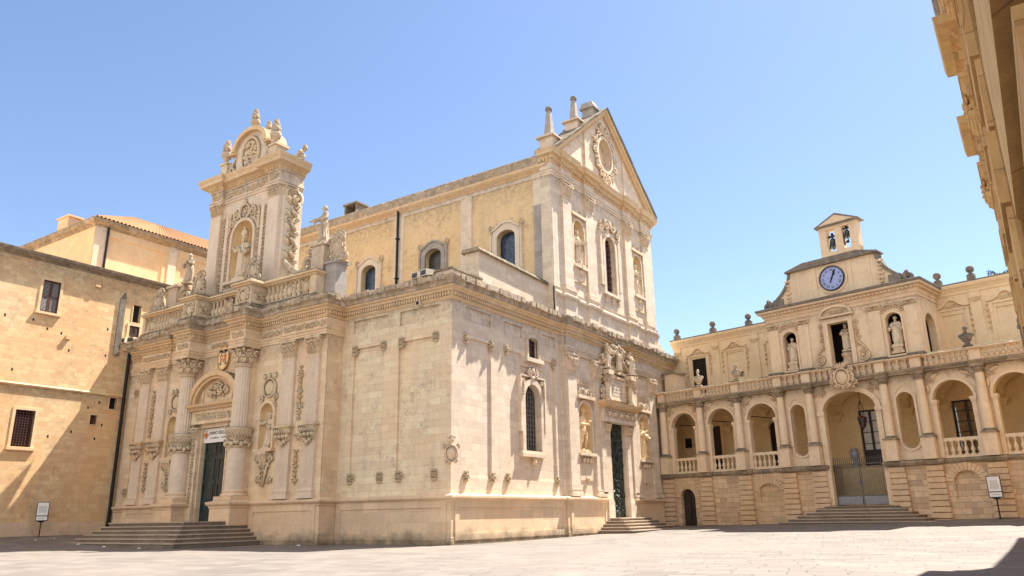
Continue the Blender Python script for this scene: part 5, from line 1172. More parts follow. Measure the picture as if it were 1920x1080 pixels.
for u in UC:
    b = MB(); b.lathe(P0(u, .26, 0), [(.25, 5.25), (.255, 6.2), (.215, 8.25)], 20)
    o = b.obj('column', M['palace'], pa)
    b = MB(); c2 = P0(u, .26, 0); b.lathe(c2, [(.22, 8.25), (.25, 8.27), (.25, 8.31), (.21, 8.34), (.23, 8.4), (.3, 8.58)], 16)
    for i in range(8): a = 2*pi*i/8; b.blob((c2.x+.25*math.cos(a), c2.y+.25*math.sin(a), 8.47), (.07, .07, .1))
    b.box(P0, u-.33, u+.33, -.05, .58, 8.58, 8.7); b.obj('capital', M['lichen'], o)
    b = MB(); b.box(P0, u-.4, u+.4, -.05, .6, 5.06, 5.13); b.lathe(P0(u, .26, 0), [(.36, 5.12), (.37, 5.17), (.3, 5.2), (.31, 5.25), (.25, 5.28)], 18); b.obj('column_base', M['lichen'], o)
    b = MB(); b.box(P0, u-.33, u+.33, -.05, .52, 3.88, 5.06); b.obj('pedestal', M['palace'], o)
# lower balustrades
bq = baluster_mb(.76, .12, 8).obj('baluster', M['palace'], None); pbm = bq.data; bpy.data.objects.remove(bq)
def put(me, par, loc, name='baluster'):
    o = bpy.data.objects.new(name, me); col.objects.link(o); o.parent = par; o.location = loc
for c in ARC:
    b = MB(); b.box(P0, c-1.0, c+1.0, -.24, -.02, 4.78, 4.95); b.box(P0, c-1.0, c+1.0, -.22, -.02, 3.9, 4.02); lb = b.obj('loggia_balustrade', M['palace'], pa)
    for i in range(6): put(pbm, lb, P0(c-.83+i*.332, -.13, 4.02))
# terrace balustrade
tb = [(-.2, 0), (.2, 0), (.2, -.5), (.84, -.5), (.84, -.32), (3.28, -.32), (3.28, -.5), (3.92, -.5), (3.92, -.32), (6.23, -.32), (6.23, -.5), (6.87, -.5), (6.87, -.32), (9.33, -.32), (9.33, -.56), (9.97, -.56), (9.97, -.42), (11.28, -.42), (11.28, -.56), (11.92, -.56), (11.92, -.42),
      (15.82, -.42), (15.82, -.56), (16.46, -.56), (16.46, -.42), (17.82, -.42), (17.82, -.56), (18.46, -.56), (18.46, -.32), (20.88, -.32), (20.88, -.5), (21.52, -.5), (21.52, -.32), (23.83, -.32), (23.83, -.5), (24.47, -.5), (24.47, -.32), (U1, -.32)]
b = MB(); b.molding(tb, [(-.5, 8.66), (.03, 8.68), (.05, 8.76), (.12, 8.82), (.14, 8.9), (.0, 8.94), (-.5, 8.96)]); ta = b.obj('terrace_cornice', M['lichen'], pa)
b = MB(); b.molding(tb, [(-.32, 9.5), (.0, 9.5), (.05, 9.54), (.1, 9.58), (.1, 9.64), (.0, 9.68), (-.36, 9.68), (-.32, 9.5)]); tr = b.obj('terrace_balustrade', M['pal_orn'], pa)
b = MB(); b.molding(tb, [(-.33, 9.683), (.03, 9.684), (-.02, 9.72), (-.3, 9.73)]); b.obj('rail_moss', M['lichen'], tr)
b = MB(); b.add([(-.2, -.1, 8.9), (U1, -.1, 8.9), (U1, 3.6, 8.95), (-.2, 3.6, 8.95)], [(0, 1, 2, 3)]); b.obj('terrace_floor', M['lichen'], pa)
for u in UC:
    b = MB(); dd = .44 if 9 < u < 19 else .38
    b.box(P0, u-.27, u+.27, .1, dd+.06, 8.94, 9.52); b.obj('rail_pedestal', M['palace'], tr)
b = MB(); b.box(P0, 9.9, PC-.6, -.1, .22, 8.94, 9.52); b.box(P0, PC+.6, 17.9, -.1, .22, 8.94, 9.52); b.obj('rail_back_panel', M['palace'], tr)
bq = baluster_mb(.57, .145, 8).obj('baluster', M['pal_orn'], None); tbm = bq.data; bpy.data.objects.remove(bq)
spans = [(.9, 3.25, 8), (3.95, 6.2, 8), (6.9, 9.3, 8), (10.0, 11.25, 3), (11.95, 13.1, 3), (14.65, 15.8, 3), (16.5, 17.8, 3), (18.5, 20.85, 8), (21.55, 23.8, 8), (24.5, 26.8, 7)]
for u0, u1, n in spans:
    for i in range(n): put(tbm, tr, P0(u0+(u1-u0)*(i+.5)/n, .24 if not 9.9 < u0 < 17.9 else .34, 8.94))
b = MB(); cartouche(b, FN(-.5), PC+.1, 8.95, 1.25, 1.35, .12, True)
for s in (-1, 1): frieze(b, FN(-.5), PC+.1+s*.65-.22, PC+.1+s*.65+.22, 8.6, .5, .05, 3); garland(b, FN(-.5), PC+.1+s*.55, 8.2, 9.25, .4, .05, 5)
b.obj('stone_shield', M['pal_orn'], pa)
# stair hut on the terrace corner
b = MB(); b.box(FN(1.0), .0, .95, -1.2, 0, 8.9, 11.2); b.obj('stair_hut', M['stonebox'], pa)
b = MB(); b.box(FN(1.0), -.15, 1.1, -1.3, .12, 11.2, 11.36); b.obj('stair_hut_slab', M['lichen'], pa)
# upper storey
UP = FN(3.5)
up_h = [rect(.92, 2.12, 9.6, 12.55), rect(4.75, 5.15, 10.7, 11.1)]
b = MB(); b.wall(UP, rect(-.7, U1, 8.8, 14.2), [up_h[0]], 0, .25, [(rect(3.95, 5.3, 9.2, 12.55), [up_h[1]]), (rect(18.85, 20.0, 9.2, 12.45), []), (rect(21.7, 22.9, 9.2, 12.45), []), (rect(7.6, 8.6, 9.2, 12.5), []), (rect(24.5, 25.7, 9.2, 12.45), [])], .07)
b.box(FN(3.5), -.7, U1, -9, -.3, 8.8, 14.1)
uw = b.obj('upper_wall', M['pal_up'], pa)
b = MB(); b.fill(UP, rect(.9, 2.15, 9.5, 12.6), [], -.22); b.fill(UP, rect(4.7, 5.2, 10.65, 11.15), [], -.3); w_ = b.obj('grilled_window', M['black'], pa)
b = MB()
for i in range(7): b.box(UP, .97+i*.18, 1.0+i*.18, -.14, -.1, 9.5, 12.55)
for i in range(14): b.box(UP, .92, 2.12, -.14, -.11, 9.6+i*.21, 9.63+i*.21)
b.frame(UP, rect(1.0, 2.04, 9.6, 12.47), .08, -.2, -.05); b.obj('window_grille', M['wood'], w_)
for c in (1.52, 4.62, 8.1, 19.42, 22.3, 25.1):
    b = MB()
    for s in (-1, 1): b.box(UP, c+s*.82-.1, c+s*.82+.1, -.02, .06, 9.0, 12.75)
    b.box(UP, c-.95, c+.95, -.02, .07, 12.7, 12.82)
    hp = [(c-1.0, 13.0), (c-.7, 13.0), (c-.42, 13.15), (c-.2, 13.38), (c, 13.45), (c+.2, 13.38), (c+.42, 13.15), (c+.7, 13.0), (c+1.0, 13.0)]
    b.prism(UP, hp+[(u, z-.14) for u, z in hp[::-1]], -.02, .16)
    o = b.obj('window_surround', M['pal_up'], pa)
    b = MB(); frieze(b, UP, c-.45, c+.45, 12.98, .3, .04, int(c*7))
    for s in (-1, 1): garland(b, UP, c+s*1.02, 11.0, 12.7, .22, .03, 3, .34); b.scroll(UP, c+s*1.05, .04, 12.5, .12, 1.3, .04, s, 0)
    b.obj('stucco_relief', M['pal_up'], o)
for u in (-.3, 3.05, 6.3, 20.75, 24.0):
    b = MB(); b.box(UP, u-.3, u+.3, -.02, .08, 8.9, 13.6); o = b.obj('upper_pilaster', M['pal_up'], pa)
    b = MB(); b.box(UP, u-.34, u+.34, -.02, .12, 13.25, 13.34); frieze(b, UP, u-.28, u+.28, 13.1, .3, .09, 4); b.obj('stucco_relief', M['pal_up'], o)
uc_ = [(-.8, 3.5), (9.1, 3.5)]; uc2 = [(18.7, 3.5), (U1, 3.5)]
for p_ in (uc_, uc2):
    b = MB(); b.molding(p_, [(-.2, 13.6), (.05, 13.62), (.07, 13.75), (.2, 13.95), (.26, 14.0), (.3, 14.12), (.3, 14.2), (-.1, 14.24)]); b.obj('upper_cornice', M['pal_up'], pa)
    b = MB(); b.molding(p_, [(-.2, 14.2), (.31, 14.203), (.31, 14.28), (.1, 14.34), (-.4, 14.36)]); b.add([(p_[0][0], 3.6, 14.3), (p_[1][0], 3.6, 14.3), (p_[1][0], 12, 14.5), (p_[0][0], 12, 14.5)], [(0, 1, 2, 3)]); b.obj('roof_coping', M['dark'], pa)
for u in (-.3, 2.95, 5.95, 18.9, 20.75, 23.8):
    b = MB(); c2 = (u, 3.55, 0); b.box(FN(3.55), u-.2, u+.2, -.2, .2, 14.3, 14.62); b.lathe(c2, [(.2, 14.62), (.22, 14.68), (.1, 14.74), (.1, 14.8)], 12); b.blob((u, 3.55, 15.0), .23, None, 14, 10); b.obj('ball_finial', M['dark'], pa)
b = MB(); rr = random.Random(8)
for i in range(260):
    u = 21.6+rr.random()*2.2; c2 = Vector((u, 3.5+rr.random()*.4, 14.36+rr.random()*.16*(1+math.sin(u*5)))); a = rr.random()*6; q = Vector((math.cos(a)*.05, math.sin(a)*.05, .03)); b.add([c2-q, c2+Vector((0, .0, .08)), c2+q], [(0, 1, 2)])
tag(b.obj('roof_weeds', M['weed'], None, Vector((.25, 24.07, 0))), 'low grey green weeds growing on the palace roof edge at far right', 'weeds'); bpy.context.scene.objects['roof_weeds'].rotation_euler = (0, 0, PRZ); bpy.context.scene.objects['roof_weeds']['kind'] = 'stuff'

# clock pavilion
PV = FN(.15); x0, x1 = 9.1, 18.64
nl = [arch(c-.46, c+.46, 9.95, 12.05, .42) for c in (10.6, 17.14)]; dr_ = rect(13.2, 14.5, 9.72, 12.5)
b = MB(); b.wall(PV, rect(x0, x1, 8.9, 13.3), nl+[dr_], 0, .45)
so_ = arch(-2.55, -.9, 9.6, 11.6, .8)       # arched opening in the sunlit side
FS = Fr((x1, 0, 0), (0, -1, 0), (1, 0, 0)); b.wall(FS, rect(-3.5, -.15, 8.9, 13.3), [so_], 0, .4)
FS2 = Fr((x0, 0, 0), (0, -1, 0), (-1, 0, 0)); b.wall(FS2, rect(-3.5, -.15, 8.9, 13.3), [so_], 0, .4)
b.add([(x0, .15, 13.4), (x1, .15, 13.4), (x1, 3.6, 13.4), (x0, 3.6, 13.4)], [(0, 1, 2, 3)])
pv = b.obj('clock_pavilion', M['palace'], pa)
b = MB(); b.fill(FN(2.6), rect(x0+.1, x1-.5, 9, 13.3), [], 0); b.obj('pavilion_back', M['wood'], pv)
for c in (9.55, 11.62, 16.12, 18.2):
    b = MB(); b.box(PV, c-.34, c+.34, -.02, .09, 9.72, 12.75); b.box(PV, c-.4, c+.4, -.02, .13, 9.68, 9.85)
    o = b.obj('pilaster', M['palace'], pv); b = MB(); b.box(PV, c-.4, c+.4, -.02, .16, 13.02, 13.1); frieze(b, PV, c-.34, c+.34, 12.9, .3, .1, 5)
    for s in (-1, 1): b.scroll(PV, c+s*.3, .12, 12.92, .12, 1.3, .04, -s, pi/2)
    b.obj('capital', M['pal_orn'], o)
    b = MB(); b.box(PV, c-.45, c+.45, .0, .5, 9.69, 9.86); b.obj('mossy_block', M['dark'], o)
for c, lp in zip((10.6, 17.14), nl):
    b = MB(); b.frame(PV, lp, .1, -.02, .06); o = b.obj('niche_frame', M['palace'], pv)
    b = MB(); frieze(b, PV, c-.7, c+.7, 12.82, .36, .03, 6)
    for s in (-1, 1): b.scroll(PV, c+s*.55, .04, 12.65, .16, 1.4, .05, -s, 0); b.bez(PV, [(c, 12.95), (c+s*.3, 13.1), (c+s*.5, 12.9), (c+s*.75, 12.75)], .05, .06)
    b.obj('niche_crest', M['pal_orn'], o)
b = MB(); b.frame(PV, dr_, .22, -.02, .1); b.frame(PV, rect(12.98, 14.72, 9.72, 12.72), .06, -.02, .14)
n = 14; A = [(13.85-1.05*math.cos(pi*i/n), 12.95+.62*math.sin(pi*i/n)) for i in range(n+1)]; B = [(13.85-.92*math.cos(pi*i/n), 12.97+.48*math.sin(pi*i/n)) for i in range(n+1)]
b.prism(PV, A+B[::-1], -.02, .3); b.prism(PV, A, -.02, .1); b.box(PV, 12.75, 14.95, -.02, .3, 12.84, 12.96); o = b.obj('pavilion_door', M['palace'], pv)
b = MB(); frieze(b, PV, 13.35, 14.35, 13.12, .3, .12, 2); b.obj('lunette_relief', M['pal_orn'], o)
for s in (-1, 1):
    b = MB()
    c = 13.85+s*1.35; b.scroll(PV, c, .05, 10.25, .36, 2.2, .09, s, -pi/2 if s > 0 else -pi/2); b.bez(PV, [(c+s*.2, 10.5), (c+s*.1, 10.9), (c-s*.35, 11.0), (c-s*.25, 11.4)], .06, .09)
    for z, q in ((11.45, .16), (11.85, .1), (12.4, .14)): b.scroll(PV, c-s*.22, .05, z, q, 1.4, .05, -s, 0)
    garland(b, PV, c-s*.25, 10.8, 12.3, .2, .04, 3, .22); b.obj('door_scroll', M['pal_orn'], o)
pvp = [(x0, 3.4), (x0, .15), (x1, .15), (x1, 3.4)]
b = MB(); b.molding(pvp, [(-.2, 13.25), (.04, 13.27), (.05, 13.45), (.1, 13.5), (.12, 13.68), (.22, 13.74), (.24, 13.84), (.42, 13.9), (.44, 14.0), (-.2, 14.02)]); b.dentils(pvp, .24, .12, .08, .3, 13.7, 13.82); b.obj('pavilion_cornice', M['pal_orn'], pv)
b = MB(); b.molding(pvp, [(-.2, 14.0), (.45, 14.003), (.5, 14.12), (.5, 14.18), (.1, 14.3), (-.4, 14.4)]); b.obj('cornice_moss', M['dark'], pv)
# gable with concave sides
GP = FN(.35); c = PC-.05
def concave(s): return [(c+s*(2.55+2.0*(1-math.sin(pi/2*(1-t)))), 14.2+2.25*(1-t)) if False else (c+s*(2.75+1.75*(t**2.2)), 16.5-2.25*t) for t in [i/10 for i in range(11)]]
poly = [(c-4.5, 14.2)] + concave(-1)[::-1][1:] + concave(1) 
b = MB(); b.prism(GP, poly, -.6, 0); gb = b.obj('clock_gable', M['palace'], pv)
b = MB(); b.prism(GP, [(c-3.05, 16.42), (c+3.05, 16.42), (c+3.05, 16.5), (c+2.7, 16.6), (c+1.75, 16.84), (c-1.75, 16.84), (c-2.7, 16.6), (c-3.05, 16.5)], -.75, .24); b.obj('gable_coping', M['dark'], gb)
for s in (-1, 1):
    P = concave(s); b = MB(); b.prism(GP, [(u, z) for u, z in P]+[(u+s*.16, z+.12) for u, z in P[::-1]], -.65, .08); b.scroll(GP, c+s*4.55, 0, 14.5, .3, 1.4, .16, s, pi/2); b.box(GP, c+s*3.75-.35, c+s*3.75+.35, -.6, .12, 14.3, 14.8) ; b.obj('gable_scroll', M['dark'], gb)
b = MB()
for u in (c-1.15, c+1.15): b.box(GP, u-.13, u+.13, -.02, .07, 14.3, 16.4)
for u in (c-2.25, c+2.35): b.box(GP, u-.07, u+.07, -.02, .05, 14.3, 16.4)
for s in (-1, 1): garland(b, GP, c+s*3.0, 14.5, 15.9, .5, .0, 2)
b.frame(GP, [(c+.88*math.cos(2*pi*i/32), 15.42+.88*math.sin(2*pi*i/32)) for i in range(32)], .1, -.02, .06); b.obj('gable_relief', M['palace'], gb)
# bell cote behind the gable
by = 2.3; BC = FN(by); k0, k1 = 12.62, 15.2
b = MB()
for u0, u1 in ((k0, 13.12), (13.67, 14.16), (14.66, k1)): b.box(BC, u0, u1, -.28, .28, 14.3, 19.3)
b.box(BC, k0, k1, -.3, .3, 14.3, 17.75); b.box(BC, k0, k1, -.3, .3, 19.3, 19.52)
bc = b.obj('bell_cote', M['palace'], pa)
b = MB(); b.prism(BC, [(k0-.2, 19.52), (k1+.2, 19.52), (k1+.2, 19.6), ((k0+k1)/2, 20.3), (k0-.2, 19.6)], -.5, .46); b.obj('pediment_roof', M['dark'], bc)
b = MB(); b.prism(BC, [(k0+.1, 19.62), (k1-.1, 19.62), ((k0+k1)/2, 20.15)], .44, .48); b.obj('pediment_face', M['palace'], bc)
# bells
def bell(u, z, label, s=1.0):
    p = pw(u, by, z); e = empty('bell', label, 'bell', p, PRZ)
    b = MB(); b.lathe((0, 0, 0), [(.27*s, -.36*s), (.25*s, -.3*s), (.19*s, -.1*s), (.16*s, .1*s), (.13*s, .2*s), (.05*s, .25*s), (.04*s, .3*s)], 18); b.obj('bell_body', M['bronze'], e)
    b = MB(); b.box(FN(0), -.3, .3, -.05, .05, .3*s, .42*s); b.blob((0, 0, .5*s), (.1, .08, .1)); b.obj('headstock', M['iron'], e)
    b = MB(); b.tube([(0, 0, -.1), (0, 0, -.42*s)], .02, 6); b.blob((0, 0, -.42*s), .05*s); b.obj('clapper', M['iron'], e)
bell(13.4, 18.45, 'larger dark bronze bell hanging alone in its bell cote opening', 1.12); bell(14.4, 18.85, 'smaller dark bronze bell hanging above an iron lever in the bell cote', .9)
b = MB(); b.tube([pw(14.18, by-.1, 18.9), pw(14.2, by-.1, 18.0)], .04, 5); b.tube([pw(14.2, by-.1, 18.1), pw(14.5, by-.1, 18.35)], .04, 5); b.blob(pw(14.42, by-.1, 18.2), .1); tag(b.obj('bell_lever', M['iron']), 'iron lever gear below the smaller bell', 'lever')
# clock
ck = empty('wall_clock', 'round lilac blue clock with roman numerals on the palace gable', 'clock', pw(c, .35-.03, 15.42), PRZ); ck.rotation_euler = (0, 0, PRZ)
F = FN(0)
b = MB(); b.prism(F, [(.74*math.cos(2*pi*i/40), .74*math.sin(2*pi*i/40)) for i in range(40)], 0, .05); b.obj('dial', M['dial'], ck)
b = MB(); b.frame(F, [(.74*math.cos(2*pi*i/40), .74*math.sin(2*pi*i/40)) for i in range(40)], .06, 0, .09); b.obj('rim', M['iron'], ck)
def text_mesh(body, size, mat, name, parent, mw, align='CENTER'):
    cu = bpy.data.curves.new(name, 'FONT'); cu.body = body; cu.size = size; cu.align_x = align; cu.align_y = 'CENTER'; cu.extrude = .004; cu.offset = size*.012
    t = bpy.data.objects.new(name, cu); col.objects.link(t); bpy.context.view_layer.update()
    me = bpy.data.meshes.new_from_object(t.evaluated_get(bpy.context.evaluated_depsgraph_get())); bpy.data.objects.remove(t)
    o = bpy.data.objects.new(name, me); col.objects.link(o); me.materials.clear(); me.materials.append(mat); o.parent = parent; o.matrix_local = mw; return o
up = Matrix.Rotation(pi/2, 4, 'X')
for i, s in enumerate(('XII', 'I', 'II', 'III', 'IIII', 'V', 'VI', 'VII', 'VIII', 'IX', 'X', 'XI')):
    a = -2*pi*i/12; text_mesh(s, .2, M['ink'], 'numeral', ck, Matrix.Translation((-.56*math.sin(a), -.058, .56*math.cos(a))) @ up @ Matrix.Rotation(a, 4, 'Z'))
def clockhand(name, a, L, w_, tail):
    b = MB(); ca, sa = math.cos(a), math.sin(a)
    def q(r, s): return (r*sa+s*ca, r*ca-s*sa)
    b.prism(F, [q(-tail, w_*.8), q(-tail, -w_*.8), q(0, -w_*.5), q(L*.55, -w_*.5), q(L*.7, -w_*1.6), q(L, 0), q(L*.7, w_*1.6), q(L*.55, w_*.5), q(0, w_*.5)], .07, .09); b.fblob(F, 0, .08, 0, .06, .03, .06); b.obj(name, M['iron'], ck)
clockhand('minute_hand', R(24), .62, .05, .3); clockhand('hour_hand', R(30), .42, .06, .1)
# statues of the pavilion
for u, hd, lab, la, ra, off, zz, sc_ in ((10.6, 'hair', 'robed statue leaning aside in the clock pavilion niche nearer the cathedral', None, ((.34, -.05, 1.2), (.2, .02, 1.05)), .45, 10.45, .92), (17.14, 'hair', 'robed statue with spread arms in the clock pavilion niche farther from the cathedral', ((-.36, -.08, 1.16), (-.34, -.24, 1.0)), ((.36, -.06, 1.16), (.34, -.2, .98)), .45, 10.5, 1.0)):
    place('saint_statue', figure('cope', hd, 0, la, ra, .05, u), pw(u, off, zz), PRZ, sc_, SL, lab)
    b = MB(); b.box(FN(0), -.36, .36, -.3, .3, 0, .14); b.box(FN(0), -.28, .28, -.24, .24, .14, .36); b.box(FN(0), -.33, .33, -.28, .28, .36, .46); tag(b.obj('statue_pedestal', M['pal_orn'], None, pw(u, off, zz-.46)), 'stepped stone pedestal under the %s robed statue of the clock pavilion' % ('leaning' if u < 12 else 'spread armed'), 'pedestal')
place('madonna_statue', figure('cope', 'veil', 0, ((-.3, -.1, 1.15), (-.06, -.26, 1.2)), ((.3, -.1, 1.15), (.08, -.28, 1.15)), .03, 1, extra=[((.12, -.24, 1.3), .07)]), pw(13.95, .9, 10.75), PRZ, .98, SL, 'crowned madonna statue in the dark middle doorway of the clock pavilion')
b = MB(); b.lathe((0, 0, 0), [(.42, 0), (.44, .3), (.36, .55), (.34, .7), (.44, .8), (.44, .9), (.3, 1.05)], 8); tag(b.obj('statue_pedestal', M['pal_orn'], None, pw(13.95, .9, 9.7)), 'grey moulded pedestal in the middle doorway of the clock pavilion', 'pedestal')
# busts on the terrace rail
def bust(seed, hd, yaw):
    b = MB(); b.lathe((0, 0, 0), [(.24, 0), (.24, .08), (.13, .14), (.12, .22), (.2, .28)], 14)
    ring(b, [(.25, .17, .12, 0, 0, .05), (.42, .27, .17, 0, 0, .06), (.58, .30, .17, 0, 0, .04), (.68, .24, .13, 0, 0, 0), (.74, .09, .09, 0, 0, 0), (.84, .065, .065, 0, -.01, 0)], 20, 6, seed)
    b.tube([(-.28, 0, .6), (-.05, -.2, .48), (.25, -.12, .35)], [.06, .07, .05], 7); b.blob((-.28, 0, .58), (.1, .12, .12)); b.blob((.28, 0, .58), (.1, .12, .12)); head(b, (0, -.03, .94), hd, yaw); return b
for u, hd, yw, mt, lab in ((3.7, 'helmet', .3, SL, 'pale bust on the terrace rail in front of the grilled window'), (6.68, 'hair', .4, S, 'stone bust on the terrace rail in front of the small dark opening'), (20.9, 'hair', -.1, M['dark'], 'dark weathered bust on the terrace rail before the blind window'), (23.75, 'hair', 0, M['dark'], 'dark bust on the terrace rail half hidden by the near building')):
    place('stone_bust', bust(u, hd, yw), pw(u, -.2, 9.73), PRZ, 1.08, mt, lab, 'bust')
# gate, urn and lantern in the great arch
ga = empty('iron_gate', 'grey iron gate with spear tops and solid lower plates in the great arch', 'gate', pw(PC, .3, 1.53), PRZ); F = FN(0)
for s in (-1, 1):
    b = MB()
    for i in range(13):
        u = s*(.06+i*.122); b.tube([F(u, 0, .5), F(u, 0, 2.62)], .016, 5); b.add([F(u-.03, 0, 2.62), F(u+.03, 0, 2.62), F(u, .012, 2.8), F(u, -.012, 2.8)], [(0, 1, 2), (0, 1, 3)])
    for i in range(12): u = s*(.12+i*.122); b.tube([F(u, 0, .5), F(u, 0, 2.2)], .010, 4)
    for z in (.5, 2.12, 2.34): b.box(F, min(s*.03, s*1.55), max(s*.03, s*1.55), -.02, .02, z, z+.045)
    b.box(F, s*.045-.02, s*.045+.02, -.025, .025, 0, 2.6); b.box(F, s*1.54-.025, s*1.54+.025, -.025, .025, 0, 2.6)
    lf = b.obj('gate_leaf', M['greyiron'], ga)
    b = MB(); b.box(F, min(s*.03, s*1.55), max(s*.03, s*1.55), -.012, .012, .02, .52); b.obj('kick_plate', M['plate'], lf)
b = MB(); b.box(F, -.09, .09, .02, .06, 1.15, 1.4); b.obj('lock_case', M['greyiron'], ga)
b = MB(); b.lathe((0, 0, 0), [(.18, 0), (.2, .06), (.1, .14), (.12, .25), (.27, .45), (.31, .7), (.26, .86), (.2, .92), (.27, 1.0), (.3, 1.05), (.2, 1.1)], 18)
for s in (-1, 1): b.tube([(s*.28, 0, .62), (s*.4, 0, .85), (s*.26, 0, .98)], .03, 6)
for i in range(10): b.blob((.12*math.cos(i*.63), .12*math.sin(i*.63), 1.12), .07)
b.v = [(x*.85, y*.85, z*.85) for x, y, z in b.v]; tag(b.obj('stone_urn', M['plate'], None, pw(13.0, 1.95, 3.95)), 'blue grey handled urn standing behind the iron gate', 'urn'); b = MB(); b.lathe((0, 0, 0), [(.3, 0), (.3, .1), (.24, .15)], 8)
tag(b.obj('urn_plinth', M['plate'], None, pw(13.0, 1.95, 3.8)), 'low stone plinth below the blue grey urn behind the gate', 'plinth')
la_ = empty('hanging_lantern', 'wrought iron lantern hanging on rods in the great arch', 'lantern', pw(13.95, 1.5, 8.3), PRZ)
b = MB(); b.tube([(0, 0, .2), (0, 0, -.6)], .015, 5)
for s in (-1, 1): b.tube([(0, 0, -.55), (s*.16, 0, -1.0), (s*.14, 0, -1.55)], .014, 5); b.tube([(0, 0, -.55), (0, s*.16, -1.0), (0, s*.14, -1.55)], .014, 5)
b.obj('hanger', M['iron'], la_)
b = MB(); b.lathe((0, 0, 0), [(.05, -1.5), (.3, -1.62), (.3, -1.68)], 8)
for i in range(8): a = 2*pi*i/8; b.tube([(.28*math.cos(a), .28*math.sin(a), -1.66), (.17*math.cos(a), .17*math.sin(a), -2.15)], .018, 4)
b.lathe((0, 0, 0), [(.18, -2.12), (.18, -2.18), (.05, -2.28), (.02, -2.36)], 8); b.obj('lantern_frame', M['redwood'], la_)
b = MB(); b.lathe((0, 0, 0), [(.25, -1.68), (.16, -2.13)], 8, False); b.obj('lantern_glass', M['greyglass'], la_)
# small framed notice in the first bay
b = MB(); b.box(BW, -.25, .3, .0, .05, 5.95, 6.65); o = b.obj('notice_board', M['black'], None, (.25, 24.07, 0)); o.rotation_euler = (0, 0, PRZ); tag(o, 'small dark framed notice on the loggia back wall in the first arch', 'notice')
# iron tie rods
for c in (ARC[0], ARC[1], ARC[2]):
    b = MB(); b.tube([(c-.9, .3, 7.35), (c+.1, 3.4, 7.3)], .03, 5); b.obj('tie_rod', M['iron'], pa)
# steps to the gate
def psteps():
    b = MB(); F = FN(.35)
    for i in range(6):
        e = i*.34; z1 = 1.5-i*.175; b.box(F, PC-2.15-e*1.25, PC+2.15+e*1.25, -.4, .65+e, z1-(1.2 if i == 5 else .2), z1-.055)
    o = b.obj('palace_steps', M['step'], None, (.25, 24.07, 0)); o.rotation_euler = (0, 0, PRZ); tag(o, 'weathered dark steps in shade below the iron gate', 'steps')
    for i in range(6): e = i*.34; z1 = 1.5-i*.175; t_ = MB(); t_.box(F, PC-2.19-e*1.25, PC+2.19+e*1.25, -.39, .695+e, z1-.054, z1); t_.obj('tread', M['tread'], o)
psteps()
for q in ('statue_pedestal', 'statue_pedestal.001', 'statue_pedestal.002'):
    if q in bpy.data.objects: bpy.data.objects[q].rotation_euler = (0, 0, PRZ)
# ================================================================ LEFT BUILDING (seen along its long wall)
lb = empty('ashlar_building', 'long orange ashlar building with shuttered windows and a diagonal shadow', 'building', (-27.5, -20, 0))
def L(b, name, mat, parent=None): return b.obj(name, mat, parent or lb, None if parent else (27.5, 20, 0))
LX = FW(-27.5)
w1 = rect(-6.8, -5.74, 14.05, 16.1); w2 = rect(-7.18, -6.06, 5.68, 7.86); w3 = rect(-.78, -.22, 14.5, 15.75); w4 = rect(-.9, -.18, 12.6, 14.25); w5 = rect(-2.72, -2.3, 7.35, 7.95); w6 = rect(-1.6, -1.1, 8.45, 9.2)
b = MB(); b.wall(LX, rect(-45, 12, -.8, 17.5), [w1, w2, w3, w4, w5, w6], 0, .28)
b.hexa([Vector(p) for p in ((-45, -45, -.8), (-28, -45, -.8), (-28, 12, -.8), (-45, 12, -.8), (-45, -45, 17.4), (-28, -45, 17.4), (-28, 12, 17.4), (-45, 12, 17.4))])
b.box(FN(-45), -45, -27.5, -.3, 0, -.8, 17.5)
L(b, 'wall', M['orange'])
b = MB(); rr = random.Random(6)
for i in range(16):
    u = -9.5+rr.random()*9; z = 3+rr.random()*13; b.box(LX, u-.05, u+.05, -.2, .006, z-.08, z+.08)
L(b, 'putlog_hole', M['black'])
b = MB(); b.molding([(-27.5, -45), (-27.5, 12)], [(-.1, 17.2), (.03, 17.22), (.06, 17.3), (.22, 17.36), (.26, 17.46), (-.1, 17.48)]); L(b, 'eaves', M['lichen'])
b = MB(); b.molding([(-27.5, -45), (-27.5, 12)], [(-.1, 17.47), (.34, 17.48), (.36, 17.58), (-.3, 17.7), (-1.2, 17.8)])
n = 180
for i in range(n):
    y = -12+i*.13
    b.tube([(-27.1, y, 17.62), (-27.9, y, 17.74)], .06, 6)
L(b, 'eaves_tiles', M['lichen'])
b = MB(); b.molding([(-27.5, -45), (-27.5, -.6)], [(0, 9.26), (.1, 9.28), (.12, 9.38), (.02, 9.46)]); L(b, 'string_course', M['orange'])
b = MB(); b.box(LX, -45, -.9, 0, .1, -.8, 1.35); L(b, 'base_course', M['plinth'])
b = MB(); b.prism(LX, [(-1.8, 12.0), (-1.4, 12.0), (-1.4, 16.1), (-1.5, 16.45), (-1.8, 15.9)], -.05, .1); L(b, 'shadow_strip', M['dark'])  # shallow dark strip paints a pointed cast shadow on the wall
b = MB(); b.box(LX, -3.62, -3.32, 0, .2, 16.35, 16.75); b.box(LX, -5.0, -4.72, 0, .14, 12.55, 12.8); L(b, 'stone_bracket', M['orange'])
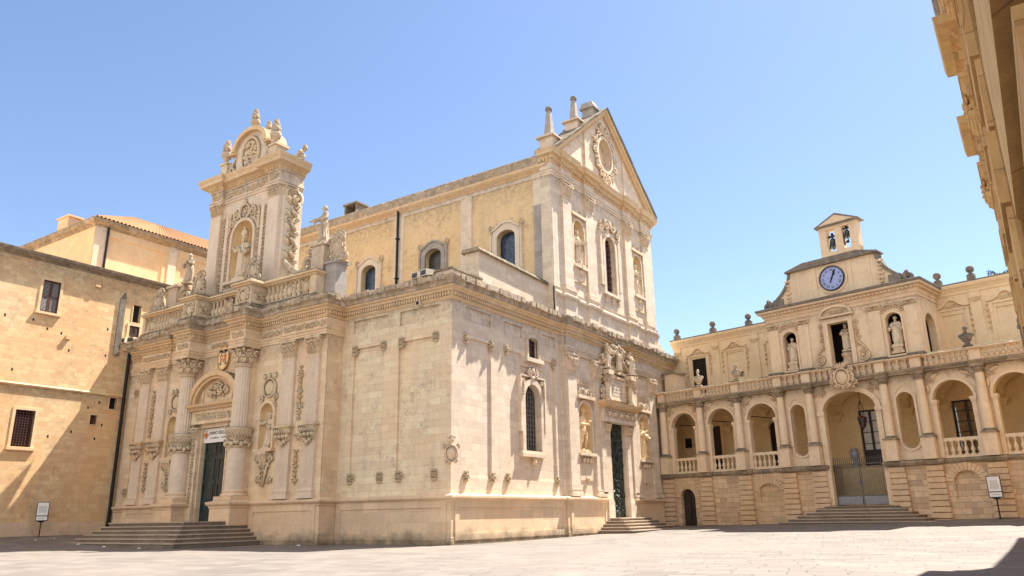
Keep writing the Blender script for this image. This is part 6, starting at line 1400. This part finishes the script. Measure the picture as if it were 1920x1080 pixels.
def shutters(lp, lab):
    u0, u1, z0, z1 = lp[0][0], lp[1][0], lp[0][1], lp[2][1]; c = (u0+u1)/2
    b = MB(); b.frame(LX, lp, .16, -.05, .05); b.box(LX, u0-.25, u1+.25, -.05, .14, z0-.17, z0-.02); o = L(b, 'window', M['house'])
    b = MB(); b.fill(LX, lp, [], -.16); b.obj('window_back', M['black'], o)
    b = MB()
    for a, e in ((u0, c-.01), (c+.01, u1)):
        b.frame(LX, rect(a+.07, e-.07, z0+.07, z1-.07), .07, -.12, -.05); b.box(LX, a, e, -.12, -.05, (z0+z1)/2-.03, (z0+z1)/2+.03)
    b.obj('shutter_frame', M['redwood'], o)
    b = MB(); k = int((z1-z0)/.085)
    for i in range(k):
        z = z0+.06+i*(z1-z0-.1)/k
        for a, e in ((u0, c), (c, u1)):
            b.add([LX(a+.06, -.13, z+.07), LX(e-.06, -.13, z+.07), LX(e-.06, -.07, z+.005), LX(a+.06, -.07, z+.005)], [(0, 1, 2, 3)])
    b.obj('shutter_slats', M['slat'], o)
shutters(w1, 'a'); shutters(w4, 'b')
for lp, barred in ((w2, True), (w3, False), (w5, True), (w6, False)):
    u0, u1, z0, z1 = lp[0][0], lp[1][0], lp[0][1], lp[2][1]
    b = MB(); b.frame(LX, lp, .17 if barred and u0 < -5 else .06, -.05, .04)
    if u0 < -5: b.box(LX, u0-.24, u1+.24, -.05, .12, z0-.2, z0-.03)
    o = L(b, 'window', M['house'])
    b = MB(); b.fill(LX, lp, [], -.24); b.obj('window_back', M['black'], o)
    if barred:
        b = MB(); k = 7 if u0 < -5 else 3
        for i in range(1, k): u = u0+(u1-u0)*i/k; b.box(LX, u-.014, u+.014, -.06, -.03, z0, z1)
        for i in range(1, 2*k): z = z0+(z1-z0)*i/(2*k); b.box(LX, u0, u1, -.07, -.04, z-.014, z+.014)
        b.obj('iron_bars', M['redwood'], o)
b = MB(); b.tube([(-27.36, -.72, 12.2), (-27.36, -.72, -.2)], .11, 8); b.tube([(-27.36, -.72, 12.2), (-27.3, -.6, 12.6)], .11, 8); L(b, 'gap_pipe', M['iron'])  # black pipe stands in for the stained, shaded gap by the north front
# ---------------------------------------------------------------- older house behind it, with a tiled hip roof
hb = empty('tiled_roof_house', 'older house rising behind the orange building under an orange tiled roof', 'house', (-36, 4, 17))
def H(b, name, mat): return b.obj(name, mat, hb, (36, -4, -17))
HX = FW(-32); HN = FN(-1.9)
b = MB(); b.wall(HX, rect(-1.9, 26, 15, 22.5), [], 0, .2, [(rect(-.9, 3.6, 16, 21.75), []), (rect(5.2, 12, 16, 21.75), [])], .08); b.box(HN, -50, -32, -.3, 0, 15, 22.5); b.box(HX, -1.55, 26, -18, -.3, 15, 22.3); H(b, 'wall', M['house'])
for a_, e_ in ((-1.88, -1.0), (4.05, 4.75)): b = MB(); b.box(HX, a_, e_, -.02, .06, 15, 22.4); H(b, 'pilaster_strip', M['render'])
b = MB(); b.molding([(-50, -1.9), (-32, -1.9), (-32, 26)], [(-.1, 22.3), (.05, 22.32), (.1, 22.45), (.3, 22.55), (.38, 22.7), (.42, 22.85), (.2, 22.95), (-.4, 23.0)]); H(b, 'eaves_cornice', M['lichen'])
# pan tiles: a corrugated sheet on each slope
def slope(b, p00, p10, p01, p11, nu, nv):
    P = [Vector(p) for p in (p00, p10, p01, p11)]; nrm = (P[1]-P[0]).cross(P[2]-P[0]).normalized(); nrm = nrm if nrm.z > 0 else -nrm; vs = []
    for j in range(nv+1):
        for i in range(nu*4+1):
            s_, t = i/(nu*4), j/nv; q = P[0]*(1-s_)*(1-t)+P[1]*s_*(1-t)+P[2]*(1-s_)*t+P[3]*s_*t; vs.append(q+nrm*(.06*math.sin(i*pi/2+.6)-.03*((j % 2))))
    m = nu*4+1; b.add(vs, [(j*m+i, j*m+i+1, (j+1)*m+i+1, (j+1)*m+i) for j in range(nv) for i in range(m-1)])
b = MB()
slope(b, (-31.7, -2.1, 23.0), (-31.7, 26, 23.0), (-39, 4.7, 26.75), (-39, 18, 26.75), 90, 22)
slope(b, (-46.3, -2.1, 23.0), (-31.7, -2.1, 23.0), (-39, 4.7, 26.75), (-39, 4.7, 26.75), 40, 22)
slope(b, (-46.3, 26, 23.0), (-46.3, -2.1, 23.0), (-39, 18, 26.75), (-39, 4.7, 26.75), 60, 10)
H(b, 'tiled_roof', M['tile'])
b = MB(); b.molding([(-32, -1.9), (-32, 26)], [(.0, 22.9), (.1, 22.95), (.08, 23.05), (-.3, 23.1)]); H(b, 'roof_parapet', M['house'])
b = MB(); b.box(FN(-1.6), -38.6, -37.0, -1.0, 0, 22, 24.35); b.box(FN(-1.6), -38.75, -36.85, -1.1, .1, 24.35, 24.48); H(b, 'chimney', M['house'])
b = MB(); b.tube([(-31.86, -1.0, 22.4), (-31.86, -1.0, 15)], .09, 7); H(b, 'downpipe', M['iron'])

# ================================================================ NEAR BUILDING AT THE RIGHT EDGE
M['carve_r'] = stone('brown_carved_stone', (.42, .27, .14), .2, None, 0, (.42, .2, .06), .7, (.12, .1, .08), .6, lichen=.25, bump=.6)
rb = empty('near_facade', 'tall golden brown building close by, its carved front seen steeply from below', 'building', (23.4, -10, 0))
def Q(b, name, mat, parent=None): return b.obj(name, mat, parent or rb, None if parent else (-23.4, 10, 0))
RX = FL(23.45); ye = 4.9      # far end at y = -4.9
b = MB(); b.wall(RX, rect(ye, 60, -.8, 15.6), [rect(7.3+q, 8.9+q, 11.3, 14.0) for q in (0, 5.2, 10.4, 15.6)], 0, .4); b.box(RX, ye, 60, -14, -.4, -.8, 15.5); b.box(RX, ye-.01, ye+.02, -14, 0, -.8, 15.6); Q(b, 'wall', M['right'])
for q in (0, 5.2, 10.4, 15.6, 20.8):
    u = ye+.85+q; b = MB()
    for i in range(14):     # rusticated giant pilaster
        b.box(RX, u-.75, u+.75, -.02, .40+(.03 if i % 2 else 0), .2+i*.66, .2+i*.66+.62)
    b.box(RX, u-.72, u+.72, -.02, .36, -.8, 9.5); o = Q(b, 'giant_pilaster', M['right'])
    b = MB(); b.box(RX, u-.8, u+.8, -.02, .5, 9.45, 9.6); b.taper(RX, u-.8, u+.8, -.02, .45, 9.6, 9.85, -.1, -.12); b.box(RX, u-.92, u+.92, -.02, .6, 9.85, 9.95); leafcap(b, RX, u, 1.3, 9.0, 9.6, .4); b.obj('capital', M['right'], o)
    b = MB(); b.box(RX, u-.6, u+.6, -.02, .12 if q == 0 else .26, 11.2, 14.6)
    for x_ in (23.25, 23.38): b.tube([(x_, -(u+.62), 11.3), (x_, -(u+.62), 14.6)], .035, 6)
    for x_ in (23.12, 23.3): b.tube([(x_, -(u+.76), .3), (x_, -(u+.76), 9.3)], .03, 6); b.box(RX, u-.7, u+.7, -.02, .2, 11.2, 11.7); garland(b, RX, u, 12.0, 14.2, .6, .1, 5); b.box(RX, u-.7, u+.7, -.02, .3, 14.5, 14.75); o = Q(b, 'upper_pilaster', M['right'])
    b = MB(); rr = random.Random(int(u*5)); FS_ = Fr((23.45-.28, 0, 0), (1, 0, 0), (0, -1, 0))
    for i in range(80): b.fblob(RX, u-.75+rr.random()*1.5, .18+rr.random()*.24, 12.95+rr.random()*1.35, .1+rr.random()*.1, .12, .1+rr.random()*.12, rr.random()*3)
    for s in (-1, 1): b.scroll(RX, u+s*.5, .34, 13.9, .3, 1.5, .12, -s, pi/2); b.fblob(RX, u+s*.75, .15, 13.4, .14, .2, .5)
    q_ = MB(); q_.v = []
    if q == 0: q_.box(RX, u-.75, u+.75, .1, .5, 11.25, 11.45); q_.taper(RX, u-.45, u+.45, .1, .4, 10.2, 11.25, -.15, -.2); q_.v and [q_.fblob(RX, u-.7+rr.random()*1.4, .42, 10.3+rr.random()*.9, .12, .12, .12) for i in range(26)]
    if q_.v: q_.obj('ledge_bracket', M['carve_r'], o)
    b.obj('pilaster_carving', M['carve_r'], o)
b = MB(); b.box(FL(24.5), -13, ye, -13, 0, -.8, 13.6); b.box(FL(24.5), -13.3, ye, -13, .35, 13.6, 13.85); Q(b, 'rear_wing', M['right'])
path = []
for q in (0, 5.2, 10.4, 15.6, 20.8):
    u = ye+.85+q; path += [(23.45, -(u-.85)), (23.05, -(u-.85)), (23.05, -(u+.85)), (23.45, -(u+.85))]
path = path + [(23.45, -60)]
b = MB(); b.molding(path, [(-.1, 9.95), (.06, 9.97), (.06, 10.2), (.1, 10.22), (.1, 10.45), (.03, 10.5), (.03, 10.8), (.12, 10.88), (.16, 10.95), (.40, 11.02), (.44, 11.2), (-.1, 11.24)]); b.dentils(path, .3, .15, .05, .2, 10.82, 10.95); Q(b, 'string_cornice', M['right'])
b = MB(); b.molding(path, [(-.1, 14.8), (.05, 14.82), (.08, 15.0), (.14, 15.05), (.14, 15.3), (.3, 15.4), (.34, 15.5), (-.1, 15.52)]); b.dentils(path, .26, .13, .1, .26, 15.08, 15.26); Q(b, 'top_cornice', M['cornice'])
b = MB(); b.molding(path, [(-.1, 15.5), (.36, 15.51), (.40, 15.7), (.48, 15.85), (.5, 16.0), (.2, 16.1), (-.6, 16.2)]); Q(b, 'cornice_crown', M['lichen'])
for q in (0, 5.2, 10.4, 15.6):
    c = 8.1+q; lp = rect(c-.8, c+.8, 11.3, 14.0); b = MB(); b.frame(RX, lp, .32, -.05, .13); b.box(RX, c-1.5, c+1.5, -.02, .2, 11.1, 11.3); b.box(RX, c-1.25, c+1.25, -.02, .17, 14.3, 14.5)
    for s in (-1, 1): b.box(RX, c+s*1.3-.14, c+s*1.3+.14, -.02, .14, 11.3, 14.4)
    o = Q(b, 'window', M['right'])
    b = MB(); b.fill(RX, rect(c-.85, c+.85, 11.2, 14.1), [], -.35); b.obj('window_back', M['wood'], o)
    b = MB(); rr = random.Random(int(c*9))
    for s in (-1, 1): garland(b, RX, c+s*1.3, 12.2, 14.2, .5, .13, 3, .3); b.scroll(RX, c+s*.9, .18, 14.45, .3, 1.5, .1, -s, pi/2); b.scroll(RX, c+s*1.35, .14, 11.55, .28, 1.5, .1, s, 0)
    for i in range(150):
        z_ = 11.4+rr.random()*3.2; u_ = c-1.7+rr.random()*3.4
        if abs(u_-c) > .85 or z_ > 14: b.fblob(RX, u_, .05+rr.random()*(.34 if z_ > 13.2 else .14), z_, .08+rr.random()*.14, .1+rr.random()*.12, .08+rr.random()*.16, rr.random()*3)
    for z_ in (11.7, 12.5, 13.3): 
        for s in (-1, 1): b.scroll(RX, c+s*1.55, .1, z_, .3, 1.5, .12, s, z_)
    for i in range(34): b.fblob(RX, c-1.2+rr.random()*2.4, .2, 12.9+rr.random()*1.6+.3, .13, .12, .12, rr.random()*3) if abs((i % 6)-2.5) > 1 else None
    cartouche(b, RX, c, 14.3, .9, .8, .12)
    for i in range(8): b.taper(RX, c-1.3+i*.36, c-1.14+i*.36, .0, .2, 10.95, 11.1, -.02, -.12)
    for s in (-1, 1): b.scroll(RX, c+s*1.5, .1, 14.2, .3, 1.5, .1, s, 0); b.taper(RX, c+s*1.3-.16, c+s*1.3+.16, .0, .2, 10.5, 11.1, -.05, -.28)
    b.obj('window_carving', M['carve_r'], o)
    lp = rect(c-.95, c+.95, 4.6, 8.2); b = MB(); b.frame(RX, lp, .35, -.05, .2); b.box(RX, c-1.5, c+1.5, -.02, .4, 8.75, 8.95); b.box(RX, c-1.3, c+1.3, -.02, .22, 4.2, 4.6); b.prism(RX, [(c-1.5, 8.95), (c+1.5, 8.95), (c+1.1, 9.3), (c, 9.45), (c-1.1, 9.3)], -.02, .3)
    o = Q(b, 'window', M['right']); b = MB(); b.fill(RX, lp, [], .02); b.obj('window_back', M['wood'], o)
b = MB(); F = RX; b.box(F, 8.6, 9.6, -.02, .42, 4.45, 4.7); b.fblob(F, 9.1, .3, 4.85, .35, .14, .2); b.fblob(F, 9.1, .34, 5.1, .15, .12, .2); b.scroll(F, 8.8, .3, 4.9, .2, 1.4, .08, 1, 0); b.taper(F, 8.8, 9.4, -.02, .15, 3.7, 4.45, -.15, -.25); Q(b, 'carved_bracket', M['dark'])

# ================================================================ GROUND
def gz(x, y):
    p = (x-.25)*.2149+(y-24.07)*.97664; u = max(0, min(24, (x-.25)*.97664-(y-24.07)*.2149))
    s = max(0, min(1.25, (p+20)/20)); r = (.36+.36*u/21)*s**1.6 if x > -1 else 0
    l = .48*max(0, min(1.3, (-14-x)/12))**1.3*max(0, min(1, (y+26)/18))
    return r+l
b = MB(); xs = [-160, -100, -60, -45]+[-40+i*1.5 for i in range(46)]+[31, 36, 45, 60, 100, 160]; ys = [-160, -100, -70, -50]+[-44+i*1.5 for i in range(54)]+[40, 55, 80, 120, 160]
g = [(x, y, gz(x, y)) for y in ys for x in xs]; nx = len(xs)
b.add(g, [(j*nx+i, j*nx+i+1, (j+1)*nx+i+1, (j+1)*nx+i) for j in range(len(ys)-1) for i in range(nx-1)], True)
o = b.obj('pavement', M['paving']); o['kind'] = 'structure'
b = MB(); b.add([(-2500, -2500, -.4), (2500, -2500, -.4), (2500, 2500, -.4), (-2500, 2500, -.4)], [(0, 1, 2, 3)]); o = b.obj('ground', M['paving']); o['kind'] = 'structure'
rr = random.Random(12)
for x, y in ((-19.3, -6.75), (-16.6, -6.9), (-23.6, -6.9), (-7.8, -2.2), (-13.8, -6.7), (-24.5, -5.5)):
    b = MB()
    for i in range(3):
        a = rr.random()*6; q = Vector((math.cos(a)*.07, math.sin(a)*.07, 0)); c = Vector((rr.random()*.1, rr.random()*.1, .02)); b.add([c-q, c+Vector((0, .06, .05)), c+q], [(0, 1, 2)])
    tag(b.obj('paper_scrap', M['white'], None, (x, y, gz(x, y))), 'small white paper scrap lying in the shade near the dark north steps', 'litter', 'paper scraps on the shaded paving')

# ================================================================ SMALL THINGS
def board(loc, rz, h, lab, rows):
    e = empty('information_board', lab, 'sign', loc, rz); F = FN(0)
    b = MB(); b.box(F, -.03, .03, -.03, .03, -.1, h-1.1); b.hexa([F(-.05, -.03, h-1.18), F(.05, -.03, h-1.18), F(.05, .03, h-1.18), F(-.05, .03, h-1.18), F(-.26, -.03, h-1.06), F(.26, -.03, h-1.06), F(.26, .03, h-1.06), F(-.26, .03, h-1.06)]); b.obj('post', M['iron'], e)
    b = MB(); b.box(F, -.32, .32, -.03, .02, h-1.08, h); b.obj('dark_frame', M['iron'], e)
    b = MB(); b.box(F, -.285, .285, .0, .026, h-.77, h-.035); b.obj('main_panel', M['white'], e)
    b = MB(); b.box(F, -.285, .285, .0, .026, h-1.04, h-.82); b.obj('lower_panel', M['white'], e)
    b = MB(); r = random.Random(len(lab))
    for i in range(rows):
        z = h-.25-i*.055; u = -.2
        while u < .16: q = .02+r.random()*.06; b.box(F, u, u+q, .02, .029, z-.016, z+.016); u += q+.02
    b.obj('printed_lines', M['inkgrey'], e); b = MB()
    u = -.18
    while u < .15: q = .02+r.random()*.04; b.box(F, u, u+q, .02, .029, h-.95, h-.91); u += q+.015
    b.obj('footer_line', M['inkgrey'], e)
board((-26.6, -5.2, gz(-26.6, -5.2)-.02), R(62), 2.0, 'slim information board on a post before the orange building', 7)
p_ = pw(21.12, -1.0, .6); board((p_.x, p_.y, .56), PRZ, 2.25, 'slim information board on a post before the rusticated palace wall', 8)
# banner over the north door
bn = empty('door_banner', 'white banner with a red emblem hung across the top of the green north door', 'banner', (XC+.02, -1.07, 5.6)); F = FN(0)
b = MB(); b.box(F, -1.32, 1.32, 0, .02, 0, .82); b.obj('cloth', M['white'], bn)
text_mesh('ANNO DELLA FEDE', .25, M['ink'], 'title', bn, Matrix.Translation((.28, -.028, .54)) @ up); text_mesh('11 OTTOBRE 2012 -', .1, M['ink'], 'opening_date', bn, Matrix.Translation((-.28, -.028, .25)) @ up); text_mesh('24 NOVEMBRE 2013', .1, M['ink'], 'closing_date', bn, Matrix.Translation((.74, -.028, .25)) @ up)
b = MB(); b.fblob(F, -1.07, .02, .42, .13, .012, .2); b.fblob(F, -1.07, .02, .66, .06, .012, .06)
for s in (-1, 1): b.fblob(F, -1.07+s*.12, .02, .45, .09, .012, .08, s*.7)
b.obj('emblem', M['red'], bn)
b = MB(); b.fblob(F, -1.07, .03, .4, .06, .014, .1); b.fblob(F, -1.1, .03, .55, .03, .014, .05); b.obj('emblem_centre', M['gold'], bn)
# oval coat of arms over the portal
ca = empty('oval_coat_of_arms', 'oval gold coat of arms with red tasselled shield above the north door', 'emblem', (XC+.03, -1.12, 10.5))
ov = [(.47*math.cos(2*pi*i/36), .68*math.sin(2*pi*i/36)) for i in range(36)]
b = MB(); b.prism(F, ov, 0, .08); b.obj('plaque', M['crestbase'], ca)
b = MB(); b.frame(F, ov, .055, 0, .12); b.obj('rim', M['gold'], ca)
b = MB(); b.prism(F, [(-.17, .22), (.17, .22), (.17, -.1), (.1, -.22), (0, -.28), (-.1, -.22), (-.17, -.1)], .08, .105); b.obj('shield', M['red'], ca)
b = MB(); b.box(F, -.025, .025, .1, .115, -.24, .22); b.box(F, -.16, .16, .1, .115, -.02, .03); b.box(F, -.02, .02, .08, .11, .2, .5); b.box(F, -.1, .1, .08, .11, .38, .42); b.obj('cross', M['crestbase'], ca)
b = MB(); b.fblob(F, 0, .09, .36, .24, .03, .06)
for s in (-1, 1):
    b.tube([F(s*.2, .1, .34), F(s*.27, .1, .1), F(s*.24, .1, -.1)], .014, 4)
    for i in range(4):
        for j in range(i+1): b.fblob(F, s*(.24+(j-i/2)*.055), .09, -.12-i*.085, .022, .02, .035)
b.obj('hat_and_tassels', M['wood'], ca)
# lamps and cameras
def lamp(name, loc, rz, lab, tilt=-.3):
    e = empty(name, lab, 'floodlight', loc, rz); F = FN(0)
    for s in (-1, 1):
        b = MB(); b.hexa([F(s*.34-.26, -.25, .1), F(s*.34+.26, -.25, .1), F(s*.34+.26, .25, .0), F(s*.34-.26, .25, .0), F(s*.34-.26, -.25, .38), F(s*.34+.26, -.25, .38), F(s*.34+.26, .25, .34), F(s*.34-.26, .25, .34)]); c = b.obj('lamp_case', M['lampcase'], e)
        b = MB(); b.box(F, s*.34-.2, s*.34+.2, .25, .262, .05, .29); b.obj('lamp_glass', M['leadglass'], c)
    b = MB(); b.box(F, -.5, .5, -.06, .06, -.08, .08); b.obj('bracket', M['lampcase'], e)
lamp('floodlight', (-1.7, -.28, 12.95), R(-10), 'twin beige floodlights on the transept cornice near the plain corner')
lamp('floodlight', (-27.3, -.95, 12.95), R(20), 'twin pale floodlights on the north front cornice beside the orange building')
e = empty('security_camera', 'small beige camera box under the transept cornice', 'camera', (-1.98, -.02, 11.55)); b = MB(); b.box(F, -.13, .13, 0, .3, .0, .26); b.obj('case', M['lampcase'], e); b = MB(); b.box(F, -.09, .09, .3, .306, .04, .22); b.obj('lens', M['black'], e)
b = MB(); b.box(F, -.16, .16, 0, .35, 0, .4); tag(b.obj('junction_box', M['lampcase'], None, (-7.2, -.35, 12.28)), 'pale box on the cornice where the carved front meets the plain bay', 'box')
